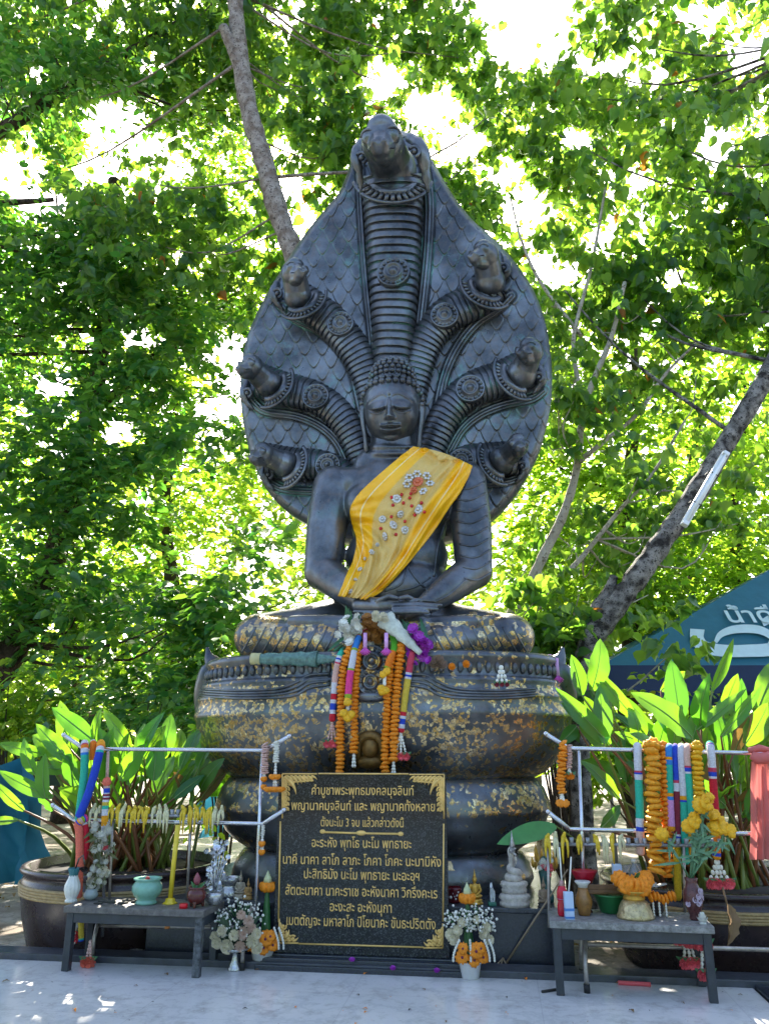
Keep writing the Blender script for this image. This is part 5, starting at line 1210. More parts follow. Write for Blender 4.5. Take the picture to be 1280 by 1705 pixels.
# ------------------------------------------------------------------ flowers and garlands
MARI = simple('marigold_orange', (.80, .25, .003), .6, 0, .28, 60, .4, 120); MARY = simple('marigold_yellow', (.80, .42, .004), .6, 0, .28, 60, .4, 120)
WHT = simple('white_petal', (.74, .73, .64), .5, 0, .12, 50); CREAM = simple('cream_petal', (.66, .60, .42), .5, 0, .2, 40); BLUSH = simple('blush_petal', (.56, .40, .30), .5, 0, .2, 40)
PINKF = simple('pink_cloth_flower', (.80, .13, .16), .55, 0, .25, 60); GRN = simple('leaf_green', (.04, .15, .04), .45, 0, .3, 40); ORCH = simple('orchid_purple', (.36, .03, .42), .45, 0, .5, 70)
PALEP = simple('pale_pink_bud', (.62, .40, .34), .5, 0, .3, 60)
YC = {'white': (.62, .62, .66), 'blue': (.015, .06, .50), 'sky': (.03, .22, .62), 'teal': (.03, .45, .30), 'red': (.55, .012, .03), 'rose': (.55, .05, .10), 'pink': (.78, .05, .24), 'peach': (.66, .42, .34), 'salmon': (.75, .16, .10), 'orange': (.80, .20, .01),
      'amber': (.80, .33, .005), 'yellow': (.62, .46, .05), 'lime': (.30, .42, .02), 'green': (.10, .42, .02), 'maroon': (.22, .02, .04), 'lilac': (.66, .30, .60), 'gold': (.60, .40, .01)}
def yarn(n): return simple('yarn_' + n, YC[n], .85, 0, .22, 90, .8, 130)
def puck(mb, c, ax, r, h, m=0, seed=0, n=18):
    """one marigold head threaded on a string: ruffled petals in four rings"""
    rd = random.Random(seed); q = Vector(ax).to_track_quat('Z', 'Y').to_matrix(); c = Vector(c); vs = []; ph = rd.uniform(0, 6)
    for (rr, zz) in ((.35, .5), (.8, .46), (1.0, .12), (.86, -.22), (.4, -.5)):
        for j in range(n):
            a = 2 * math.pi * j / n; k = 1 + (.10 if j % 2 else -.08) * rr + rd.uniform(-.07, .07) + .05 * math.sin(3 * a + ph); vs.append(c + q @ Vector((r * rr * k * math.cos(a), r * rr * k * math.sin(a), h * (zz + rd.uniform(-.10, .10) * rr))))
    mb.add(vs, [(i * n + j, i * n + (j + 1) % n, (i + 1) * n + (j + 1) % n, (i + 1) * n + j)[::-1] for i in range(4) for j in range(n)] + [tuple(range(n)), tuple(range(4 * n, 5 * n))[::-1]], m)
def bloom(mb, c, r, m=0, seed=0, fac=(0, -1, .3), rows=3, cup=.5, flat=1.0):
    """an open many petalled flower facing fac"""
    rd = random.Random(seed); q = Vector(fac).to_track_quat('Z', 'Y').to_matrix(); c = Vector(c)
    for k in range(rows):
        n = 9 - 2 * k; rr = r * (1 - .27 * k); up = r * (cup * k * .55 + .05)
        for j in range(n):
            a = 2 * math.pi * (j + .5 * k) / n + rd.uniform(-.1, .1); w = math.pi / n * 1.15
            P_ = lambda f, da, z: c + q @ Vector((rr * f * math.cos(a + da), rr * f * math.sin(a + da), z * flat))
            mb.add([P_(.12, 0, up * .6), P_(.62, -w, up), P_(.62, w, up), P_(1.0, -w * .6, up + r * cup * (.35 + rd.uniform(-.1, .15))), P_(1.0, w * .6, up + r * cup * (.35 + rd.uniform(-.1, .15))), P_(.55, 0, up - r * .08)], [(0, 1, 5), (0, 5, 2), (1, 3, 5), (5, 3, 4), (5, 4, 2)], m)
    mb.ball(c + q @ Vector((0, 0, r * .2)), r * .2, m, 8, 6)
def to_w(pts, d=None):
    return [Wd(p[0], p[1], p[2] if len(p) > 2 else d) for p in pts]
def base_of(pts): return pts[-1]
def string_of(pts, r, mat_, parent, name='marigold_string', step=.88, seed=1, jit=.12):
    pts = spline([tuple(p) for p in pts], 160); seg = np.r_[0, np.cumsum(np.linalg.norm(np.diff(pts, axis=0), axis=1))]; n = max(2, int(seg[-1] / (r * step))); mb = MB(); rd = random.Random(seed)
    for i in range(n):
        s_ = (i + .5) / n * seg[-1]; p = Vector([np.interp(s_, seg, pts[:, k]) for k in range(3)]); p2 = Vector([np.interp(min(s_ + .02, seg[-1]), seg, pts[:, k]) for k in range(3)]); p1 = Vector([np.interp(max(s_ - .02, 0), seg, pts[:, k]) for k in range(3)])
        puck(mb, p + Vector((rd.gauss(0, r * jit * .6), rd.gauss(0, r * jit * .6), 0)), (p2 - p1) + Vector((rd.gauss(0, .006), rd.gauss(0, .006), 0)), r * rd.uniform(.88, 1.1), r * step * 1.0, 0, seed * 977 + i)
    return mb.build(name, mat_, parent)
def yarn_tube(pts, r, bands, parent, name='crochet_tube'):
    """crocheted tube; bands = (share, colour)"""
    q = spline([tuple(p) for p in pts], 90); tot = sum(b[0] for b in bands); cols = []; 
    names = []
    for b in bands:
        if b[1] not in names: names.append(b[1])
    acc = np.cumsum([b[0] / tot for b in bands]); mi = []
    for i in range(89):
        k = int(np.searchsorted(acc, (i + .5) / 89)); mi.append(names.index(bands[min(k, len(bands) - 1)][1]))
    rr = [r * (1 + .035 * math.sin(i * 2.6) + .02 * math.sin(i * .9)) for i in range(90)]; rr[0] *= .6; rr[-1] *= .6
    mb = MB(); mb.tube(q, rr, 14, 0, True, None, True, mi); return mb.build(name, [yarn(n) for n in names], parent)
def buds(top, ln, r, parent, strands=3, spread=.03, mat_=None, end=None, endr=.03, seed=1, name='bud_tassel', leaf=True):
    rd = random.Random(seed); mb = MB(); top = Vector(top); m = [mat_ or WHT, end or PINKF, GRN]
    for k in range(strands):
        dx = spread * (k - (strands - 1) / 2) / max(1, (strands - 1) / 2 or 1) if strands > 1 else 0; e = top + Vector((dx, -.01 * (k % 2), -ln)); n = max(3, int(ln / (r * 1.7)))
        for i in range(n):
            p = top.lerp(e, (i + .5) / n); mb.ball(p, (r * .8, r * .8, r * 1.05), 0, 7, 5)
        if end is not None:
            bloom(mb, e - Vector((0, 0, endr * .4)), endr, 1, seed * 31 + k, (rd.gauss(0, .3), -1, -.3), 3, .7)
            if leaf:
                for a in (-1, 1): mb.add([e + Vector((0, 0, .012)), e + Vector((a * endr * 1.3, -.01, .02)), e + Vector((a * endr * .8, -.02, -.008))], [(0, 1, 2)], 2, False)
    return mb.build(name, m, parent)
def gar(label, pts, cat='garland', group=None):
    b = pts[0]; return thing('garland', label, cat, b, 0, group)
RIMD = 1.0
def fd(px, py):            # just in front of the bowl
    return bowl_d(px, py)
_pr = prof([(284, 1103), (288, 1138), (296, 1150), (302, 1168), (310, 1194), (305, 1218), (291, 1255), (264, 1286)])[::-1]
def bowl_d(px, py, push=.05):
    d = 1.0
    for _ in range(6):
        l = L(px, py, d); d = on_oval(l.x - PX, float(np.interp(l.z, [p[1] for p in _pr], [p[0] for p in _pr])), push)
    return max(d, 1.02)
GS = 'garlands hung over the front of the bronze pedestal'
def on_bowl(pts, push=.05):
    out = []
    for p in pts:
        if len(p) > 2: out.append(Wd(*p)); continue
        d = bowl_d(p[0], p[1], push)
        if p[1] > 1195: d = max(d, bowl_d(p[0], 1195, push))
        out.append(Wd(p[0], p[1], d))
    return out
mp = mpp(620, 1150, 1.05)
q = on_bowl([(572, 1082, .92), (566, 1092), (559, 1120), (556, 1155), (553, 1202)]); r_ = gar('teal and peach crocheted garland, leftmost on the bowl', q, group=GS)
yarn_tube(q, 5.4 * mp, [(26, 'teal'), (3, 'white'), (3, 'blue'), (3, 'white'), (2, 'rose'), (24, 'peach'), (12, 'white'), (5, 'red'), (4, 'white'), (5, 'blue'), (4, 'white'), (6, 'red')], r_); buds(q[-1], 32 * mp, .012, r_, 3, .035, PALEP, PINKF, .035, 3)
q = on_bowl([(590, 1072, .86), (580, 1084), (570, 1130), (567, 1190), (566, 1240), (566, 1288)], .06); r_ = gar('orange marigold garland left of the crocheted red and blue one', q, group=GS); string_of(q, 7.2 * mp, MARI, r_, seed=2)
q = on_bowl([(600, 1072, .86), (596, 1090), (592, 1140), (590, 1190), (589, 1255)], .06); r_ = gar('orange marigold garland ending in a white tassel right of the red and blue one', q, group=GS); string_of(q, 7.0 * mp, MARI, r_, seed=4); buds(q[-1] + Vector((0, 0, .02)), 26 * mp, .014, r_, 2, .02)
q = on_bowl([(612, 1052, .80), (600, 1058, .88), (592, 1076, 1.0), (587, 1100), (582, 1130), (579, 1168)], .14); r_ = gar('red, blue, white and pink crocheted garland between two marigold strings', q, group=GS)
yarn_tube(q, 5.8 * mp, [(24, 'red'), (4, 'lime'), (2, 'rose'), (22, 'sky'), (3, 'lime'), (25, 'white'), (3, 'lime'), (25, 'pink'), (4, 'lime'), (3, 'rose')], r_); buds(q[-1], 14 * mp, .018, r_, 1); mb = MB(); [puck(mb, q[-1] + Vector((dx * mp, -.03, dz * mp)), (0, -1, .3), 7 * mp, .06, 0, k) for k, (dx, dz) in enumerate(((-6, -20), (6, -22), (0, -27), (0, -2)))]; mb.build('marigold_knot', MARY, r_)
q = on_bowl([(643, 1056, .80), (654, 1060, .90), (656, 1080, 1.0), (650, 1096), (644, 1114)], .14); r_ = gar('short lime, green and orange crocheted garland', q, group=GS)
yarn_tube(q, 5.8 * mp, [(14, 'lime'), (3, 'amber'), (24, 'green'), (24, 'orange'), (4, 'lime')], r_); mb = MB(); [puck(mb, q[-1] + Vector((dx * mp, -.03, dz * mp)), (0, -1, .3), 6.5 * mp, .05, 0, k) for k, (dx, dz) in enumerate(((0, -5), (-6, -10), (-10, -33), (-2, -36), (-8, -38)))]; mb.build('marigold_knot', MARY, r_); buds(q[-1] - Vector((4 * mp, .03, 12 * mp)), 15 * mp, .02, r_, 1)
q = on_bowl([(660, 1074, .88), (653, 1096), (647, 1140), (644, 1190), (641, 1240), (641, 1288)], .06); r_ = gar('orange marigold garland right of the niche figure', q, group=GS); string_of(q, 7.2 * mp, MARI, r_, seed=6)
q = on_bowl([(668, 1070, .88), (668, 1084), (663, 1120), (659, 1170), (656, 1230), (655, 1268)], .075); r_ = gar('orange marigold garland beside the blue and yellow crocheted one', q, group=GS); string_of(q, 7.4 * mp, MARI, r_, seed=8); buds(q[-1], 20 * mp, .014, r_, 2, .02)
q = on_bowl([(688, 1084, .92), (685, 1092), (679, 1130), (673, 1170), (667, 1220)]); r_ = gar('blue, red and yellow crocheted garland, rightmost on the bowl', q, group=GS)
yarn_tube(q, 5.6 * mp, [(8, 'blue'), (3, 'white'), (2, 'blue'), (3, 'white'), (40, 'rose'), (3, 'white'), (3, 'blue'), (3, 'white'), (42, 'yellow'), (4, 'red'), (4, 'white'), (5, 'blue'), (5, 'white'), (4, 'red')], r_); buds(q[-1], 34 * mp, .013, r_, 3, .04, WHT, PINKF, .035, 12)
# bouquets lying on the lap and rim
def spray(label, c, r, mat_, n, fr, seed, stem_to=None, cat='bouquet', name='bouquet'):
    rd = random.Random(seed); rt = thing(name, label, cat, c); mb = MB()
    for i in range(n): bloom(mb, Vector(c) + Vector((rd.gauss(0, r * .5), rd.gauss(0, r * .3) - .02, rd.gauss(0, r * .5))), fr * rd.uniform(.8, 1.2), 0, seed + i, (rd.gauss(0, .6), -1, rd.gauss(.3, .5)), 2, .5)
    mb.build('flowers', mat_, rt); return rt
c_ = Wd(585, 1058, .92); r_ = spray('white flower bouquet with long green blades left of the red garland', c_, .13, WHT, 26, .04, 21)
mb = MB()
for x, y, x1, y1 in ((578, 1045, 576, 1008), (583, 1042, 584, 1016), (590, 1040, 602, 1022), (575, 1060, 545, 1085), (580, 1050, 580, 1012)): blade(mb, Wd(x, y, .9), Wd(x1, y1, .95), .035, Vector((0, -1, .2)), .05)
for x, y, x1, y1 in ((570, 1075, 556, 1084), (575, 1078, 566, 1088), (580, 1076, 577, 1090)): mb.tube([Wd(x, y, .95), Wd(x1, y1, 1.02)], .012, 6)
mb.build('green_blades', simple('blade_green', (.03, .13, .05), .4), r_)
c_ = Wd(699, 1076, .98); r_ = spray('purple orchid bouquet lying on the right of the rim', c_, .10, ORCH, 30, .042, 31)
mb = MB()
for x, y, x1, y1 in ((706, 1060, 700, 1028), (712, 1070, 704, 1036), (690, 1060, 668, 1030), (694, 1058, 676, 1034), (686, 1056, 664, 1036)): blade(mb, Wd(x, y, .9), Wd(x1, y1, .86), .03, Vector((0, -1, .2)), .05)
mb.build('green_blades', simple('blade_green', (.03, .13, .05), .4), r_)
WRAP = simple('cellophane_wrap', (.34, .42, .38), .25, 0, .4, 22, .4, 18); PAPER = simple('pale_wrapper', (.52, .55, .46), .4, 0, .3, 22, .4, 14)
def cone_wrap(mb, a, b, ra, rb):
    a, b = Vector(a), Vector(b); K = 12; mb.tube([a.lerp(b, i / K) for i in range(K + 1)], [(ra + (rb - ra) * i / K) * (1 + .12 * math.sin(i * 2.3)) for i in range(K + 1)], 14, 0, True, (.55, 1.0))
a, b = Wd(420, 1097, .86), Wd(566, 1098, 1.0); r_ = thing('wrapped_bouquet', 'long bouquet in green cellophane lying along the left of the rim', 'bouquet', a); mb = MB(); cone_wrap(mb, a, a.lerp(b, .75), .045, .065); cone_wrap(mb, a.lerp(b, .75), b, .05, .012); mb.build('wrapper', simple('green_cellophane', (.10, .20, .17), .2, 0, .5, 26, .5, 16), r_)
MB().tube([a - (b - a).normalized() * .01, a + (b - a).normalized() * .08], .05, 12, 0, True, (.6, 1.0)).build('paper_end', simple('yellowed_paper', (.50, .46, .22), .5, 0, .2), r_)
a, b = Wd(640, 1030, .98), Wd(700, 1088, 1.06); r_ = thing('wrapped_bouquet', 'white paper wrapped bouquet leaning diagonally above the marigolds', 'bouquet', a); mb = MB(); cone_wrap(mb, a, b, .085, .02); mb.build('wrapper', PAPER, r_); mb = MB(); [bloom(mb, a + Vector((random.uniform(-.08, .05), -.05, random.uniform(-.02, .07))), .035, 0, k) for k in range(6)]; mb.build('flowers', CREAM, r_)
c_ = Wd(622, 1050, .90); r_ = spray('heap of faded brown marigolds in the lap', c_, .10, simple('faded_marigold', (.30, .12, .015), .7, 0, .5, 40), 22, .045, 41, cat='flowers', name='flower_heap')
RIB = simple('lilac_ribbon', (.66, .34, .62), .4, 0, .2)
def ribbon(label, x, y, d, ln):
    c_ = Wd(x, y, d); r_ = thing('ribbon', label, 'ribbon', c_, 0, 'small lilac ribbons'); mb = MB(); e = c_ - Vector((0, .02, ln)); mb.tube([c_, c_.lerp(e, .5), e], .016, 8, 0, True, (.35, 1)); mb.build('band', RIB, r_)
    mb = MB()
    for k in range(7): a = -2.6 + k * .35; mb.tube([e, e + Vector((.05 * math.cos(a), -.02, .05 * math.sin(a) - .01))], [.010, .004], 5)
    mb.build('fringe', simple('magenta_ribbon', (.60, .08, .42), .4), r_)
ribbon('lilac ribbon hanging beside the red end of a garland', 608, 1054, 1.03, .13); ribbon('lilac ribbon hanging beside the lime end of a garland', 643, 1054, 1.03, .13)
ribbon('lilac ribbon tied on the right horn of the rim, hanging left', 915, 1090, .34, .12); ribbon('lilac ribbon tied on the right horn of the rim, hanging right', 926, 1096, .34, .16)
for k, (x, y, lab) in enumerate(((728, 1103, 'withered brown flower next to the orchids on the rim'), (752, 1108, 'tiny orange flower on the rim, left one of a pair'), (776, 1108, 'tiny orange flower on the rim, right one of a pair'))):
    mb = MB(); c_ = Wd(x, y, bowl_d(x, 1118, -.02)); [bloom(mb, c_ + Vector((random.uniform(-.04, .04) * (k == 0), 0, random.uniform(-.02, .02))), .045 if k == 0 else .03, 0, k * 9 + j) for j in range(5 if k == 0 else 2)]; tag(mb.build('flower', simple('withered_petal', (.22, .14, .09), .7) if k == 0 else MARI), lab, 'flower')
c_ = Wd(834, 1108, bowl_d(834, 1125, .03)); r_ = thing('bud_tassel', 'short white tassel with dark red tips hanging on the right of the rim', 'tassel', c_); buds(c_, .14, .018, r_, 3, .04, WHT, yarn('maroon'), .022, 5)

# ------------------------------------------------------------------ garlands on the racks
GR, GL_ = 'garlands hung on the right rack', 'garlands hung on the left rack'
mr = mpp(1100, 1300, 1.3)
def hang(label, pts, d, grp): 
    q = to_w(pts, d); return q, gar(label, q, group=grp)
q, r_ = hang('bright orange marigold garland at the left end of the right rack', [(937, 1234), (936, 1260), (934, 1300), (935, 1322)], 1.31, GR); string_of(q, 7.6 * mr, MARI, r_, step=.7, seed=22); buds(q[-1], .05, .014, r_, 2, .02); mb = MB(); [puck(mb, q[-1] + Vector((dx, -.01, -.065)), (0, -1, .4), .03, .03, 0, k) for k, dx in enumerate((-.02, .02))]; mb.build('marigold_end', MARI, r_)
q, r_ = hang('pale pink jasmine garland next to the bright orange marigolds', [(947, 1240), (948, 1262), (947, 1280)], 1.30, GR); string_of(q, 5 * mr, PALEP, r_, 'jasmine_string', .5, 23); buds(q[-1], .04, .011, r_, 2, .02, WHT, MARI, .026, 4)
q, r_ = hang('white crocheted garland with blue bands and a teal section', [(1061, 1246, 1.20), (1061, 1243, 1.27), (1061, 1252), (1063, 1300), (1065, 1360), (1066, 1425)], 1.31, GR); yarn_tube(q, 6.6 * mr, [(40, 'white'), (2, 'rose'), (3, 'blue'), (3, 'white'), (52, 'white'), (2, 'rose'), (3, 'blue'), (5, 'white'), (40, 'teal'), (8, 'white'), (4, 'blue'), (24, 'peach')], r_)
q, r_ = hang('thick golden marigold garland, widest on the right rack', [(1088, 1246, 1.2), (1087, 1242, 1.28), (1087, 1262), (1088, 1320), (1090, 1390), (1094, 1455)], 1.33, GR); string_of(q, 13.5 * mr, simple('marigold_gold', (.80, .33, .01), .6, 0, .35, 40, .4, 120), r_, step=.70, seed=25, jit=.2)
q, r_ = hang('orange marigold garland behind the thick golden one', [(1104, 1248, 1.2), (1104, 1244, 1.25), (1105, 1270), (1108, 1330), (1109, 1400), (1112, 1462)], 1.29, GR); string_of(q, 9 * mr, MARI, r_, step=.8, seed=26)
q, r_ = hang('crocheted garland of white, sky blue, green and pink', [(1114, 1246, 1.2), (1114, 1244, 1.27), (1113, 1256), (1115, 1320), (1118, 1385)], 1.31, GR); yarn_tube(q, 5.8 * mr, [(38, 'white'), (3, 'sky'), (3, 'amber'), (25, 'sky'), (3, 'amber'), (4, 'sky'), (22, 'teal'), (3, 'amber'), (4, 'sky'), (22, 'lilac'), (4, 'amber')], r_)
q, r_ = hang('crocheted garland of deep blue and dark red', [(1124, 1246, 1.2), (1124, 1244, 1.27), (1123, 1256), (1126, 1320), (1128, 1380), (1127, 1430), (1129, 1500)], 1.30, GR); yarn_tube(q, 5.6 * mr, [(36, 'white'), (4, 'maroon'), (3, 'blue'), (6, 'maroon'), (60, 'blue'), (5, 'rose'), (6, 'white'), (50, 'maroon'), (4, 'white'), (3, 'blue'), (4, 'maroon'), (64, 'gold')], r_)
q, r_ = hang('crocheted garland of speckled white over teal with one blue band', [(1134, 1246, 1.2), (1134, 1244, 1.27), (1133, 1256), (1137, 1320), (1139, 1380), (1142, 1440)], 1.31, GR); yarn_tube(q, 5.8 * mr, [(42, 'white'), (3, 'blue'), (80, 'white'), (3, 'amber'), (3, 'blue'), (70, 'teal')], r_)
q, r_ = hang('crocheted garland of pale peach over teal', [(1144, 1246, 1.2), (1144, 1244, 1.27), (1143, 1256), (1147, 1310), (1151, 1370), (1152, 1425)], 1.32, GR); yarn_tube(q, 5.8 * mr, [(14, 'white'), (3, 'blue'), (66, 'peach'), (2, 'rose'), (3, 'blue'), (2, 'white'), (56, 'teal'), (26, 'amber')], r_)
q, r_ = hang('golden yellow marigold garland on the right rack, above the marigold vase', [(1159, 1246, 1.2), (1159, 1242, 1.28), (1160, 1262), (1162, 1300), (1166, 1350)], 1.33, GR); string_of(q, 9.5 * mr, MARY, r_, step=.8, seed=27)
q, r_ = hang('teal, white and red crocheted garland with a pink rose tassel', [(1181, 1246, 1.2), (1182, 1241, 1.27), (1184, 1260), (1188, 1320), (1192, 1380), (1193, 1432)], 1.31, GR); yarn_tube(q, 6.4 * mr, [(40, 'teal'), (2, 'rose'), (3, 'blue'), (3, 'white'), (36, 'white'), (3, 'rose'), (4, 'blue'), (3, 'white'), (36, 'red'), (20, 'amber'), (20, 'orange'), (4, 'blue'), (4, 'amber')], r_); buds(q[-1], .13, .017, r_, 4, .06, WHT, PINKF, .042, 6)
# pink cloth sash knotted on the right rack
q = to_w([(1262, 1250), (1262, 1268), (1263, 1320), (1266, 1380), (1266, 1432)], 1.30); r_ = thing('cloth_sash', 'salmon pink cloth sash knotted over the right rack', 'sash', q[0]); mb = MB()
SALM = cloth('salmon_cloth', (.66, .20, .18), .35)
def drape(mb, p, w0, w1, ph):
    s_ = spline([tuple(x) for x in p], 24); V = []; n = 14
    for i in range(24):
        w = w0 + (w1 - w0) * (i / 23)
        for j in range(n): u = j / (n - 1); V.append((s_[i][0] + w * (u - .5), s_[i][1] + .022 * math.sin(u * 16 + ph + i * .05) * (.4 + .6 * i / 23), s_[i][2]))
    mb.add(V, [(i * n + j, i * n + j + 1, (i + 1) * n + j + 1, (i + 1) * n + j) for i in range(23) for j in range(n - 1)])
drape(mb, q[1:], .10, .135, .4); drape(mb, [v + Vector((.05, .05, .0)) for v in q[1:]], .09, .12, 1.9); mb.build('tail', SALM, r_)
mb = MB(); k0 = q[0]; mb.tube([k0 + Vector((-.07, -.035, -.03)), k0 + Vector((-.03, -.05, -.055)), k0 + Vector((.03, -.05, -.05)), k0 + Vector((.08, -.03, -.025))], [.03, .04, .04, .03], 10); mb.tube([k0 + Vector((-.08, -.02, .0)), k0 + Vector((0, -.03, .016)), k0 + Vector((.08, -.02, .0))], [.018, .026, .018], 8); mb.build('knot', SALM, r_)
# rose tassels hanging below the right table and a dry leaf
for k, (x, y0, y1, d, lab) in enumerate(((1130, 1535, 1556, 1.36, 'pink rose tassel under the right table, furthest left'), (1146, 1535, 1560, 1.36, 'pink rose tassel under the right table, second from the left'), (1142, 1545, 1592, 1.34, 'double pink rose tassel hanging lower behind the lower bar'), (1166, 1535, 1564, 1.36, 'pink rose tassel nearest the right front leg of the table'), (1168, 1572, 1612, 1.36, 'lowest pink rose tassel, almost touching the floor'))):
    c_ = Wd(x, y0, d); r_ = thing('rose_tassel', lab, 'tassel', c_, 0, 'pink rose tassels'); buds(c_, (y1 - y0) * mpp(x, y0, d), .015, r_, 2 if k != 2 else 3, .035, WHT, PINKF, .045, 50 + k)
a, b = Wd(1203, 1478, 1.45), Wd(1210, 1506, 1.5); r_ = thing('dry_leaf', 'curled brown dry leaf hanging by its stalk at the right table edge', 'leaf', a); MB().tube([a, b], .006, 6).build('stalk', simple('dry_brown', (.20, .12, .05), .6), r_); mb = MB(); blade(mb, b, Wd(1213, 1576, 1.55), .10, Vector((.5, -1, 0)), .08, .6, .3); mb.build('blade', simple('dry_brown', (.20, .12, .05), .6), r_)
# left rack
ml = mpp(150, 1300, 1.28)
q, r_ = hang('white crocheted garland turning teal, leftmost on the left rack', [(141, 1252, 1.16), (141, 1238, 1.24), (141, 1250), (140, 1290), (134, 1340), (131, 1368)], 1.30, GL_); yarn_tube(q, 6.3 * ml, [(48, 'white'), (3, 'rose'), (8, 'orange'), (6, 'white'), (4, 'sky'), (84, 'teal')], r_)
q, r_ = hang('short orange crocheted garland behind the tall amber and blue one', [(155, 1250, 1.14), (155, 1237, 1.20), (155, 1246), (154, 1266)], 1.24, GL_); yarn_tube(q, 5.4 * ml, [(12, 'white'), (16, 'orange')], r_)
q, r_ = hang('amber and blue crocheted garland slanting down the left rack', [(169, 1252, 1.16), (168, 1238, 1.24), (166, 1252), (158, 1285), (146, 1325), (131, 1362)], 1.33, GL_); yarn_tube(q, 6.6 * ml, [(48, 'amber'), (3, 'orange'), (8, 'white'), (3, 'teal'), (86, 'blue')], r_)
q, r_ = hang('striped garland wrapped over the lower left rail with red and salmon tails', [(144, 1362, 1.30), (136, 1366), (130, 1374), (132, 1385), (133, 1420), (131, 1470), (130, 1496)], 1.33, GL_); yarn_tube(q, 6.4 * ml, [(10, 'pink'), (5, 'blue'), (6, 'lime'), (6, 'peach'), (5, 'amber'), (4, 'blue'), (60, 'salmon'), (40, 'salmon')], r_); q2 = to_w([(140, 1370), (143, 1384), (144, 1410), (139, 1432)], 1.30); yarn_tube(q2, 5 * ml, [(8, 'white'), (60, 'red')], r_)
q, r_ = hang('thin pink ribbon ending in a striped crocheted tube', [(178, 1306), (177, 1325), (175, 1350), (174, 1392)], 1.30, GL_); yarn_tube(q, 5.4 * ml, [(10, 'peach'), (10, 'blue'), (3, 'white'), (4, 'maroon'), (3, 'white'), (4, 'maroon'), (5, 'white'), (6, 'yellow'), (5, 'teal'), (8, 'white'), (10, 'amber'), (10, 'white')], r_); mb = MB(); mb.tube(to_w([(180, 1252), (179, 1280), (178, 1300)], 1.28), .012, 8, 0, True, (.4, 1)); mb.build('ribbon', yarn('peach'), r_); mb = MB(); mb.ball(Wd(178, 1302, 1.31), .036, 0, 12, 8); mb.build('bobble', yarn('salmon'), r_); buds(q[-1], .06, .02, r_, 2, .03, WHT, PINKF, .03, 61)
q = to_w([(128, 1512), (127, 1535), (126, 1552)], 1.40); r_ = gar('white tiered tassel with a red end hanging below the left table', q, group=GL_); buds(q[0], .24, .016, r_, 2, .02); mb = MB(); [mb.lathe([(.012, .03), (.035, .0), (.012, .004)], q[0].lerp(q[-1], f), 12) for f in (.2, .5, .8)]; mb.build('bell_tiers', yarn('white'), r_); bloomb = MB(); bloom(bloomb, q[-1] - Vector((0, 0, .03)), .05, 0, 3, (0, -1, -.4)); bloomb.build('red_end', yarn('red'), r_)
q = to_w([(135, 1512), (135, 1550), (135, 1568)], 1.40); r_ = gar('yellow crocheted tail with a blue tip hanging below the left table', q, group=GL_); yarn_tube(q, 4.4 * ml, [(40, 'yellow'), (4, 'teal'), (4, 'blue')], r_)
q = to_w([(151, 1566), (152, 1588)], 1.42); r_ = gar('pale pink flower tassel touching the floor under the left table', q, group=GL_); buds(q[0], .12, .014, r_, 2, .03, PALEP, yarn('salmon'), .045, 63)
for k, (x, y0, y1, col, lab) in enumerate(((441, 1238, 1288, PALEP, 'pinkish jasmine garland with two orange marigolds on the left rack'), (460, 1234, 1270, WHT, 'white jasmine garland with two wide orange marigolds on the left rack'), (438, 1374, 1392, WHT, 'small jasmine garland with orange marigolds on the lower left rail'))):
    q = to_w([(x, y0), (x, (y0 + y1) / 2), (x - 1, y1)], 1.28 + .03 * (k == 1)); r_ = gar(lab, q, group=GL_); string_of(q, (6.2, 5.0, 3.0)[k] * ml, col, r_, 'jasmine_string', .5, 71 + k); e = q[-1]; buds(e, (.05, .20, .13)[k], .012, r_, 2, .02)
    mb = MB()
    for j, (dz, w, n) in enumerate((((-9, 5.5, 1), (-21, 5, 1)), ((-22, 8, 2), (-41, 11, 3)), ((-12, 5.5, 1), (-24, 5.5, 1)))[k]):
        for i in range(n): puck(mb, e + Vector(((i - (n - 1) / 2) * w * .8 * ml, -.012, dz * ml)), (0, 0, 1), w * ml * (.8 if n > 1 else 1), 8 * ml, 0, 80 + k * 9 + j * 3 + i)
    mb.build('marigolds', MARI, r_)

# ------------------------------------------------------------------ things on the left table
def lathe_thing(name, label, cat, p, prof_px, mat_, group=None, n=32, part='body', flute=0, amp=0.0):
    m = pm(p); r_ = thing(name, label, cat, p, 0, group); MB().lathe([(r * m, z * m) for r, z in prof_px], p, n, 0, 1, 1, flute, amp).build(part, mat_, r_); return r_, m
TLp = lambda px, f: on_table(ML_, px, f, ZL)
CEL = simple('celadon_glaze', (.20, .42, .32), .15, 0, .2, 14, .05, 30); PORC = simple('white_porcelain', (.62, .63, .58), .25, 0, .15, 14, .05, 30, dirt=.15); TEALG = simple('teal_glaze', (.03, .16, .18), .3, 0, .3, 30)
p = TLp(118, .35); r_, m = lathe_thing('vase', 'white fluted vase with a teal rim holding a wilted flower', 'vase', p, [(8, 0), (10, 0), (9.5, 3), (8, 5), (11, 12), (13, 19), (12.5, 26), (9.5, 33), (7.5, 38), (7.2, 41)], PORC, flute=12, amp=.035, n=60)
MB().lathe([(7.0 * m, 39 * m), (7.4 * m, 44 * m), (9.5 * m, 50 * m), (10 * m, 52 * m), (8 * m, 50 * m), (5.5 * m, 42 * m)], p, 40, 0, 1, 1, 10, .06).build('rim', TEALG, r_)
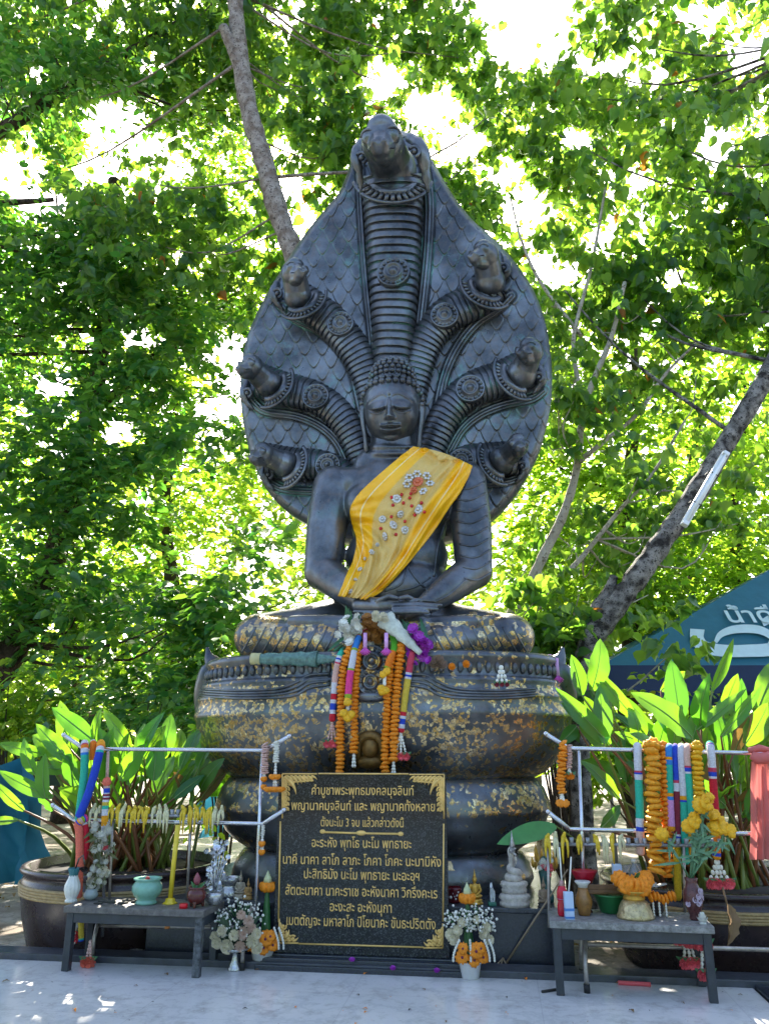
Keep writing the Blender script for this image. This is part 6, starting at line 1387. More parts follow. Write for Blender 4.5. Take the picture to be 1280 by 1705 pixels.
w0 = p + Vector((0, 0, 44 * m)); r_ = thing('wilted_flower', 'dark wilted flower drooping out of the white vase', 'flower', w0); MB().tube([w0, w0 + Vector((6 * m, 0, 22 * m)), w0 + Vector((14 * m, -.02, 28 * m)), w0 + Vector((19 * m, -.03, 14 * m))], .006, 6).build('stem', BARK_DARK, r_); mb = MB(); bloom(mb, w0 + Vector((19 * m, -.03, 9 * m)), 8 * m, 0, 3, (.1, -.6, -1)); mb.build('bloom', simple('wilted', (.03, .02, .02), .7), r_)
GLASS = simple('grey_glass', (.32, .38, .38), .12, 0, .2, 12)
p = TLp(150, .7); r_, m = lathe_thing('vase', 'small grey glass vase with dried white flowers', 'vase', p, [(7, 0), (11, 4), (12, 9), (9, 14), (8.5, 17), (7, 15)], GLASS)
DRYF = simple('dried_white', (.46, .45, .36), .7, 0, .3, 40); DRYG = simple('dried_green', (.10, .11, .04), .7, 0, .3, 40)
r2 = thing('dried_flowers', 'tall bunch of dried white flowers in the glass vase', 'flowers', p + Vector((0, 0, .05))); mb, ms = MB(), MB(); rd = random.Random(4)
for i in range(46):
    h = rd.uniform(16, 118); x = rd.gauss(2 + 10 * math.sin(h / 40.), 8) ; e = p + Vector((x * m, rd.gauss(0, .04), h * m)); bloom(mb, e, rd.uniform(4, 8.5) * m, 0, i, (rd.gauss(0, .5), -1, rd.gauss(.2, .5)), 2, .6)
    if i % 2 == 0: ms.tube([p + Vector((rd.uniform(-4, 4) * m, 0, 10 * m)), p + Vector((x * .5 * m, 0, h * .55 * m)), e], .005, 5)
    if i % 3 == 0: blade(ms, e, e + Vector((rd.gauss(0, .05), -.03, -.05)), .025, Vector((0, -1, 0)))
mb.build('blooms', DRYF, r2); ms.build('stems', DRYG, r2)
p = TLp(243, .45); r_, m = lathe_thing('incense_bowl', 'round celadon green glazed incense bowl', 'bowl', p, [(17, 0), (18, 2), (16, 5), (15, 7), (21, 13), (25, 21), (24.5, 28), (21, 33), (19.5, 35), (23, 37.5), (23.5, 39.5), (20, 39.5), (18, 36), (18, 30)], CEL, n=44)
MB().lathe([(18 * m, 35 * m), (.001, 36 * m)], p, 30).build('ash', simple('ash', (.22, .20, .17), .9, 0, .4, 50, .6, 80), r_); MB().ball(p + Vector((0, -.01, 38 * m)), 4 * m, 0, 10, 8).build('incense_ends', simple('incense_red', (.30, .02, .02), .7), r_)
p = TLp(283, .55); m = pm(p); r_ = thing('candle', 'tall yellow taper candle stuck in its melted wax', 'candle', p); MB().tube([p + Vector((0, 0, 3 * m)), p + Vector((1.5 * m, 0, 60 * m)), p + Vector((4 * m, 0, 122 * m))], [4.2 * m, 4 * m, 4.4 * m], 12).build('taper', simple('candle_yellow', (.70, .52, .03), .35, 0, .12, 20), r_); MB().lathe([(12 * m, 0), (10 * m, 2.5 * m), (8 * m, 3 * m), (7 * m, 8 * m), (.001, 9 * m)], p, 24, 0, 1, 1, 7, .1).build('wax_foot', simple('candle_yellow', (.70, .52, .03), .35), r_)
p = TLp(326, .25); BRG = simple('maroon_glaze', (.10, .022, .018), .15, 0, .3, 10); r_, m = lathe_thing('incense_pot', 'small maroon glazed tripod incense pot', 'pot', p + Vector((0, 0, .018)), [(8, 0), (13, 5), (16, 12), (15.5, 18), (13, 21), (12, 23), (14.5, 25), (14.5, 27), (12, 26), (11, 20)], BRG)
for a in (0.5, 2.6, 4.7): MB().capsule(p + Vector((10 * m * math.cos(a), 10 * m * math.sin(a), 8 * m)), p + Vector((11.5 * m * math.cos(a), 11.5 * m * math.sin(a), 1.5 * m)), 3.5 * m, 2.2 * m).build('leg', BRG, r_)
b0 = p + Vector((-1 * m, 0, 26 * m)); r_ = thing('lotus_bud', 'pink lotus bud standing in the maroon pot', 'flower', b0); MB().lathe([(1 * m, 0), (5 * m, 6 * m), (5.5 * m, 11 * m), (3 * m, 17 * m), (.001, 21 * m)], b0 + Vector((0, 0, 6 * m)), 14, 0, 1, 1, 5, .08).build('bud', simple('dusky_pink', (.28, .07, .09), .5), r_); mb = MB(); mb.tube([b0 - Vector((0, 0, 6 * m)), b0 + Vector((0, 0, 8 * m))], 2 * m, 6); blade(mb, b0, b0 + Vector((14 * m, 0, 12 * m)), 6 * m, Vector((0, -1, 0))); blade(mb, b0, b0 + Vector((-10 * m, 0, 13 * m)), 6 * m, Vector((0, -1, 0))); mb.build('stalk', GRN, r_)
SILV = simple('beaten_silver', (.52, .53, .52), .22, .75, .3, 40, .4, 50, dirt=.3); TINS = simple('tinsel', (.62, .64, .66), .18, .8, .35, 60)
p = TLp(356, .6); r_, m = lathe_thing('bowl', 'dull silver bowl holding a bunch of tinsel flowers', 'bowl', p, [(8, 0), (9, 2), (14, 7), (16, 14), (15, 20), (13, 20), (13, 15)], SILV)
r2 = thing('tinsel_flowers', 'silvery tinsel flower bunch rising from the silver bowl', 'flowers', p + Vector((0, 0, 15 * m))); mb = MB(); rd = random.Random(8)
for i in range(70):
    h = rd.uniform(16, 96); e = p + Vector((rd.gauss(1 + .06 * (h - 50), 8) * m, rd.gauss(0, .03), h * m)); bloom(mb, e, rd.uniform(3, 6.5) * m, 0, i, (rd.gauss(0, 1), -1, rd.gauss(0, 1)), 1, .7)
    if i % 4 == 0: mb.tube([p + Vector((0, 0, 14 * m)), e], .004, 5)
mb.build('tinsel', TINS, r2)
p = TLp(305, .06); tag(MB().lathe([(7 * pm(p), 0), (7 * pm(p), 6 * pm(p)), (6 * pm(p), 7 * pm(p))], p, 20).build('bottle_cap', simple('red_plastic', (.60, .01, .02), .3)), 'small red bottle cap lying at the front of the left table', 'cap')
p = TLp(195, .45); mb = MB(); rd = random.Random(3)
for i in range(14): a = p + Vector((rd.uniform(-.14, .14), rd.uniform(-.06, .06), .006)); mb.ball(a, (rd.uniform(.015, .04), rd.uniform(.012, .03), rd.uniform(.006, .016)), 0, 9, 6)
tag(mb.build('ash_heap', simple('ash_dark', (.05, .05, .04), .9, 0, .4, 40, .5)), 'heap of dark ash and scraps beside the celadon bowl', 'ash')
p = TLp(281, .02) - Vector((0, 0, .075)); m = pm(p); r_ = thing('bell', 'tiny orange bell hanging under the left table', 'bell', p); MB().lathe([(.001, 0), (2 * m, -2 * m), (4 * m, -9 * m), (4.6 * m, -13 * m), (.001, -13 * m)], p, 14).build('cup', simple('orange_bell', (.45, .16, .03), .4), r_); MB().tube([p, p + Vector((0, 0, .02))], .003, 5).build('string', WHT, r_)
# on the plinth behind
p = WL(Vector((L(384, 1490, .9).x, -.92, PLZ + .001))); r_, m = lathe_thing('pedestal_bowl', 'weathered silver pedestal bowl standing on the left of the plinth', 'bowl', p, [(17, 0), (18, 4), (15, 13), (11, 16), (12, 19), (17, 24), (18, 30), (16, 30), (15, 25)], SILV)
def figurine(label, p, h, mat_, seat=True, base=None, hat=True, name='figurine'):
    r_ = thing(name, label, 'figurine', p); z = lambda f: p + Vector((0, 0, h * f)); mb = MB()
    mb.lathe([(.24 * h, 0), (.25 * h, .04 * h), (.20 * h, .07 * h), (.23 * h, .12 * h), (.19 * h, .15 * h)], p, 20); mb.build('base', base or mat_, r_)
    mb = MB(); mb.ball(z(.22), (.23 * h, .15 * h, .085 * h), 0, 16, 10); mb.lathe([(.13 * h, .2 * h), (.115 * h, .34 * h), (.14 * h, .48 * h), (.12 * h, .55 * h), (.04 * h, .58 * h), (.04 * h, .62 * h)], p, 16, 0, 1, .75); mb.ball(z(.69), (.075 * h, .08 * h, .095 * h), 0, 12, 10)
    for s in (-1, 1): mb.chain([z(.53) + Vector((s * .13 * h, 0, 0)), z(.37) + Vector((s * .18 * h, -.02 * h, 0)), z(.28) + Vector((s * .06 * h, -.13 * h, 0))], [.045 * h, .038 * h, .03 * h], 0, 8)
    mb.lathe([(.05 * h, .76 * h), (.045 * h, .80 * h), (.02 * h, .88 * h), (.001, 1.0 * h)], p, 12); mb.build('figure', mat_, r_); return r_
GOLDF = simple('gilt', (.62, .36, .06), .35, .45, .25, 30); STONE_ = simple('worn_plaster', (.42, .36, .26), .7, 0, .35, 30, .3, 60, dirt=.4); OCHRE = simple('ochre_figure', (.45, .26, .08), .6, 0, .4, 30, .3)
pl = lambda px, d: WL(Vector((L(px, 1505, d).x, -d, PLZ + .001)))
figurine('small pale plaster figurine beside the silver pedestal bowl', pl(399, .97), .20, STONE_); figurine('small ochre figurine nearest the plaque on the left', pl(412, 1.0), .15, OCHRE)

# ------------------------------------------------------------------ floor arrangements
def gypso(mb, c, rad, n, seed, flat=.5):
    rd = random.Random(seed)
    for i in range(n):
        v = Vector((rd.gauss(0, 1), rd.gauss(0, 1), rd.gauss(0, 1))).normalized() * rad * rd.uniform(.6, 1.08); v.y *= flat
        if v.z < -rad * .5: continue
        mb.ball(c + v, rd.uniform(.006, .011), 0, 6, 4)
        if i % 3 == 0: mb.tube([c + v * .45, c + v], .0022, 4, 1)
p = G(390, 1616); m = pm(p); r_ = thing('flower_stand', 'silver footed stand on the floor left of the plaque', 'stand', p); MB().lathe([(11 * m, 0), (11 * m, 2 * m), (9 * m, 6 * m), (5.5 * m, 14 * m), (4.4 * m, 22 * m), (5 * m, 27 * m), (9 * m, 29 * m)], p, 28).build('foot', SILV, r_); MB().lathe([(6 * m, 27 * m), (20 * m, 30 * m), (25 * m, 33 * m), (25 * m, 35 * m), (20 * m, 33 * m), (.001, 31 * m)], p, 40, 0, 1, 1, 20, .02).build('dish', SILV, r_)
c_ = p + Vector((3 * m, 0, 68 * m)); r2 = thing('flower_arrangement', 'cream and blush roses with white gypsophila on the silver stand', 'flowers', p + Vector((0, 0, 33 * m))); mb = MB(); rd = random.Random(14)
for i, (x, z, rr, mi) in enumerate(((-26, 46, 9, 0), (-10, 40, 11, 0), (10, 40, 8.5, 1), (14, 58, 9.5, 1), (30, 48, 10, 0), (38, 38, 9, 0), (-20, 62, 8, 0), (22, 76, 8, 1), (10, 86, 7, 1), (28, 66, 7, 1), (0, 56, 8, 0), (-32, 54, 7, 0), (36, 58, 8, 0))): bloom(mb, p + Vector((x * m, -.09 + .03 * rd.random(), z * m)), rr * m * 1.15, mi, i + 90, (x / 60, -1, (z - 55) / 60), 4, .75)
mb.build('roses', [CREAM, BLUSH], r2); mb = MB(); gypso(mb, c_, 44 * m, 260, 5); mb.build('gypsophila', [WHT, GRN], r2); mb = MB()
for i in range(26): a = rd.uniform(0, 6.28); blade(mb, p + Vector((0, 0, 34 * m)), p + Vector((rd.uniform(-36, 40) * m, rd.uniform(-.08, .06), rd.uniform(42, 90) * m)), .05, Vector((0, -1, .2)))
mb.build('leaves', simple('dark_leaf', (.03, .07, .03), .5), r2)
POT = simple('white_plastic', (.68, .68, .68), .35, 0, .08, 10)
def cone_pot(label_pot, label_arr, p, side, tall, dense):
    m = pm(p); r_ = thing('flower_pot', label_pot, 'pot', p, 0, 'ribbed white pots'); MB().lathe([(13 * m, 0), (14 * m, 1 * m), (18.5 * m, 23 * m), (20 * m, 24 * m), (20 * m, 26 * m), (17 * m, 25 * m), (.001, 22 * m)], p, 60, 0, 1, 1, 30, .012).build('pot', POT, r_)
    r2 = thing('flower_arrangement', label_arr, 'flowers', p + Vector((0, 0, 22 * m))); mb = MB(); mb.lathe([(10 * m, 24 * m), (9 * m, 45 * m), (6 * m, 80 * m), (3.4 * m, 112 * m), (3 * m, 116 * m)], p + Vector((side * m, .03, 0)), 14, 0, 1, 1, 5, .06); mb.build('leaf_cone', simple('folded_leaf', (.025, .11, .03), .4, 0, .3, 20), r2)
    t_ = p + Vector((side * m, .03, 119 * m)); mb = MB(); [puck(mb, t_ + Vector((7 * m * math.cos(a), 5 * m * math.sin(a), 0)), (0, 0, 1), 7.5 * m, 15 * m, 0, 7 + k) for k, a in enumerate(np.linspace(0, 5.2, 6))]; mb.build('marigold_ring', MARI, r2)
    MB().lathe([(2 * m, 0), (7 * m, 4 * m), (6 * m, 10 * m), (3 * m, 16 * m), (.001, 22 * m)], t_ + Vector((0, 0, 4 * m)), 14, 0, 1, 1, 5, .1).build('lotus_bud', simple('pale_lotus', (.52, .56, .30), .45, 0, .3, 30), r2)
    mb = MB()
    for k, (x, z, rr) in enumerate(((-15, 36, 11), (-14, 50, 9), (5, 32, 11), (8, 46, 12), (20, 36, 10), (16, 50, 9))):
        c_ = p + Vector((x * m, -.09 - .02 * (k % 2), z * m)); puck(mb, c_, (x / 60, -1, .25), rr * m, rr * m * .5, 0, 30 + k, 22); mb.ball(c_ + Vector((0, -rr * m * .32, 0)), rr * m * .2, 1, 8, 6)
    mb.build('marigold_heads', [MARI, simple('purple_centre', (.14, .01, .06), .5)], r2); mb = MB()
    for x0, x1 in ((-20, -30), (-2, -1), (22, 30), (30, 38)):
        for i in range(9): f = i / 8; mb.ball(p + Vector(((x0 + (x1 - x0) * math.sin(f * 1.6)) * m, -.13 + .02 * f, (62 - 30 * f) * m)), (.008, .008, .012), 0, 6, 5)
    mb.build('bead_strings', WHT, r2)
    if dense:
        mb = MB(); rd = random.Random(77)
        for k, (x, z, rr) in enumerate(((-26, 60, 11), (-20, 72, 10), (-32, 66, 9), (22, 66, 9), (32, 58, 9), (28, 76, 9), (12, 88, 7), (-12, 84, 8))): bloom(mb, p + Vector((x * m, -.02, z * m)), rr * m, 0, k + 44, (x / 60, -1, .3), 3, .7)
        mb.build('white_blooms', CREAM, r2); mb = MB(); gypso(mb, p + Vector((-16 * m, 0, 84 * m)), 26 * m, 130, 8); gypso(mb, p + Vector((20 * m, 0, 84 * m)), 27 * m, 130, 9); mb.build('gypsophila', [WHT, GRN], r2)
    return m
cone_pot('ribbed white pot on the floor beside the silver stand', 'marigold arrangement with a tall leaf cone left of the plaque', G(436, 1609), 3, True, False)
cone_pot('ribbed white pot on the floor at the right foot of the plaque', 'marigold arrangement with white blooms and a tall leaf cone right of the plaque', G(783, 1629), -1, True, True)

# ------------------------------------------------------------------ on the plinth, right of the plaque
figurine('small golden seated figurine behind the marigold cone', pl(791, .95), .24, GOLDF)
p = pl(757, .92); r_, m = lathe_thing('cup', 'dark red glass cup next to the plaque', 'cup', p, [(9, 0), (10, 2), (12, 20), (12, 24), (10, 22)], simple('dark_red_glass', (.10, .008, .012), .15)); mb = MB(); [mb.ball(p + Vector((random.uniform(-8, 8) * m, -.04, random.uniform(6, 22) * m)), .011, 0, 7, 5) for _ in range(7)]; mb.build('white_specks', WHT, r_)
# little horse
p = pl(819, 1.0); r_ = thing('horse_figurine', 'small white horse figurine on a green base', 'figurine', p); m = pm(p); HW = simple('horse_white', (.56, .60, .60), .35, 0, .25, 40); MB().box(p + Vector((0, 0, 3 * m)), (13 * m, 14 * m, 6 * m), bev=.006).build('base', simple('green_glaze', (.02, .16, .11), .3), r_)
mb = MB(); o = lambda x, y, z: p + Vector((x * m, y * m, z * m)); mb.capsule(o(1, -3, 20), o(2, 6, 20), 4.2 * m, 4.4 * m); mb.chain([o(0, -5, 22), o(-1, -7, 28), o(-1.5, -8, 32)], [3.6 * m, 2.8 * m, 2.6 * m]); mb.capsule(o(-1.5, -8, 32), o(-3, -13, 29), 2.6 * m, 1.7 * m)
for x in (-1.4, 3.6):
    for y in (-4, 6): mb.chain([o(x, y, 18), o(x, y - .6, 11), o(x, y + .4, 5.5)], [2.2 * m, 1.5 * m, 1.4 * m], 0, 8)
mb.capsule(o(-2.6, -7, 34), o(-3, -7, 37.5), 1.0 * m, .5 * m); mb.capsule(o(-.4, -7, 34), o(0, -7, 37.5), 1.0 * m, .5 * m); mb.chain([o(2, 10, 20), o(2, 12, 16), o(2, 12, 10)], [1.4 * m, 1.6 * m, .8 * m], 0, 8)
me = remesh(mb, 'horse', .006, HW, 2); link('horse', me, r_)
# silver serpent figurine on a lotus pedestal
p = pl(857, 1.0); m = pm(p); r_ = thing('serpent_figurine', 'silvery crested serpent figurine on a two tiered lotus pedestal', 'figurine', p); PLA = simple('pale_lotus_stone', (.50, .46, .40), .6, 0, .3, 30, .3, 60, dirt=.3); mb = MB()
mb.lathe([(24 * m, 0), (25 * m, 6 * m), (22 * m, 9 * m), (26 * m, 14 * m), (24 * m, 18 * m), (20 * m, 20 * m)], p, 48, 0, 1, .8, 16, .03); mb.lathe([(20 * m, 20 * m), (21 * m, 26 * m), (19 * m, 28 * m), (23 * m, 33 * m), (21 * m, 38 * m), (.001, 39 * m)], p, 48, 0, 1, .8, 14, .03); mb.build('lotus_pedestal', PLA, r_)
mb = MB(); o = lambda x, y, z: p + Vector((x * m, y * m, z * m)); mb.tube(spline([o(8, 0, 42), o(0, -9, 43), o(-9, 0, 44), o(0, 8, 46), o(8, 0, 50), o(0, -7, 53), o(-6, 0, 57), o(-2, 2, 64), o(-3, -1, 74), o(-3, -4, 84)], 50), [7 * m] * 25 + list(np.linspace(7, 4.2, 25) * m), 12); mb.build('coil', PLA, r_)
SLV2 = simple('silver_paint', (.46, .44, .42), .3, .5, .4, 50, .3, 60); mb = MB(); mb.ball(o(-2, -5, 86), (5.5 * m, 7 * m, 5.5 * m), 0, 14, 10); mb.capsule(o(-1, -10, 87), o(2, -15, 90), 3.2 * m, 1.8 * m); mb.capsule(o(0, -9, 83), o(3, -13, 80), 2.4 * m, 1.4 * m)
mb.lathe([(5 * m, 0), (6.5 * m, 6 * m), (4 * m, 12 * m), (2.4 * m, 19 * m), (.001, 29 * m)], o(-1, -3, 89), 12, 0, .7, 1.1, 3, .15); blade(mb, o(-5, -4, 92), o(-8, -4, 76), 6 * m, Vector((-.5, -1, 0))); blade(mb, o(3, -6, 78), o(1, -6, 60), 7 * m, Vector((.3, -1, 0))); mb.build('head', SLV2, r_)
figurine('weathered brown seated figurine beside the lotus pedestal', pl(906, 1.02), .21, simple('brown_plaster', (.26, .19, .12), .7, 0, .4, 30, .3, dirt=.4), base=simple('dark_base', (.03, .028, .026), .6))
# ornate figurine with flame backdrop
p = pl(910, .80); m = pm(p); r_ = thing('flame_figurine', 'ornate figurine with a gold flame crest behind the brown one', 'figurine', p); mb = MB(); o = lambda x, y, z: p + Vector((x * m, y * m, z * m)); mb.lathe([(12 * m, 0), (13 * m, 8 * m), (8 * m, 20 * m), (9 * m, 34 * m), (11 * m, 46 * m), (5 * m, 54 * m), (5 * m, 58 * m)], p, 16); mb.ball(o(0, -1, 64), 7 * m, 0, 12, 10); mb.build('body', simple('teal_robe', (.03, .11, .10), .5, 0, .5, 40), r_)
mb = MB(); rd = random.Random(5)
for i in range(26): a = rd.uniform(.2, 2.94); q0 = rd.uniform(6, 22); b0 = o(q0 * math.cos(a), 2 + rd.uniform(-2, 2), 42 + q0 * math.sin(a) * 1.2); blade(mb, b0, b0 + Vector((rd.uniform(-4, 4) * m, -.01, rd.uniform(9, 24) * m)), 6 * m, Vector((rd.gauss(0, .4), -1, 0)), .2)
mb.build('flames', GOLDF, r_); mb = MB(); [bloom(mb, o(rd.uniform(-10, 10), -9, rd.uniform(38, 66)), 4.5 * m, k % 2, k) for k in range(16)]; mb.build('blossoms', [WHT, PINKF], r_)
a, b = Wd(945, 1300 + 148, 1.2), G(838, 1614); b.z = .01; r_ = thing('bamboo_stick', 'thin pale bamboo stick leaning from the right rack down to the kerb', 'stick', b); MB().tube([a, a.lerp(b, .5), b], [.005, .007, .008], 8).build('stick', simple('bamboo', (.32, .24, .15), .6), r_); mb = MB()
for dx, dy in ((-.09, -.05), (-.04, -.07), (.03, -.06)): mb.tube([b + Vector((0, 0, .06)), b + Vector((dx, dy, -.005))], [.006, .003], 5)
mb.build('frayed_end', simple('bamboo', (.32, .24, .15), .6), r_)
c_ = G(815, 1608); c_.z = .06; mb = MB(); [bloom(mb, c_ + Vector((dx, 0, 0)), .045, 0, k, (0, -.5, 1)) for k, dx in enumerate((-.09, -.02, .06))]; tag(mb.build('fallen_orchid', ORCH), 'purple orchid blossoms fallen on the kerb beside the white pot', 'flower')
for k, (x, y, lab) in enumerate(((586, 1599, 'purple petal on the plaque step, left one'), (654, 1613, 'purple petal at the plaque foot, middle one'), (727, 1617, 'purple petal at the plaque foot, right one'))):
    mb = MB(); bloom(mb, Wd(x, y, 1.34), .022, 0, k, (0, -.6, 1)); tag(mb.build('petal', ORCH), lab, 'petal', 'fallen purple petals')
a = Wd(840, 1397, 1.0); r_ = thing('fallen_leaf', 'single broad green leaf sticking out right of the pedestal', 'leaf', Wd(930, 1380, .9)); mb = MB(); blade(mb, Wd(925, 1376, .85), Wd(828, 1404, 1.02), .17, Vector((.1, -1, .7)), .06, .05); mb.build('blade', simple('broad_leaf', (.06, .24, .05), .4, 0, .25, 8), r_); MB().tube([Wd(925, 1376, .85), Wd(960, 1400, .6), Wd(985, 1470, .2)], .008, 6).build('stalk', STEM, r_)

# ------------------------------------------------------------------ things on the right table
TRp = lambda px, f: on_table(MR_, px, f, ZR)
p = TRp(938, .35); m = pm(p); r_ = thing('drink_bottle', 'red soft drink bottle with a white straw', 'bottle', p); MB().lathe([(7.5 * m, 0), (9 * m, 3 * m), (9 * m, 16 * m), (7.2 * m, 22 * m), (9 * m, 28 * m), (8.5 * m, 38 * m), (5 * m, 46 * m)], p, 24).build('body', simple('red_drink', (.50, .008, .03), .1), r_); MB().lathe([(5 * m, 46 * m), (3.4 * m, 50 * m), (3.4 * m, 54 * m), (.001, 54 * m)], p, 18).build('neck', simple('pinkish_clear', (.50, .28, .26), .15), r_); MB().lathe([(8.7 * m, 20 * m), (7.7 * m, 23 * m), (8.7 * m, 27 * m)], p + Vector((0, 0, 6 * m)), 24).build('label', simple('pale_label', (.40, .40, .62), .4), r_); MB().tube([p + Vector((1 * m, 0, 40 * m)), p + Vector((0, 0, 106 * m))], 1.3 * m, 8).build('straw', WHT, r_)
CART = simple('carton_blue', (.42, .55, .74), .4, 0, .08, 10); CBL = simple('carton_band', (.05, .20, .55), .4)
def carton(label, p, w, h, straw):
    m = pm(p); r_ = thing('drink_carton', label, 'carton', p, 0, 'small blue drink cartons'); o = lambda x, z: p + Vector((x * m, 0, z * m)); MB().box(o(0, h / 2), (w * m, w * .7 * m, h * m), bev=.004).build('box', CART, r_); mb = MB(); mb.box(o(0, h * .36), (w * 1.01 * m, w * .72 * m, h * .10 * m)); mb.box(o(0, h * .08), (w * 1.01 * m, w * .72 * m, h * .07 * m)); mb.build('printed_band', CBL, r_)
    if straw: MB().tube([o(1, h - 1), o(5, h + 22), o(9, h + 54)], 1.3 * m, 8).build('straw', WHT, r_)
    return r_
carton('pale blue drink carton with a straw at the left front of the stone table', TRp(948, .06), 15, 42, True)
p = TRp(973, .5); AMB = simple('amber_glaze', (.30, .15, .04), .2, 0, .5, 12); r_, m = lathe_thing('vase', 'amber glazed vase with a white flared mouth', 'vase', p, [(9, 0), (10, 3), (11, 8), (14, 18), (13.5, 26), (9, 36), (7.5, 42)], AMB); MB().lathe([(7.5 * m, 42 * m), (9 * m, 46 * m), (13.5 * m, 51 * m), (12.5 * m, 52 * m), (7 * m, 47 * m)], p, 28).build('mouth', PORC, r_)
p = TRp(1058, .4); r_, m = lathe_thing('pedestal_tray', 'embossed gold pedestal tray heaped with marigolds', 'tray', p, [(30, 0), (31, 3), (28, 8), (25, 18), (21, 25), (17, 28)], simple('embossed_gilt', (.52, .42, .22), .3, .55, .4, 40, .9, 34)); MB().lathe([(17 * m, 28 * m), (18 * m, 31 * m), (16 * m, 34 * m), (19 * m, 37 * m), (26 * m, 41 * m), (27 * m, 43 * m), (.001, 41 * m)], p, 36).build('dish', GOLDF, r_)
r2 = thing('marigold_heap', 'coiled orange marigold garland heaped on the gold tray', 'garland', p + Vector((0, 0, 42 * m))); mb = MB(); rd = random.Random(6)
for i in range(20): a = i / 20 * 6.28; puck(mb, p + Vector((23 * m * math.cos(a), 16 * m * math.sin(a), (55 + 5 * math.cos(a * 2)) * m)), (math.sin(a), -math.cos(a), .3), 13 * m, 9 * m, 0, i)
for i in range(9): puck(mb, p + Vector((rd.uniform(-18, 18) * m, -17 * m, rd.uniform(44, 54) * m)), (rd.gauss(0, .3), -1, .3), 12 * m, 9 * m, 0, 60 + i)
mb.build('marigolds', MARI, r2); blm = MB(); blade(blm, p + Vector((4 * m, 0, 60 * m)), p + Vector((12 * m, -.02, 70 * m)), .03, Vector((0, -1, 0))); blm.build('leaf', GRN, r2)
p = TRp(1096, .55); m = pm(p); r_ = thing('marigold_garland', 'small marigold garland with white tassels right of the gold tray', 'garland', p); mb = MB(); [puck(mb, p + Vector(((-12 + i * 6.5) * m, -.02, (30 + 3 * math.sin(i * 1.4)) * m)), (1, 0, .2), 8 * m, 6 * m, 0, 40 + i) for i in range(7)]; mb.build('marigolds', MARI, r_); 
for dx in (-9, 1, 12): buds(p + Vector((dx * m, -.03, 24 * m)), 22 * m, .010, r_, 1, 0, seed=3)
mb = MB(); mb.ball(p + Vector((3 * m, .05, 12 * m)), (12 * m, 8 * m, 12 * m), 0, 14, 10); mb.build('cushion', simple('dark_cloth', (.03, .02, .02), .7), r_)
p = TRp(1157, .4); CAR = simple('carved_maroon', (.09, .03, .03), .3, 0, .6, 26, .5, 40); r_, m = lathe_thing('vase', 'dark maroon carved vase with a pale flower pattern', 'vase', p, [(8, 0), (9, 3), (8, 7), (12, 16), (16, 30), (15.5, 42), (11, 52), (9, 58), (11, 64), (10, 65), (7, 58)], CAR); mb = MB(); rd = random.Random(2)
for i in range(9): a = rd.uniform(-2.6, -.5); z = rd.uniform(24, 46); bloom(mb, p + Vector((15.6 * m * math.cos(a), 15.6 * m * math.sin(a), z * m)), 5 * m, 0, i, (math.cos(a), math.sin(a), .1), 1, .15)
mb.build('pattern', simple('pale_relief', (.42, .34, .44), .5, 0, .3, 40), r_)
r2 = thing('marigold_bunch', 'yellow marigold stems fanning out of the maroon vase', 'flowers', p + Vector((0, 0, 60 * m))); fm_, sm_ = MB(), MB()
for k, (x, y, rr) in enumerate(((1104, 1391, 13), (1152, 1373, 13), (1170, 1345, 15), (1186, 1358, 13), (1190, 1382, 14), (1213, 1386, 14), (1196, 1368, 11), (1158, 1362, 11), (1178, 1334, 11))):
    e = P(x, y, p.y - .02 - .03 * (k % 3)); [puck(fm_, e + Vector((rd.gauss(0, .25) * rr * m, -.02 * j, rd.gauss(0, .25) * rr * m)), (rd.gauss(0, .3), -1, rd.gauss(.4, .3)), rr * m * (.95 - .25 * j), rr * m * .8, 0, k * 5 + j, 22) for j in range(3)]
    s0 = p + Vector((rd.uniform(-4, 4) * m, 0, 60 * m)); md_ = s0.lerp(e, .5) + Vector((0, 0, .02)); sm_.tube([s0, md_, e], .006, 6)
    for j in range(9): f = rd.uniform(.3, .95); c0 = s0.lerp(e, f); blade(sm_, c0, c0 + Vector((rd.gauss(0, .05), -.03, rd.gauss(.0, .05))), .02, Vector((0, -1, .2)))
fm_.build('blooms', MARY, r2); sm_.build('stems', simple('pale_stem', (.12, .26, .14), .45), r2)
p = TRp(1170, .06); m = pm(p); r_ = thing('lotus_ornament', 'small white ceramic lotus at the right front of the stone table', 'ornament', p); mb = MB()
for k in range(3):
    for j in range(7): a = 6.28 * (j + .5 * k) / 7; blade(mb, p + Vector((3 * m * math.cos(a), 3 * m * math.sin(a), (1 + 4 * k) * m)), p + Vector(((10 - 3 * k) * m * math.cos(a), (10 - 3 * k) * m * math.sin(a), (10 + 4 * k) * m)), 8 * m, Vector((-math.cos(a), -math.sin(a), 1.0)), -.1, .2)
mb.build('petals', PORC, r_); mb = MB(); mb.lathe([(6 * m, 0), (5 * m, 3 * m), (.001, 4 * m)], p, 16); mb.build('foot', PORC, r_)
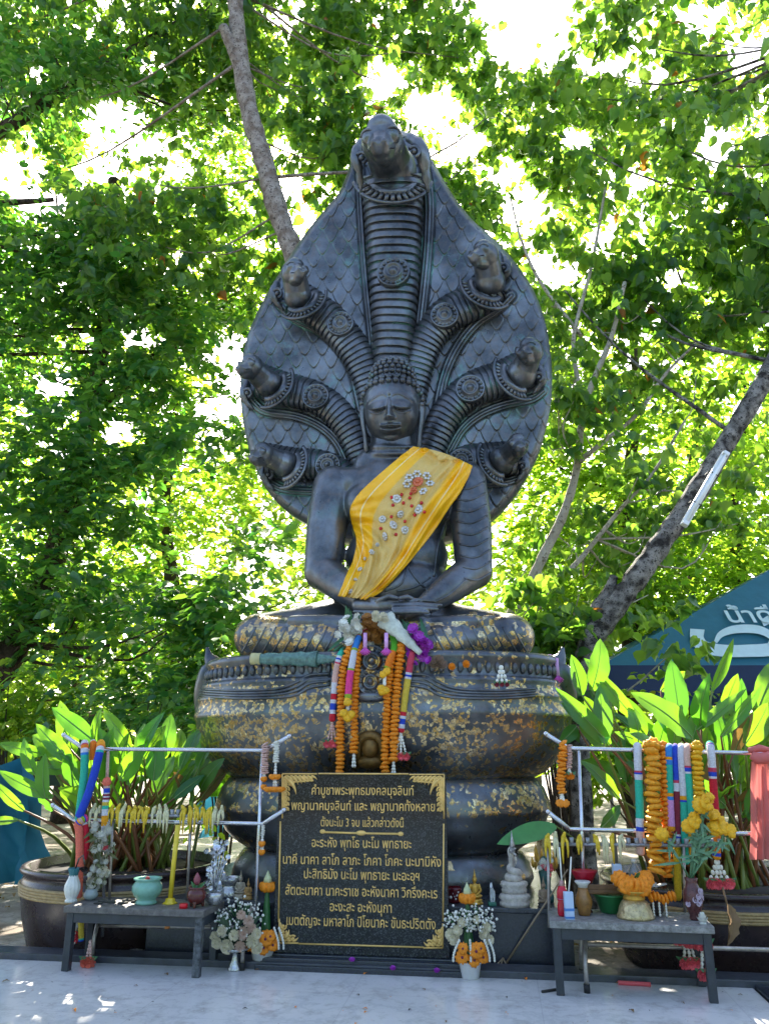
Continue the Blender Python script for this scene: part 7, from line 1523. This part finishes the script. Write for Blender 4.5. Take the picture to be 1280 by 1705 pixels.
# the pot, the wooden tray and what it carries, at the back of the table
p = TRp(1018, .85); r_, m = lathe_thing('green_pot', 'green plastic basin at the back of the stone table', 'pot', p, [(16, 0), (18, 2), (27, 26), (29, 27), (29, 29), (25, 28)], simple('green_plastic', (.02, .16, .05), .35))
tz = 30 * m; q = p + Vector((4 * m, .0, tz)); r_ = thing('wooden_tray', 'long brown wooden tray resting on the green basin', 'tray', q); mb = MB(); mb.box(q + Vector((8 * m, 0, 4 * m)), (110 * m, 34 * m, 8 * m), bev=.01); mb.box(q + Vector((8 * m, -16 * m, 11 * m)), (108 * m, 3 * m, 8 * m), bev=.006); mb.build('board', simple('dark_wood', (.16, .085, .035), .55, 0, .45, 7, .2, 24), r_)
tt_ = tz + 8.5 * m
carton('small blue drink carton standing on the wooden tray', p + Vector((14 * m, -2 * m, tt_)), 15, 36, False)
w = p + Vector((44 * m, 0, tt_)); r_ = thing('water_bottle', 'clear water bottle on the wooden tray', 'bottle', w); MB().lathe([(9 * m, 0), (10 * m, 2 * m), (9.4 * m, 10 * m), (10 * m, 18 * m), (9 * m, 28 * m), (4 * m, 36 * m), (3.6 * m, 40 * m)], w, 24).build('body', simple('clear_plastic', (.55, .58, .56), .08, 0, .1, 10, Transmission_Weight=.7), r_); MB().lathe([(4.2 * m, 38 * m), (4.2 * m, 43 * m), (.001, 43 * m)], w, 16).build('cap', WHT, r_)
w = p + Vector((68 * m, -4 * m, tt_)); mb = MB(); rd = random.Random(9)
for i in range(16): mb.box(w + Vector((rd.uniform(-22, 16) * m, rd.uniform(-6, 8) * m, rd.uniform(1.5, 6) * m)), (rd.uniform(8, 18) * m, 8 * m, 2.5 * m), 0, Matrix.Rotation(rd.uniform(-.4, .4), 3, 'Y'), .003)
tag(mb.build('tissue_scraps', simple('tissue', (.55, .55, .52), .8)), 'crumpled white tissue scraps on the right end of the wooden tray', 'tissue')
w = p + Vector((-40 * m, .02, 0)); r_ = thing('red_basket', 'red flared dish behind the amber vase', 'dish', w); MB().lathe([(12 * m, 44 * m), (22 * m, 62 * m), (23 * m, 64 * m), (19 * m, 62 * m), (.001, 48 * m)], w, 6).build('dish', simple('red_dish', (.42, .01, .03), .35), r_); MB().lathe([(10 * m, 0), (9 * m, 2 * m), (4 * m, 8 * m), (4 * m, 38 * m), (12 * m, 44 * m)], w, 20).build('foot', BRG, r_)
# on the right floor
a, b = G(1029, 1637, .012), G(1083, 1640, .012); tag(MB().tube([a, b], .014, 12).build('pink_stick', simple('pink_wax', (.72, .10, .12), .4)), 'bright pink stick lying on the marble under the right table', 'stick')
a, b = G(902, 1652, .008), G(928, 1648, .008); tag(MB().tube([a, b], .009, 8).build('burnt_stick', simple('burnt', (.02, .018, .016), .7)), 'short dark stick beside the left leg of the right table', 'stick')
mb = MB(); c_ = G(986, 1621, .02); [puck(mb, c_ + Vector((.02 * k, 0, 0)), (0, -.4, 1), .022, .02, 0, k) for k in range(2)]; tag(mb.build('marigold_scrap', MARI), 'orange marigold scrap on the floor beside the rack foot', 'flower')
mb = MB(); c_ = G(1178, 1638, .006); blade(mb, c_ + Vector((-.04, 0, 0)), c_ + Vector((.05, .01, .02)), .035, Vector((0, -.3, 1)), .2, .4); tag(mb.build('dead_leaf', simple('dry_brown', (.20, .12, .05), .6)), 'curled dead leaf on the marble under the right table', 'leaf')
for k, (x, y, s_, lab) in enumerate(((215, 1585, .30, 'dark dead twig on the floor under the left table'),)):
    a = G(180, 1600, .01); b = G(243, 1582, .02); mb = MB(); limb(mb, [np.array(a), np.array(a.lerp(b, .5)) + np.array([0, .03, .02]), np.array(b)], .014, .006, 7, 12); tag(mb.build('twig', BARK_DARK), lab, 'twig')
# leaf litter on the bare ground at the far left and behind
mb = MB(); rd = random.Random(31)
for i in range(240):
    c_ = Vector((rd.uniform(-5.5, -1.2), rd.uniform(7.4, 11.5), -.085)) if i % 2 else Vector((rd.uniform(1.5, 5), rd.uniform(7.3, 11), -.085)); a = rd.uniform(0, 6.28); blade(mb, c_, c_ + Vector((math.cos(a), math.sin(a), rd.uniform(0, .25))) * rd.uniform(.06, .13), rd.uniform(.03, .07), Vector((0, 0, 1)), .2, .3)
o = mb.build('leaf_litter', CANNAD); tag(o, kind='stuff')

mb = MB(); rd = random.Random(12)
for i in range(70):
    c_ = G(rd.uniform(-40, 1250), rd.uniform(1612, 1720), .004); a = rd.uniform(0, 6.28); s_ = rd.choice([.008, .012, .016, .03, .05]); blade(mb, c_, c_ + Vector((math.cos(a), math.sin(a), .1)) * s_, s_ * .45, Vector((0, 0, 1)), .2, .3, .2, rd.choice([0, 0, 1, 2]))
tag(mb.build('floor_litter', [simple('dry_brown', (.20, .12, .05), .6), simple('litter_dark', (.04, .035, .03), .8), MARI]), kind='stuff')
